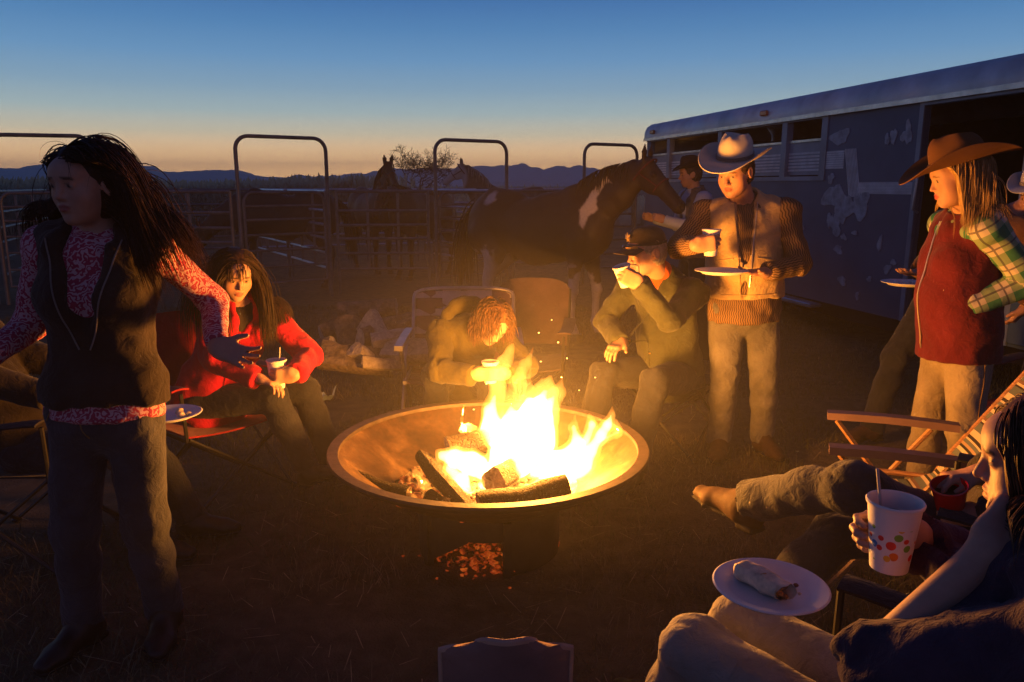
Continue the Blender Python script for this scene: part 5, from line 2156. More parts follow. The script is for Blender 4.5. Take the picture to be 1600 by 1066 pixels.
M['foam'] = mat('white_foam', (.80, .78, .74), .6, .3, var=.04, bump=.06, bscale=600)
M['dotcup'] = dotted_cup_mat()
M['redplastic'] = mat('red_plastic', (.50, .012, .015), .25, .5, var=.1)
M['coffee'] = mat('coffee', (.05, .025, .012), .12, .5)
M['plate'] = mat('white_foam_plate', (.78, .77, .75), .5, .35, var=.04, bump=.05, bscale=300)
M['spoon'] = mat('clear_straw', (.55, .5, .45), .3, .5)


def cup(c, label, m, H=.125, rt=.046, rb=.032, axis=(0, 0, 1), spoon=None, group='cups in people\'s hands', fill=.75, roll=True):
    """c: middle of the cup"""
    ax = nrm(A(*axis)); c = np.asarray(c, float) - ax * H / 2
    root = empty('cup', c, label, 'cup', group)
    n = 40
    prof = [(0.001, .004), (rb - .004, .004), (rb, 0.0), (rb + (rt - rb) * .3, H * .3), (rb + (rt - rb) * .6, H * .6), (rb + (rt - rb) * .93, H * .93)]
    if roll:
        prof += [(rt + .0018, H - .008), (rt + .003, H - .003), (rt + .001, H), (rt - .0015, H - .001)]
    else:
        prof += [(rt, H), (rt - .0015, H)]
    prof += [(rb + (rt - rb) * .6 - .0026, H * .6), (rb - .0026, .010), (.001, .009)]
    mb_ = MB(); mb_.lathe(prof, c, n, ax)
    o = mb_.build('body', m, root, True)
    me = o.data
    uv = me.uv_layers.new(name='UV')
    nv = len(prof)
    co_ = np.array(mb_.v) - c
    hh = co_ @ ax
    off = (abs(hash(label)) % 97) * .01
    off = (sum(map(ord, label)) % 97) * .013
    for pl in me.polygons:
        js = [me.loops[li].vertex_index % n for li in pl.loop_indices]
        wrap = max(js) - min(js) > 2
        for li, j in zip(pl.loop_indices, js):
            if wrap and j == 0:
                j = n
            uv.data[li].uv = (j / n * 2 * math.pi * .040 + off, hh[me.loops[li].vertex_index])
    mb_ = MB(); hz = H * fill; rz = rb + (rt - rb) * fill - .003
    mb_.lathe([(.0005, hz), (rz, hz), (rz * .98, hz - .002), (.0005, hz - .002)], c, 24, ax)
    mb_.build('drink', M['coffee'], root, True)
    if spoon is not None:
        mb_ = MB(); s0 = c + ax * .02 + A(*spoon) * .01
        mb_.tube([s0, s0 + nrm(ax + A(*spoon) * .22) * (H + .035)], .003, 6)
        mb_.build('straw', M['spoon'], root, True)
    return root


def plate(c, label, R=.128, tilt=(0, 0, 1), group='plates of food'):
    root = empty('plate', c, label, 'plate', group)
    prof = [(.001, .004), (R * .66, .004), (R * .72, .007), (R * .80, .016), (R * .97, .021), (R, .019), (R * .985, .0165), (R * .80, .012), (R * .70, .001), (.001, 0.0)]
    mb_ = MB(); mb_.lathe(prof, c, 56, A(*tilt)); mb_.build('dish', M['plate'], root, True)
    return root


def food(pts, sizes, label, m, name='food_scraps', group=None):
    o = lumps(name, pts, sizes, m, 12, 'thing')
    return tag(o, label, 'food', group)


M['tortilla'] = mat('tortilla', (.72, .58, .40), .75, .25, var=.35, scale=34, bump=.3, bscale=60)
M['filling'] = mat('egg_filling', (.40, .20, .07), .7, .3, var=.6, scale=60, bump=.6, bscale=120)
M['crumb'] = mat('brown_scrap', (.16, .08, .04), .7, .3, var=.5, scale=60)

# chairs ------------------------------------------------------------
M['canvas_red'] = cloth_mat('red_canvas', (.30, .018, .022))
M['canvas_black'] = cloth_mat('black_canvas', (.022, .02, .024))
M['canvas_blue'] = cloth_mat('blue_trim_canvas', (.04, .13, .34))
M['canvas_mauve'] = cloth_mat('faded_mauve_canvas', (.095, .062, .065))
M['canvas_grey'] = cloth_mat('grey_green_canvas', (.07, .065, .05))
M['canvas_navy'] = cloth_mat('navy_canvas', (.03, .032, .06))
M['tubing'] = mat('dark_chair_tube', (.035, .033, .033), .45, .5, .5)
M['alu'] = mat('aluminium_tube', (.36, .34, .34), .4, .5, .6)
M['web_dark'] = mat('plum_webbing', (.19, .095, .095), .7, .3, var=.2, bump=.3, bscale=300)
M['web_pale'] = mat('pale_webbing', (.50, .41, .37), .7, .3, var=.2, bump=.3, bscale=300)
M['armwood'] = mat('varnished_wood', (.33, .17, .08), .45, .4, var=.35, scale=5, stretch=(4, 4, 30), bump=.15)
M['armpad'] = mat('mauve_plastic', (.19, .115, .11), .5, .4, var=.12)


class Frame:
    def __init__(s, c, f):
        s.c = A(*c); s.f = nrm(A(f[0], f[1], 0)); s.r = np.cross(s.f, UP)

    def __call__(s, x, y, z):
        return s.c + s.r * x + s.f * y + UP * z


def camp_chair(c, f, label, m, w=.54, d=.48, seat=.42, top=.88, arms=True, trim=None, armm=None, lean=.14, group='folding camp chairs', armh=.22, sag=.05, round_=.10):
    Fm = Frame(c, f)
    root = empty('camp_chair', c, label, 'chair', group)
    hw = w / 2
    # crossed legs: front, back and the two sides
    ends = [(-hw, d / 2), (hw, d / 2), (hw, -d / 2), (-hw, -d / 2)]
    for i in range(4):
        (x0, y0), (x1, y1) = ends[i], ends[(i + 1) % 4]
        for (a, b) in (((x0, y0), (x1, y1)), ((x1, y1), (x0, y0))):
            mb_ = MB(); o = .012 if a == (x0, y0) else -.012
            dd = A(-(y1 - y0), x1 - x0, 0); dd = dd / np.linalg.norm(dd) * o
            mb_.tube([Fm(a[0] * .98 + dd[0], a[1] * .98 + dd[1], .012), Fm(b[0] * .98 + dd[0], b[1] * .98 + dd[1], seat - .01)], .009, 6)
            mb_.build('leg', M['tubing'], root, True)
    for x, y in ends:
        mb_ = MB(); mb_.box(Fm(x * .98, y * .98, .010), (.035, .035, .02), bev=.006); mb_.build('foot', M['tubing'], root)
    # back poles
    for sx in (-1, 1):
        mb_ = MB(); mb_.tube([Fm(sx * hw, -d / 2, seat - .05), Fm(sx * hw * (1.0 if round_ < .2 else .93), -d / 2 - lean * .93, top - (.05 if round_ < .2 else .13))], .010, 7); mb_.build('back_pole', M['tubing'], root, True)
    # sagging seat and back
    P = [[Fm(x * hw * .98, y * d * .5, seat - sag * (1 - x * x) * (1 - .5 * y * y)) for x in np.linspace(-1, 1, 13)] for y in np.linspace(-1, 1, 11)]
    mb_ = MB(); mb_.sheet(P, .008); mb_.build('seat', m, root, True)
    P = []
    for t in np.linspace(0, 1, 11):
        z = seat + .05 + (top + .015 - seat - .05) * t
        row = []
        for x in np.linspace(-1, 1, 15):
            k_ = 1 - .16 * max(0, t - .72) / .28 * 1
            cor = max(0, t - .8) / .2
            row.append(Fm(x * hw * (1.0 - round_ * cor ** 2), -d / 2 - lean * (z - seat + .05) / (top - seat + .05) - .045 * (1 - x * x), z - .035 * abs(x) ** 4 * cor))
        P.append(row)
    mb_ = MB(); mb_.sheet(P, .010); bk = mb_.build('back', m, root, True)
    if trim:
        edge = [p + UP * .002 for p in [np.asarray(q) for q in P[-1]]]
        edge = [np.asarray(r_[0]) for r_ in P] + edge[1:-1] + [np.asarray(r_[-1]) for r_ in P[::-1]]
        mb_ = MB(); mb_.tube(edge, .0085, 6); mb_.build('piping', trim, bk, True)
    if arms:
        for sx in (-1, 1):
            mb_ = MB()
            mb_.tube([Fm(sx * hw, d / 2, seat - .02), Fm(sx * hw * 1.04, d / 2, seat + armh - .01)], .009, 6)
            mb_.build('arm_post', M['tubing'], root, True)
            P = [[Fm(sx * hw * 1.04 + x * .042, -d / 2 - lean * .5 + (d + lean * .5) * t, seat + armh + .012 * math.cos(t * 6.28) - .006 * x * x) for x in np.linspace(-1, 1, 5)] for t in np.linspace(0, 1, 12)]
            mb_ = MB(); mb_.sheet(P, .008); mb_.build('armrest', armm or m, root, True)
    return root


def lawn_chair(c, f, label, w=.56, seat=.40, top=.92, lean=.24, webbing=True, m_back=None, d=.46, arm_m=None, tube_m=None, armw=.05):
    """tubular lawn chair: webbing straps woven over a bent frame"""
    Fm = Frame(c, f)
    tm = tube_m or M['alu']
    root = empty('lawn_chair', c, label, 'chair')
    hw = w / 2
    yb = -d / 2
    back = lambda t: (yb - lean * t, seat + .02 + (top - seat) * t)
    pts = [Fm(-hw, d / 2, seat), Fm(-hw, yb, seat)]
    for t in np.linspace(.1, .86, 6):
        y, z = back(t); pts.append(Fm(-hw, y, z))
    for q in np.linspace(0, math.pi, 15)[1:-1]:
        y, z = back(.86 + .14 * math.sin(q) ** .6)
        pts.append(Fm(-hw * math.copysign(abs(math.cos(q)) ** .6, math.cos(q)), y, z))
    for t in np.linspace(.86, .1, 6):
        y, z = back(t); pts.append(Fm(hw, y, z))
    pts += [Fm(hw, yb, seat), Fm(hw, d / 2, seat)]
    mb_ = MB(); mb_.tube(pts, .0125, 8); mb_.build('back_frame', tm, root, True)
    for sx in (-1, 1):
        mb_ = MB()
        mb_.tube([Fm(sx * hw * 1.05, -d / 2 - .06, .0), Fm(sx * hw * 1.05, d / 2 + .02, seat + .20)], .0115, 7); mb_.build('leg', tm, root, True)
        mb_ = MB()
        mb_.tube([Fm(sx * hw * 1.09, d / 2 + .04, .0), Fm(sx * hw * 1.09, -d / 2 + .02, seat + .20)], .0115, 7); mb_.build('leg', tm, root, True)
        P = [[Fm(sx * hw * 1.07 + x * armw / 2, -d / 2 - .08 + (d + .14) * t, seat + .22 + .008 * math.sin(t * 3.1)) for x in (-1, -.4, .4, 1)] for t in np.linspace(0, 1, 8)]
        mb_ = MB(); mb_.sheet(P, .03); mb_.build('armrest', arm_m or M['armpad'], root, True)
    mb_ = MB(); mb_.tube([Fm(-hw * 1.05, -d / 2 - .05, .02), Fm(hw * 1.05, -d / 2 - .05, .02)], .010, 6); mb_.build('foot_bar', tm, root, True)
    if webbing:
        r_ = random.Random(5)
        nb = 8
        for i in range(nb):
            t0 = (i + .10) / nb; t1 = (i + .88) / nb
            P = []
            for t in np.linspace(t0, t1, 3):
                y, z = back(t * .97)
                P.append([Fm(x * hw, y - .012 + .006 * math.cos(x * 3 * math.pi + i * math.pi), z) for x in np.linspace(-1, 1, 13)])
            mb_ = MB(); mb_.sheet(P, .004); mb_.build('webbing_strap', M['web_pale'] if i % 2 else M['web_dark'], root, True)
        for i in range(4):
            x0 = -1 + 2 * (i + .14) / 4; x1 = -1 + 2 * (i + .86) / 4
            P = []
            for t in np.linspace(0.02, .99, 17):
                y, z = back(t)
                P.append([Fm(x * hw, y - .012 - .006 * math.cos(t * nb * math.pi + i * math.pi), z) for x in np.linspace(x0, x1, 3)])
            mb_ = MB(); mb_.sheet(P, .004); mb_.build('webbing_strap', M['web_pale'] if i in (1, 2) else M['web_dark'], root, True)
        for i in range(5):
            y0 = -d / 2 + d * (i + .1) / 5; y1 = -d / 2 + d * (i + .9) / 5
            P = [[Fm(x * hw, y, seat - .035 * (1 - x * x)) for x in np.linspace(-1, 1, 9)] for y in (y0, (y0 + y1) / 2, y1)]
            mb_ = MB(); mb_.sheet(P, .004); mb_.build('webbing_strap', M['web_dark'], root, True)
    else:
        # one striped sling for back and seat
        P = []
        path = [(d / 2, seat)] + [(d / 2 - d * q, seat - .03 * math.sin(q * 3.1)) for q in (.25, .5, .75)] + [(yb, seat + .02)] + [back(t) for t in np.linspace(.08, .9, 12)]
        V_, F_ = [], []
        for (y, z) in path:
            P.append([Fm(x * hw * .96, y - .02 * (1 - x * x), z) for x in np.linspace(-1, 1, 11)])
        mb_ = MB(); mb_.sheet(P, .006); o = mb_.build('sling', m_back, root, True)
        dist = np.concatenate([[0], np.cumsum([math.hypot(path[i + 1][0] - path[i][0], path[i + 1][1] - path[i][1]) for i in range(len(path) - 1)])])
        vals = np.repeat(dist, 11); vals = np.concatenate([vals, vals])
        at_ = o.data.attributes.new('cloth', 'FLOAT_VECTOR', 'POINT')
        at_.data.foreach_set('vector', np.stack([vals * 0, vals, vals * 0], 1).astype(np.float32).ravel())
    return root


def stripe_sling_mat():
    t = NT('striped_sling')
    at_ = t.new('Attribute', attribute_name='cloth')
    s_ = t.new('SeparateXYZ'); t.link(at_.outputs['Vector'], s_.inputs[0])
    m = t.math('FRACT', t.math('MULTIPLY', s_.outputs['Y'], 5.2))
    c = t.ramp(m, [(0, (.035, .03, .03)), (.07, (.50, .40, .28)), (.20, (.10, .12, .12)), (.38, (.035, .03, .03)), (.42, (.50, .40, .28)), (.47, (.16, .10, .08)), (.54, (.12, .14, .14)),
                   (.68, (.52, .42, .30)), (.76, (.03, .03, .03)), (.82, (.35, .24, .15)), (.88, (.11, .13, .14)), (.96, (.5, .4, .28))], True)
    t.base(c); t.rough(.9, .2)
    t.bump(t.noise(t.coord('Object'), 500, 2), .2, .003)
    return t.m


M['sling'] = stripe_sling_mat()

# ------------------------------------------------------------------ firewood beside the pens
rw = random.Random(9)
heap = [((500, 556), (612, 566), 4.9, .085, 'long dark bark-covered log lying at the front of the woodpile'),
        ((545, 505), (552, 548), 5.6, .10, 'round cut log end facing the camera in the woodpile'),
        ((575, 500), (600, 540), 5.35, .085, 'pale split wedge standing at the middle of the woodpile'),
        ((560, 530), (620, 520), 5.2, .075, 'split log resting across the middle of the woodpile'),
        ((584, 545), (640, 532), 5.0, .085, 'pale split block lying right of the long log'),
        ((605, 548), (690, 545), 4.95, .080, 'squat pale split log nearest to the lawn chair'),
        ((566, 567), (655, 569), 4.75, .035, 'thin pale stick lying in front of the woodpile'),
        ((500, 520), (560, 498), 5.7, .085, 'dark log at the left top of the woodpile'),
        ((595, 512), (665, 500), 5.6, .075, 'upper split log at the right of the woodpile'),
        ((530, 490), (620, 484), 5.9, .08, 'topmost back log of the woodpile'),
        ((620, 520), (690, 512), 5.4, .08, 'half buried log behind the striped lawn chair'),
        ((470, 552), (520, 540), 5.1, .055, 'thin dark branch sticking out left of the woodpile'),
        ((640, 545), (720, 556), 5.1, .07, 'log end half hidden by the lawn chair leg'),
        ((555, 548), (585, 570), 4.85, .06, 'small split wedge leaning on the long log')]
for i, (a, b, Y, r_, lb) in enumerate(heap):
    r_ *= 1.15
    p, q = at(*a, Y), at(*b, Y + rw.uniform(-.2, .25))
    p[2] = max(p[2], r_ * .8); q[2] = max(q[2], r_ * .8)
    pale = i in (2, 4, 5, 6, 13)
    log(p, q, r_, r_ * .95, M['wood'] if pale else M['logbark'], M['wood'], lb, 20 + i, rw.uniform(0, 6), 'firewood in the woodpile')
# pale crumpled plastic beside the red chair
rg = np.random.default_rng(2)
p0, p1 = at(455, 548, 4.6), at(500, 526, 4.75)
P = []
for t in np.linspace(0, 1, 16):
    row = []
    for s_ in np.linspace(-1, 1, 10):
        p = p0 * (1 - t) + p1 * t + A(.0, .16, 0) * s_ + A(.05, 0, .05) * s_ * t
        z = .05 + .16 * t + .05 * s_ * (1 - t)
        p[2] = max(.015, z + .05 * float(fbm(A(t * 5, s_ * 3, 1.0), 3)))
        row.append(p)
    P.append(row)
M['tarp'] = mat('pale_blue_plastic', (.38, .50, .62), .35, .5, var=.15, bump=.2, bscale=30)
mb = MB(); mb.sheet(P, .004)
tag(mb.build('plastic_sheet', M['tarp'], None, True), 'pale blue crumpled plastic sheet lying beside the woodpile', 'plastic sheet')
# ------------------------------------------------------------------ materials of the clothes
M['denim'] = cloth_mat('blue_denim', (.046, .047, .056), .4, .5, 300)
M['denim_dark'] = cloth_mat('dark_denim', (.024, .026, .036), .35, .5, 300)
M['denim_pale'] = cloth_mat('pale_denim', (.27, .25, .22), .3, .5, 300)
M['denim_mid'] = cloth_mat('worn_denim', (.13, .125, .12), .35, .5, 300)
M['khaki'] = cloth_mat('khaki_denim', (.25, .205, .14), .25, .5, 300)
M['red_fleece'] = cloth_mat('red_fleece', (.50, .006, .036), .15, .4, 180)
M['vest_brown'] = cloth_mat('dark_brown_quilt', (.034, .024, .020), .3, .45)
M['hoodie'] = cloth_mat('olive_fleece', (.065, .055, .018), .25, .45)
M['tan'] = cloth_mat('tan_duck_canvas', (.48, .34, .17), .22, .5)
M['green_jacket'] = cloth_mat('dark_olive_wool', (.050, .055, .030), .3, .45)
M['maroon'] = cloth_mat('maroon_fleece', (.10, .009, .017), .2, .4, 200)
M['brown_jacket'] = cloth_mat('brown_suede', (.11, .052, .028), .3, .4)
M['plum'] = cloth_mat('plum_knit', (.062, .035, .052), .3, .5, 240)
M['dark_knit'] = cloth_mat('dark_knit', (.035, .028, .026), .3, .5)
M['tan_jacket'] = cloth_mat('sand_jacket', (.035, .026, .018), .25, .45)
M['blue_shirt'] = cloth_mat('pale_blue_shirt', (.42, .47, .58), .12, .4)
M['vest_grey'] = cloth_mat('drab_vest', (.12, .10, .085), .25, .4)
M['orange_scarf'] = cloth_mat('orange_bandana', (.55, .10, .02), .2, .4)
M['boot_brown'] = mat('brown_boot_leather', (.055, .027, .016), .78, .25, var=.35, scale=18, bump=.2, bscale=40)
M['boot_dark'] = mat('dark_boot_leather', (.018, .013, .011), .5, .4, var=.35, scale=18, bump=.2, bscale=40)
M['sole'] = mat('boot_sole', (.03, .025, .022), .85, .2)
M['felt_cream'] = mat('cream_felt', (.62, .55, .44), .9, .15, var=.07, scale=14, bump=.12, bscale=260)
M['felt_brown'] = mat('brown_felt', (.115, .054, .024), .9, .15, var=.15, scale=10, bump=.12, bscale=260)
M['felt_dark'] = mat('dark_felt', (.03, .022, .02), .9, .15)
M['felt_pale'] = mat('pale_grey_felt', (.48, .47, .46), .9, .15)
M['band_grey'] = mat('grey_hat_band', (.20, .18, .16), .7, .2)
M['band_brown'] = mat('dark_hat_band', (.07, .035, .018), .6, .3)
M['cap'] = cloth_mat('dark_cap_cloth', (.045, .032, .026), .2, .3)
M['brass'] = mat('brass', (.60, .40, .14), .35, .5, .8)
M['black_rubber'] = mat('black_strap', (.02, .02, .02), .5, .4)
M['lens'] = mat('amber_lens', (.35, .20, .06), .12, .6)
M['hair_dark'] = hair_mat('dark_brown_hair', (.030, .016, .010), (.085, .040, .022))
M['hair_brown'] = hair_mat('chestnut_hair', (.10, .047, .022), (.26, .12, .055))
M['hair_blonde'] = hair_mat('blonde_hair', (.36, .22, .09), (.78, .57, .30))
M['hair_grey'] = hair_mat('grey_hair', (.30, .26, .22), (.55, .50, .45))
M['hair_short'] = hair_mat('short_brown_hair', (.045, .025, .015))
M['zip'] = mat('zip_metal', (.55, .50, .42), .35, .5, .8)


def swirl_mat():
    t = NT('swirl_print_knit')
    co = t.coord('Object')
    w = t.new('TexWave', wave_type='RINGS', rings_direction='SPHERICAL')
    w.inputs['Scale'].default_value = 21; w.inputs['Distortion'].default_value = 14; w.inputs['Detail'].default_value = 1.5; w.inputs['Detail Scale'].default_value = 2.2
    t.link(co, w.inputs['Vector'])
    n = t.noise(co, 300, 2)
    c = t.ramp(w.outputs['Fac'], [(.45, (.40, .042, .09)), (.62, (.62, .37, .40))])
    t.base(t.mix(.35, c, t.ramp(n, [(.3, (.55, .5, .6)), (.7, (1.1, 1.1, 1.1))]), 'MULTIPLY'))
    t.rough(.9, .2)
    t.bump(t.noise(co, 24, 4, 1.0), .35, .01)
    return t.m


def stripe_shirt_mat():
    t = NT('ribbed_stripe_shirt')
    at_ = t.new('Attribute', attribute_name='cloth')
    s_ = t.new('SeparateXYZ'); t.link(at_.outputs['Vector'], s_.inputs[0])
    # lines run along the body and arms, with a slow zigzag
    z = t.math('PINGPONG', s_.outputs['Y'], .018)
    m = t.math('FRACT', t.math('MULTIPLY', t.math('ADD', s_.outputs['X'], t.math('MULTIPLY', z, .25)), 95))
    c = t.ramp(m, [(0, (.24, .15, .08)), (.5, (.24, .15, .08)), (.58, (.06, .035, .022)), (.94, (.06, .035, .022)), (1, (.24, .15, .08))])
    t.base(c); t.rough(.9, .2)
    t.bump(t.math('ADD', m, t.noise(t.coord('Object'), 20, 3, 1)), .3, .006)
    return t.m


def plaid_mat():
    t = NT('green_plaid_flannel')
    at_ = t.new('Attribute', attribute_name='cloth')
    s_ = t.new('SeparateXYZ'); t.link(at_.outputs['Vector'], s_.inputs[0])
    k = 9.5
    fu = t.math('FRACT', t.math('MULTIPLY', s_.outputs['X'], k * 1.05)); fv = t.math('FRACT', t.math('MULTIPLY', s_.outputs['Y'], k))
    a = t.math('LESS_THAN', fu, .5); b = t.math('LESS_THAN', fv, .5)
    sm = t.math('MULTIPLY', t.math('ADD', a, b), .5)
    c = t.ramp(sm, [(0, (.50, .45, .34)), (.25, (.22, .30, .16)), (.75, (.045, .17, .085))], True)
    la = t.math('LESS_THAN', t.math('ABSOLUTE', t.math('SUBTRACT', fu, .75)), .035); lb = t.math('LESS_THAN', t.math('ABSOLUTE', t.math('SUBTRACT', fv, .75)), .035)
    c = t.mix(t.math('MULTIPLY', t.math('MAXIMUM', la, lb), .75), c, (.06, .05, .07))
    t.base(c); t.rough(.9, .2)
    t.bump(t.noise(t.coord('Object'), 24, 4, 1.0), .35, .01)
    return t.m


M['swirl'] = swirl_mat(); M['stripe_shirt'] = stripe_shirt_mat(); M['plaid'] = plaid_mat()
FEM_SKIN = (.46, .27, .19)


def zipper(s, a, b, off=0.0):
    pass


def strip(s, garment, pts, r_, m, name, front, lift=.004):
    """lay a thin strip (zip, seam) on a garment: points are pushed along -front until they meet the surface"""
    from mathutils import Vector
    me = garment.data
    from mathutils.bvhtree import BVHTree
    vs = np.empty(len(me.vertices) * 3, np.float32); me.vertices.foreach_get('co', vs)
    tree_ = BVHTree.FromPolygons([Vector(v) for v in vs.reshape(-1, 3)], [tuple(p.vertices) for p in me.polygons])
    out_ = []
    for p in pts:
        h = tree_.ray_cast(Vector(p + front * .35), Vector(-front), .7)
        if h[0] is not None:
            out_.append(np.array(h[0]) + front * lift)
    if len(out_) > 2:
        o = np.array(out_)
        for _ in range(2):
            o[1:-1] = (o[:-2] + 2 * o[1:-1] + o[2:]) / 4
        mb_ = MB(); mb_.tube(list(o), r_, 5); return mb_.build(name, m, garment, True)


def grip(cupc, d, side):
    """wrist and palm direction of a hand closed round an upright cup"""
    d = nrm(A(*d)); n = np.cross(UP, d) if side == 'R' else np.cross(d, UP)
    n = nrm(n)
    return dict(w=np.asarray(cupc) - d * .072 - n * .052, d=tuple(d), n=tuple(n), pose='grip')


# ------------------------------------------------------------------ standing woman on the left
P = Person('long-haired woman in an open dark vest, standing with both arms spread', (-1.33, 2.39, 0), dict(
    fem=True, scale=.97, pel=at(167, 648, 2.37), chest=at(156, 384, 2.41), head=at(134, 288, 2.33), look=(-.30, -.95, -.08), stand=True, f=(.05, -1, 0), fs=(.10, -1, 0),
    armR=dict(w=at(-48, 580, 2.22), pole=(-.3, .5, -.8), d=(-.8, -.4, -.2), n=(0, -.6, .8), pose='spread'),
    armL=dict(w=at(340, 542, 2.40), pole=(.45, .35, -.8), d=(.88, -.10, -.34), n=(.16, -.75, .5), pose='spread'),
    legR=dict(a=(-1.45, 2.36, .095), pole=(0, -1, 0), toe=(-.22, -1, 0)), legL=dict(a=(-1.205, 2.43, .095), pole=(0, -1, 0), toe=(.28, -1, 0)),
    skin=FEM_SKIN, h=.011, hf=.0048))
P.trousers(M['denim'], .010, .97, .007)
tr_ = bpy.data.objects['trousers']
M['stitch'] = mat('ochre_stitching', (.22, .13, .05), .8)
for sg in (-1, 1):
    strip(P, tr_, [P.pel + P.rp * sg * (.055 + .085 * t) + UP * (.085 - .075 * t ** 2.2) for t in np.linspace(0, 1, 12)], .0022, M['stitch'], 'pocket_seam', P.f, .002)
strip(P, tr_, [P.pel + P.rp * (.020 if t < .8 else .020 * (1 - (t - .8) / .2)) + UP * (.09 - .13 * t) for t in np.linspace(0, 1, 12)], .0022, M['stitch'], 'fly_seam', P.f, .002)
g_ = P.top('shirt', M['swirl'], .010, (.95, .95), -.005, .005, collar=.0)
v_ = P.vest('vest', M['vest_brown'], .034, -.045, .012, openw=(.085, .012), depth=.68, collar=.03, offc=.0)
fr = P.ff
for sg in (-1, 1):
    strip(P, v_, [P.chest + P.up * (.02 - .33 * t) + P.rs * sg * (.088 * (1 - t) ** .8 + .016) for t in np.linspace(0, 1, 22)], .0026, M['band_grey'], 'zip', fr)
P.boots(M['boot_dark'], M['sole'], .16)
hair(P, M['hair_dark'], 3600, .43, .0017, 13, 3, .008, fly=.022, pull=(.24, .12, 0), tuck=.0, coll=.006, lenvar=.35, layer=.040, back=.8, part=.015)
# stray wisps
hair(P, M['hair_dark'], 90, .26, .0009, 12, 33, .01, fly=.075, pull=(.2, .2, .2), coll=.012, lenvar=.6, base=False, name='loose_hair', grav=.3)
mb = MB(); nk = P.chest + P.up * .075
mb.tube([nk + P.ff * (.062 * math.cos(a)) + P.rs * .066 * math.sin(a) + P.up * (-.045 * max(0, math.cos(a)) + .012) for a in np.linspace(0, 6.283, 28, endpoint=False)], .0022, 4, closed=True)
mb.build('necklace', M['zip'], P.root, True)

# ------------------------------------------------------------------ woman in red, seated
cupc = at(433, 584, 3.47)
camp_chair((-1.50, 3.72, 0), (.80, -.60), 'red camp chair under the woman in the red jacket, one red arm showing', M['canvas_red'], arms=True, w=.58)
P = Person('seated woman in a bright red jacket with dark fringe and a dotted cup', (-1.4, 3.7, 0), dict(
    fem=True, scale=.96, pel=at(332, 622, 3.76), chest=at(374, 486, 3.70), head=at(367, 428, 3.58), look=(.50, -.76, -.34), f=(.86, -.42, 0), fs=(.52, -.85, 0), hup=(.05, 0, 1),
    armR=dict(w=at(405, 592, 3.42), pole=(-.7, -.2, -.6), d=(.85, -.2, -.25), n=(0, -.2, -1), pose='knee'),
    armL=dict(pole=(.8, .2, -.6), **grip(cupc, (-.92, -.30, 0), 'L')),
    legR=dict(a=at(482, 735, 3.60), pole=(.4, -.2, 1), toe=(.80, -.35, .30)), legL=dict(a=at(520, 722, 3.80), pole=(.5, .1, 1), toe=(.85, -.2, .35)),
    skin=FEM_SKIN, hf=.0050))
P.trousers(M['denim_dark'], .012, .93, .006)
g_ = P.top('jacket', M['red_fleece'], .024, (.98, .98), .10, .013, collar=.035, openf=.20)
strip(P, g_, [P.chest + P.up * (.02 - .40 * t) for t in np.linspace(.15, 1, 20)], .003, M['red_fleece'], 'zip', P.ff)
P.top('shirt', M['dark_knit'], .008, (0, 0), 0, .002, collar=.0, h=.012)
P.boots(M['boot_dark'], M['sole'], .10)
hair(P, M['hair_dark'], 2400, .46, .0020, 13, 5, .004, fringe=.45, fly=.012, coll=.003, layer=.02)
cup(cupc, 'dotted white foam cup held in the lap by the woman in red', M['dotcup'], .135, .045, .031, spoon=(.3, .4, 0))

# ------------------------------------------------------------------ seated person mostly hidden behind her
camp_chair((-2.08, 3.12, 0), (1, .05), 'dark camp chair at the left edge behind the standing woman', M['canvas_black'])
P = Person('seated person in jeans with plate on knees, hidden behind the standing woman', (-2.05, 3.12, 0), dict(
    scale=.97, pel=(-2.02, 3.12, .46), chest=(-2.33, 3.14, .92), head=(-2.40, 3.12, 1.15), look=(1, 0, -.2), f=(1, .03, 0),
    armR=dict(w=(-1.62, 2.95, .63), pole=(-.3, -.6, -.7), n=(0, .3, 1), d=(.9, .35, 0), pose='plate'), armL=dict(w=(-1.62, 3.3, .63), pole=(-.3, .6, -.7), n=(0, -.3, 1), d=(.9, -.35, 0), pose='plate'),
    legR=dict(a=(-1.52, 3.00, .09), pole=(.6, 0, 1), toe=(1, -.2, 0)), legL=dict(a=(-1.42, 3.2, .09), pole=(.6, 0, 1), toe=(1, .1, 0)), h=.012, hf=.007))
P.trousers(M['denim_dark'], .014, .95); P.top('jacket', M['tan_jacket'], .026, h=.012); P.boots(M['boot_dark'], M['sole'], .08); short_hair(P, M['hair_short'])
pc = at(266, 652, 3.08)
plate(pc, 'white foam plate on the knees behind the standing woman')
food([pc + A(.06, -.03, .02), pc + A(.03, .02, .02), pc + A(.075, .0, .015)], [.020, .018, .012], 'small lump of food on the plate behind the standing woman', M['tortilla'])

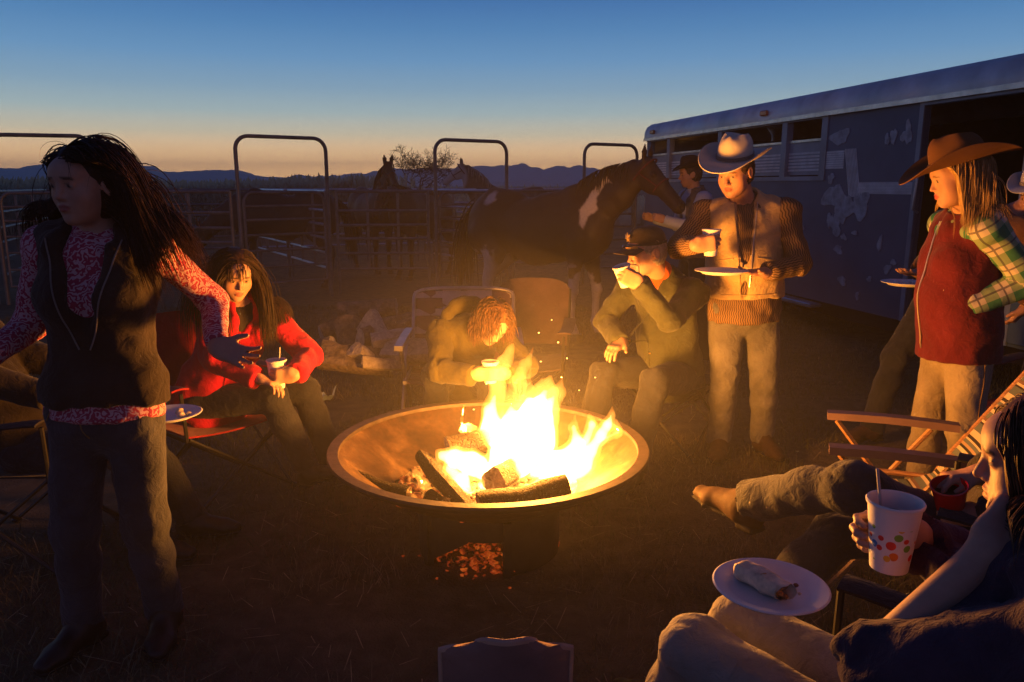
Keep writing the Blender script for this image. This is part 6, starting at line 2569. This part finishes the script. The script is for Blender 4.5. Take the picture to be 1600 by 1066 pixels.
# ------------------------------------------------------------------ woman hunched over her cup behind the fire
cupc = at(766, 581, 3.93)
lawn_chair((at(722, 600, 4.66)[0], 4.66, 0), (.02, -1), 'webbed lawn chair of plum and pale straps behind the fire', w=.66, top=.86, lean=.20, arm_m=M['alu'])
camp_chair((.10, 4.95, 0), (-.15, -1), 'camp chair with a broad mauve back behind the hunched woman', M['canvas_mauve'], top=.90, w=.50)
P = Person('woman in an olive hooded top bent forward over a foam cup behind the fire', (-.27, 4.5, 0), dict(
    fem=True, scale=.97, pel=at(722, 604, 4.62), chest=at(733, 520, 4.28), head=at(769, 503, 4.08), look=(.34, -.62, -.72), f=(.05, -1, 0), fs=(.12, -1, -.1), hup=(.28, -.3, .9),
    armR=dict(pole=(-1, .25, -.5), **grip(cupc, (.93, -.10, .05), 'R')), armL=dict(pole=(1, .2, -.6), **grip(cupc, (-.9, -.2, .02), 'L')),
    legR=dict(a=(-.42, 4.32, .09), pole=(-.15, -1, 1), toe=(-.1, -1, 0)), legL=dict(a=(-.10, 4.30, .09), pole=(.15, -1, 1), toe=(.1, -1, 0)), skin=FEM_SKIN, hf=.0054))
P.trousers(M['denim_dark'], .013, .97)
g_ = P.top('hooded_top', M['hoodie'], .028, (.97, .97), .06, .010, collar=.0)
P.boots(M['boot_dark'], M['sole'], .08)
# hood lying on the back of the neck: a rolled band
mb = []
c0 = P.chest + P.up * .03 - P.ff * .03
for a in np.linspace(-1.9, 1.9, 9):
    pass
hp = [c0 - P.ff * (.115 * math.cos(a)) + P.rs * .135 * math.sin(a) + P.up * (.07 * math.cos(a) - .0) for a in np.linspace(-2.0, 2.0, 10)]
prs = [(cone(hp[i], hp[i + 1], .036, .036), .02, False) for i in range(9)] + [(ell(c0 - P.ff * .10 - P.up * .03, A(.12, .06, .11), np.stack([P.rs, P.ff, P.up], 1)), .03, False)]
f_ = field_of(prs, .0095, .02); V, F = f_.mesh(); V = relax(V, F, 1); V = V + normals(V, F) * (.008 * fbm(V * 16, 2))[:, None]
link('hood', npmesh('hood', V, F), M['hoodie'], g_)
P.top('shirt', M['dark_knit'], .010, (0, 0), 0, .002, collar=.04, h=.012)
hair(P, M['hair_brown'], 1600, .16, .0022, 10, 8, .006, fly=.03, coll=.003, lenvar=.6, pull=(.1, -.1, 0), layer=.018)
cup(cupc, 'white foam cup held close by the hunched woman behind the flames', M['foam'], .115, .045, .033)

# ------------------------------------------------------------------ older man in a cap, drinking
cupc = at(975, 431, 3.88)
camp_chair((1.00, 4.50, 0), (-.62, -.78), 'thin-legged dark camp chair under the older man in the cap', M['canvas_black'], w=.48, arms=False)
P = Person('seated older man with white goatee in a dark cap, drinking from a cup', (.9, 4.3, 0), dict(
    scale=1.02, girth=1.12, legk=1.10, pel=at(1050, 584, 4.38), chest=at(1036, 446, 4.24), head=at(1010, 394, 4.12), look=(-.86, -.44, -.16), f=(-.64, -.76, 0), fs=(-.74, -.67, 0),
    armR=dict(w=at(972, 536, 4.05), pole=(-.6, .5, -.3), d=(-.62, -.72, -.18), n=(0, 0, -1), pose='knee'),
    armL=dict(pole=(.45, -.2, -1), **grip(cupc, (-.84, -.12, .42), 'L')),
    legR=dict(a=(.40, 3.98, .09), pole=(-.5, -.3, 1), toe=(-.6, -.6, 0)), legL=dict(a=(.64, 3.82, .09), pole=(-.3, -.6, 1), toe=(-.45, -.8, 0)),
    skin=(.44, .24, .165), lip=(.33, .13, .10), brow=(.25, .22, .19), stubble=(.40, .34, .29), hf=.0052))
P.trousers(M['denim_dark'], .015, .97, .008)
g_ = P.top('jacket', M['green_jacket'], .019, (.98, .98), .10, .012, collar=.03, openf=.10)
strip(P, g_, [P.chest + P.up * (.0 - .42 * t) for t in np.linspace(.1, 1, 18)], .003, M['green_jacket'], 'placket', P.ff)
for t in (.45, .8):
    h_ = strip(P, g_, [P.chest - P.up * (.42 * t + dz) + P.rs * -.012 for dz in (-.003, 0, .003)], .0065, M['brass'], 'button', P.ff, .006)
P.boots(M['boot_dark'], M['sole'], .12)
short_hair(P, M['hair_grey'])
k_ = P.hk
W_ = lambda *p: P.H + P.R @ (A(*p) * k_)
f_ = field_of([(ell(W_(0, .082, -.098), A(.026, .026, .034) * k_, P.R), .01, False), (ell(W_(0, .098, -.050), A(.030, .010, .008) * k_, P.R), .008, False),
               (cone(W_(.030, .085, -.055), W_(.018, .082, -.095), .010 * k_, .012 * k_), .01, False), (cone(W_(-.030, .085, -.055), W_(-.018, .082, -.095), .010 * k_, .012 * k_), .01, False),
               (ell(W_(0, .104, -.066), A(.018, .012, .008) * k_, P.R), .004, True)], .005, .02)
V, F = f_.mesh(); N = normals(V, F); V = V + N * (.003 * noise3((V - P.H) @ P.R * A(220, 220, 90)))[:, None]
link('goatee', npmesh('goatee', V, F), M['hair_grey'], P.root)
# bandana
nb = nrm(P.H - P.chest)
f_ = field_of([(econe(P.chest + P.up * .03 + P.ff * .005, P.chest + P.up * .03 + nb * .085, (.088, .085), (.068, .070), P.rs), .02, False),
               (cone(P.chest + P.up * .05 + P.ff * .075, P.chest - P.up * .04 + P.ff * .125, .035, .018), .03, False)], .0085, .02)
V, F = f_.mesh(); V = V + normals(V, F) * (.006 * fbm(V * 26, 2))[:, None]
link('bandana', npmesh('bandana', V, F), M['orange_scarf'], P.root)
# cap: domed crown, bill, badge; goggles pushed up on the bill
V, F = [], []
n = 36
rows = np.linspace(0, 1, 10)
for t in rows:
    th = t * math.pi / 2
    for j in range(n):
        a = 2 * math.pi * j / n
        V.append(W_(.086 * math.cos(th) ** .8 * math.sin(a), (.106 * math.cos(th) ** .8) * math.cos(a) - .012, .040 + .098 * math.sin(th) ** .9 + .014 * max(0, math.cos(a)) * math.cos(th)))
for i in range(9):
    for j in range(n):
        F.append((i * n + j, i * n + (j + 1) % n, (i + 1) * n + (j + 1) % n, (i + 1) * n + j))
mb = MB(); mb.add(V, [q[::-1] for q in F]); cap = mb.build('cap', M['cap'], P.root, True)
Pg = [[W_(.082 * x * (1 - .10 * t * t), .072 + .105 * t * (1 - .42 * x * x) + .02 * (1 - x * x), .052 - .020 * x * x - .020 * t) for x in np.linspace(-1, 1, 15)] for t in np.linspace(0, 1, 8)]
mb = MB(); mb.sheet(Pg, .004); mb.build('bill', M['cap'], cap, True)
mb = MB()
sp = [W_(.027 * (1 if i % 2 == 0 else .5) * math.sin(i * math.pi / 7), .103, .098 + .027 * (1 if i % 2 == 0 else .5) * math.cos(i * math.pi / 7)) for i in range(14)]
q_ = [p + P.R[:, 1] * .006 - P.R[:, 2] * .0 for p in sp]; cc = W_(0, .105, .098) + P.R[:, 1] * .009
mb.add(sp + q_ + [cc], [(28, 14 + i, 14 + (i + 1) % 14) for i in range(14)] + [(i, (i + 1) % 14, 14 + (i + 1) % 14, 14 + i) for i in range(14)])
mb.build('star_badge', M['brass'], cap)
mb = MB()
mb.tube([W_(.087 * math.sin(a), .108 * math.cos(a) - .012, .050 + .006 * math.cos(a)) for a in np.linspace(0, 6.283, 40, endpoint=False)], .005, 5, closed=True)
gl = mb.build('goggles', M['black_rubber'], P.root, True)
for sd in (1, -1):
    mb = MB(); mb.sheet([[W_(sd * (.012 + .045 * x), .135 - .030 * x * x - .012 * x, .040 - .028 * z) for x in np.linspace(0, 1, 6)] for z in np.linspace(-.5, .7, 4)], .004)
    mb.build('lens', M['lens'], gl, True)
cup(cupc, 'plain white foam cup at the lips of the older man in the cap', M['foam'], .110, .044, .032, axis=(-.30, -.12, .95))

# ------------------------------------------------------------------ man in the cream hat
cupc = at(1111, 379, 3.93)
plc = at(1127, 428, 3.88)
P = Person('man in a cream cowboy hat and tan vest, holding a cup and a plate', (1.36, 4.24, 0), dict(
    scale=1.03, girth=1.14, pel=at(1162, 484, 4.26), chest=at(1164, 331, 4.27), head=at(1149, 269, 4.13), look=(-.62, -.72, -.30), stand=True, f=(-.18, -.98, 0), fs=(-.26, -.96, 0), mouth=.002, jaw=1.25,
    armR=dict(pole=(-.75, .25, -.7), **grip(cupc, (.84, -.22, .12), 'R')),
    armL=dict(w=at(1196, 426, 3.98), pole=(.85, .25, -.5), d=(-.90, -.28, .02), n=(0, -.1, 1), pose='plate'),
    legR=dict(a=(1.205, 4.26, .095), pole=(0, -1, 0), toe=(-.35, -1, 0)), legL=dict(a=(1.47, 4.30, .095), pole=(.1, -1, 0), toe=(.2, -1, 0)),
    skin=(.47, .25, .17), brow=(.10, .06, .04), hf=.0050))
P.trousers(M['denim_mid'], .014, .985, .011, waist=.14)
P.top('shirt', M['stripe_shirt'], .016, (.97, .97), .06, .011, collar=.02)
v_ = P.vest('vest', M['tan'], .034, -.075, .008, openw=(.050, .009), depth=.95, collar=.045, offc=.0)
for sg in (-1, 1):
    strip(P, v_, [P.chest + P.up * (.05 - .52 * t) + P.rs * sg * (.045 * (1 - t) + .016) for t in np.linspace(0, .85, 24)], .0035, M['zip'] if sg < 0 else M['tan'], 'zip', P.ff)
    strip(P, v_, [P.chest - P.up * .24 + P.rs * sg * (.06 + .13 * t) - P.up * .02 * t for t in np.linspace(0, 1, 10)], .003, M['tan'], 'pocket_seam', P.ff)
strip(P, v_, [P.pel + P.up * .105 + P.rs * t for t in np.linspace(-.17, .17, 22)], .003, M['tan'], 'hem_seam', P.ff)
P.boots(M['boot_brown'], M['sole'], .14)
short_hair(P, M['hair_short'])
western_hat(P, M['felt_cream'], M['band_grey'], W=(.185, .230), curl=.052, up=.074, tilt=.03, dip=.020, roll=-.12, crown=(.086, .106, .122))
cup(cupc, 'dotted foam cup in the right hand of the man in the cream hat', M['dotcup'], .135, .046, .031)
plate(plc, 'white plate held at chest height by the man in the cream hat', R=.135)

# ------------------------------------------------------------------ cowboy leading the big horse
P = Person('man in a dark hat and pale blue shirt reaching out to the big horse', (1.8, 7.6, 0), dict(
    scale=1.0, pel=(1.80, 7.62, .92), chest=(1.78, 7.6, 1.43), head=(1.72, 7.58, 1.655), look=(-1, -.1, -.12), stand=True, f=(-1, -.15, 0), fs=(-1, -.25, 0),
    armR=dict(w=(1.44, 7.92, 1.22), pole=(0, .2, -1), n=(0, -1, 0), pose='grip'), armL=dict(w=at(1037, 343, 7.45), pole=(.3, -.3, -1), n=(0, 1, 0), pose='grip'),
    legR=dict(a=(1.72, 7.75, .09), pole=(-1, 0, 0), toe=(-1, 0, 0)), legL=dict(a=(1.92, 7.5, .09), pole=(-1, 0, 0), toe=(-1, -.1, 0)), h=.016, hf=.009))
P.trousers(M['denim_dark'], h=.014); P.top('shirt', M['blue_shirt'], .018, h=.013); P.vest('vest', M['vest_grey'], .03, .06, h=.013); P.boots(M['boot_dark'], M['sole']); short_hair(P, M['hair_short'])
western_hat(P, M['felt_dark'], M['band_brown'], W=(.15, .18), curl=.045, up=.066)

# ------------------------------------------------------------------ woman in the brown hat
P = Person('blonde woman in a brown cowboy hat, maroon vest and green plaid sleeves', (2.05, 3.4, 0), dict(
    fem=True, scale=.99, girth=1.12, pel=at(1497, 534, 3.42), chest=at(1512, 352, 3.43), head=at(1497, 277, 3.33), look=(-.95, .18, -.24), stand=True, f=(-.97, .0, 0), fs=(-.98, .05, 0),
    armR=dict(w=at(1492, 500, 3.72), pole=(.7, .7, -.4), d=(-.2, -.5, -.7), n=(.8, -.5, 0), pose='relax'),
    armL=dict(w=at(1511, 481, 3.285), pole=(.8, -.15, -.5), d=(-.28, .92, -.35), n=(.6, .6, .2), pose='relax'),
    legR=dict(a=(1.96, 3.48, .095), pole=(-1, -.5, 0), toe=(-.9, -.4, 0)), legL=dict(a=(2.08, 3.28, .095), pole=(-1, -.5, 0), toe=(-.75, -.65, 0)),
    skin=(.48, .265, .18), lip=(.40, .08, .07), brow=(.16, .09, .04), hf=.0050))
tr_ = P.trousers(M['khaki'], .012, .985, .010)
Hp, K_, An_, _t = P.legs['L']
strip(P, tr_, [Hp + (K_ - Hp) * t for t in np.linspace(.05, 1, 22)] + [K_ + (An_ - K_) * t for t in np.linspace(.05, .95, 20)], .0024, M['stitch'], 'side_seam', nrm(A(.2, -1, 0)), .002)
P.top('shirt', M['plaid'], .020, (.98, .98), .0, .009, collar=.03)
v_ = P.vest('vest', M['maroon'], .030, .075, .007, openw=(.030, .006), depth=.30, collar=.06)
strip(P, v_, [P.chest + P.up * (.02 - .62 * t) for t in np.linspace(0, 1, 26)], .004, M['zip'], 'zip', P.ff)
P.boots(M['boot_brown'], M['sole'], .14)
hair(P, M['hair_blonde'], 3000, .25, .0016, 12, 12, .003, fly=.012, coll=.003, lenvar=.35, layer=.020, tuck=.035)
western_hat(P, M['felt_brown'], M['band_brown'], W=(.185, .240), curl=.066, up=.060, tilt=-.04, dip=.026, crown=(.088, .112, .125))

# ------------------------------------------------------------------ man behind her with a plate
plc = at(1416, 446, 4.18)
P = Person('man in brown jacket and pale hat, half hidden behind the maroon vest', (2.6, 4.5, 0), dict(
    scale=1.02, pel=(2.60, 4.5, .93), chest=(2.78, 4.52, 1.33), head=(3.00, 4.45, 1.50), look=(-.9, -.4, -.3), f=(-.85, -.5, 0), fs=(-.85, -.5, 0),
    armR=dict(w=at(1418, 455, 4.28), pole=(.1, .4, -1), d=(-.8, -.42, .0), n=(.0, .1, 1), pose='plate'), armL=dict(w=(2.85, 4.22, .88), pole=(.5, -.5, 0), n=(-.5, .5, 0)),
    legR=dict(a=at(1362, 668, 4.50), pole=(-1, -.4, .2), toe=(-.9, -.3, .0)), legL=dict(a=(2.72, 4.72, .09), pole=(-1, -.3, 0), toe=(-.9, -.5, 0)), h=.012, hf=.007))
P.trousers(M['denim_dark'], .014); P.top('jacket', M['brown_jacket'], .028); P.boots(M['boot_brown'], M['sole'], .12); short_hair(P, M['hair_grey'])
western_hat(P, M['felt_pale'], M['band_grey'], W=(.15, .18), up=.062, tilt=.1)
plate(plc, 'white plate reached out in front of the woman in the maroon vest', R=.130)
r_ = np.random.default_rng(6)
food([plc + A(.02 + .03 * r_.normal(), .03 * r_.normal(), .018) for _ in range(14)], [.014] * 14, 'small heap of leftovers on the plate in front of the maroon vest', M['foam'])
camp_chair((2.62, 3.72, 0), (-.9, -.35), 'red camp chair with blue piping behind the woman in the brown hat', M['canvas_red'], trim=M['canvas_blue'], armm=M['canvas_black'], top=.98)

# ------------------------------------------------------------------ empty striped chair and the man with crossed legs
lawn_chair((1.50, 2.88, 0), (-.93, .36), 'empty striped lawn chair with mauve armrests beside the crossed legs', webbing=False, m_back=M['sling'], top=1.0, lean=.40, d=.36, tube_m=M['armwood'], arm_m=M['armpad'], w=.44, seat=.36, armw=.055)
camp_chair((1.56, 2.12, 0), (-.82, .57), 'black camp chair under the man with crossed legs', M['canvas_black'], top=.86, w=.52)
P = Person('man in jeans with crossed legs and brown boots, holding a red cup', (1.45, 2.2, 0), dict(
    scale=1.03, pel=(1.46, 2.20, .45), chest=(1.72, 2.10, .97), head=(1.75, 2.07, 1.21), look=(-.8, .55, -.1), f=(-.82, .57, 0), fs=(-.82, .57, 0),
    armR=dict(w=at(1530, 742, 2.10), pole=(.5, .35, -.7), d=(-.86, .06, -.12), n=(-.1, -.2, -1), pose='drop'), armL=dict(w=at(1528, 806, 2.02), pole=(.3, -.7, -.5), d=(-.85, .35, -.1), n=(.1, .2, -1), pose='fist'),
    legR=dict(a=(.80, 2.36, .09), pole=(-.5, .4, 1), toe=(-.8, .6, 0)), legL=dict(a=(.800, 2.49, .48), pole=(-.45, -.45, .8), toe=(-.52, .82, .06)), h=.011, hf=.0052))
P.trousers(M['denim'], .014, {'R': .97, 'L': .93}, .011, flare=.016)
P.top('jacket', M['dark_knit'], .022); P.boots(M['boot_brown'], M['sole'], .09); short_hair(P, M['hair_short'])
cup(at(1484, 784, 2.06), 'shiny red plastic cup held by the man with crossed legs', M['redplastic'], .118, .047, .031, axis=(-.25, -.2, .95), roll=True)

# ------------------------------------------------------------------ woman in the foreground on the right
cupc = at(1394, 834, 1.36)
camp_chair((.80, 1.27, 0), (-.78, .60), 'dark camp chair under the woman in the plum sweater', M['canvas_navy'], armm=M['canvas_black'], w=.60, d=.52, seat=.38, armh=.24)
P = Person('woman in a dark plum sweater, chin on hand, burrito plate on her lap', (.8, 1.3, 0), dict(
    fem=True, scale=1.05, headk=.95, pel=(.79, 1.33, .43), chest=(.935, 1.13, .915), head=(.930, 1.258, 1.085), look=(-.88, .46, -.12), f=(-.74, .67, 0), fs=(-.80, .60, 0),
    armL=dict(w=(.800, 1.190, .955), pole=(-.68, .1, -.7), d=(.62, .28, .62), n=(.3, .75, -.2), pose='grip'),
    armR=dict(w=A(*cupc) - nrm(A(-.92, .32, 0)) * .046 + nrm(A(.32, .92, 0)) * .056 - UP * .02, pole=(.3, .6, -.7), d=(-.92, .32, .0), n=(-.32, -.92, 0), pose='grip'),
    legL=dict(a=(.35, 1.72, .09), pole=(-.4, .3, 1), toe=(-.7, .6, 0)), legR=dict(a=(.47, 1.96, .09), pole=(-.4, .4, 1), toe=(-.7, .7, 0)),
    skin=FEM_SKIN, h=.0095, hf=.0038))
P.trousers(M['denim_pale'], .012, .98, .008, h=.009)
P.top('sweater', M['plum'], .022, (.97, .05), .08, .014, h=.0075, collar=.0) if False else None
g_ = P.top('sweater', M['plum'], .029, (.97, .10), .09, .017, h=.0072, collar=.0)
P.boots(M['boot_dark'], M['sole'], .10)
hair(P, M['hair_brown'], 3000, .20, .0015, 13, 15, .002, fly=.010, coll=.001, lenvar=.3, pull=(.3, -.3, 0), layer=.014, tuck=.072, hairline=.046)
cup(cupc, 'large dotted foam cup with a straw in the foreground woman\'s hand', M['dotcup'], .138, .049, .034, spoon=(-.6, .5, 0))
plc = at(1203, 926, 1.52)
plate(plc, 'large white plate with a burrito on the lap of the foreground woman', R=.122)
# burrito: a rolled tortilla with a torn open end
p, q = at(1152, 903, 1.585), at(1226, 950, 1.475)
p[2] = q[2] = plc[2] + .027
ax = nrm(q - p); sd = nrm(np.cross(ax, UP)); L_ = np.linalg.norm(q - p)
bur = empty('burrito', (p + q) / 2, 'half eaten burrito on the foreground plate', 'burrito')
V, F = [], []
n, m_ = 40, 26
for i in range(m_):
    t = i / (m_ - 1)
    rad = .0215 * (1 - .55 * max(0, .10 - t) / .10) * (1 + .10 * math.sin(t * 3.1))
    for j in range(n):
        a = 2 * math.pi * j / n * 1.22 - .3
        lay = .0035 * (a / 6.283)
        e = 1 + .10 * float(fbm(A(t * 6, math.cos(a) * 1.5, math.sin(a) * 1.5), 3))
        x = t * L_ + (.010 * float(noise3(A(a * 1.5, 3, 1))) if i == m_ - 1 else 0)
        V.append(p + ax * x + (sd * math.cos(a) * 1.12 + UP * math.sin(a) * .88) * (rad * e + lay))
for i in range(m_ - 1):
    for j in range(n - 1):
        F.append((i * n + j, i * n + j + 1, (i + 1) * n + j + 1, (i + 1) * n + j))
mb = MB(); mb.add(V, F); mb.build('tortilla', M['tortilla'], bur, True)
r_ = np.random.default_rng(4)
pts = [p + ax * (L_ * (.10 + .87 * (i / 70))) + (sd * r_.normal() + UP * r_.normal()) * .0065 for i in range(70)]
fo = lumps('filling', pts, [.0075] * 70, M['filling'], 3, 'stuff'); fo.parent = bur; fo.matrix_parent_inverse = __import__('mathutils').Matrix.Translation(bur.location).inverted()
food([plc + A(.060, .012, .011)], [.008], 'brown crumb of filling on the foreground plate', M['crumb'])
food([plc + A(.055, -.022, .010)], [.006], 'tiny pale crumb beside the brown one on the foreground plate', M['tortilla'])

# ------------------------------------------------------------------ small chair in the immediate foreground
camp_chair((-.02, 1.80, 0), (-.03, 1), 'small empty mauve camp chair seen from behind at the bottom edge', cloth_mat('dusty_rose_canvas', (.26, .15, .125)), w=.30, d=.30, seat=.26, top=.535, lean=.06, arms=False, round_=.5, trim=cloth_mat('firelit_binding', (.55, .34, .24)))  # pale binding puts firelight along the back's edge into its colour
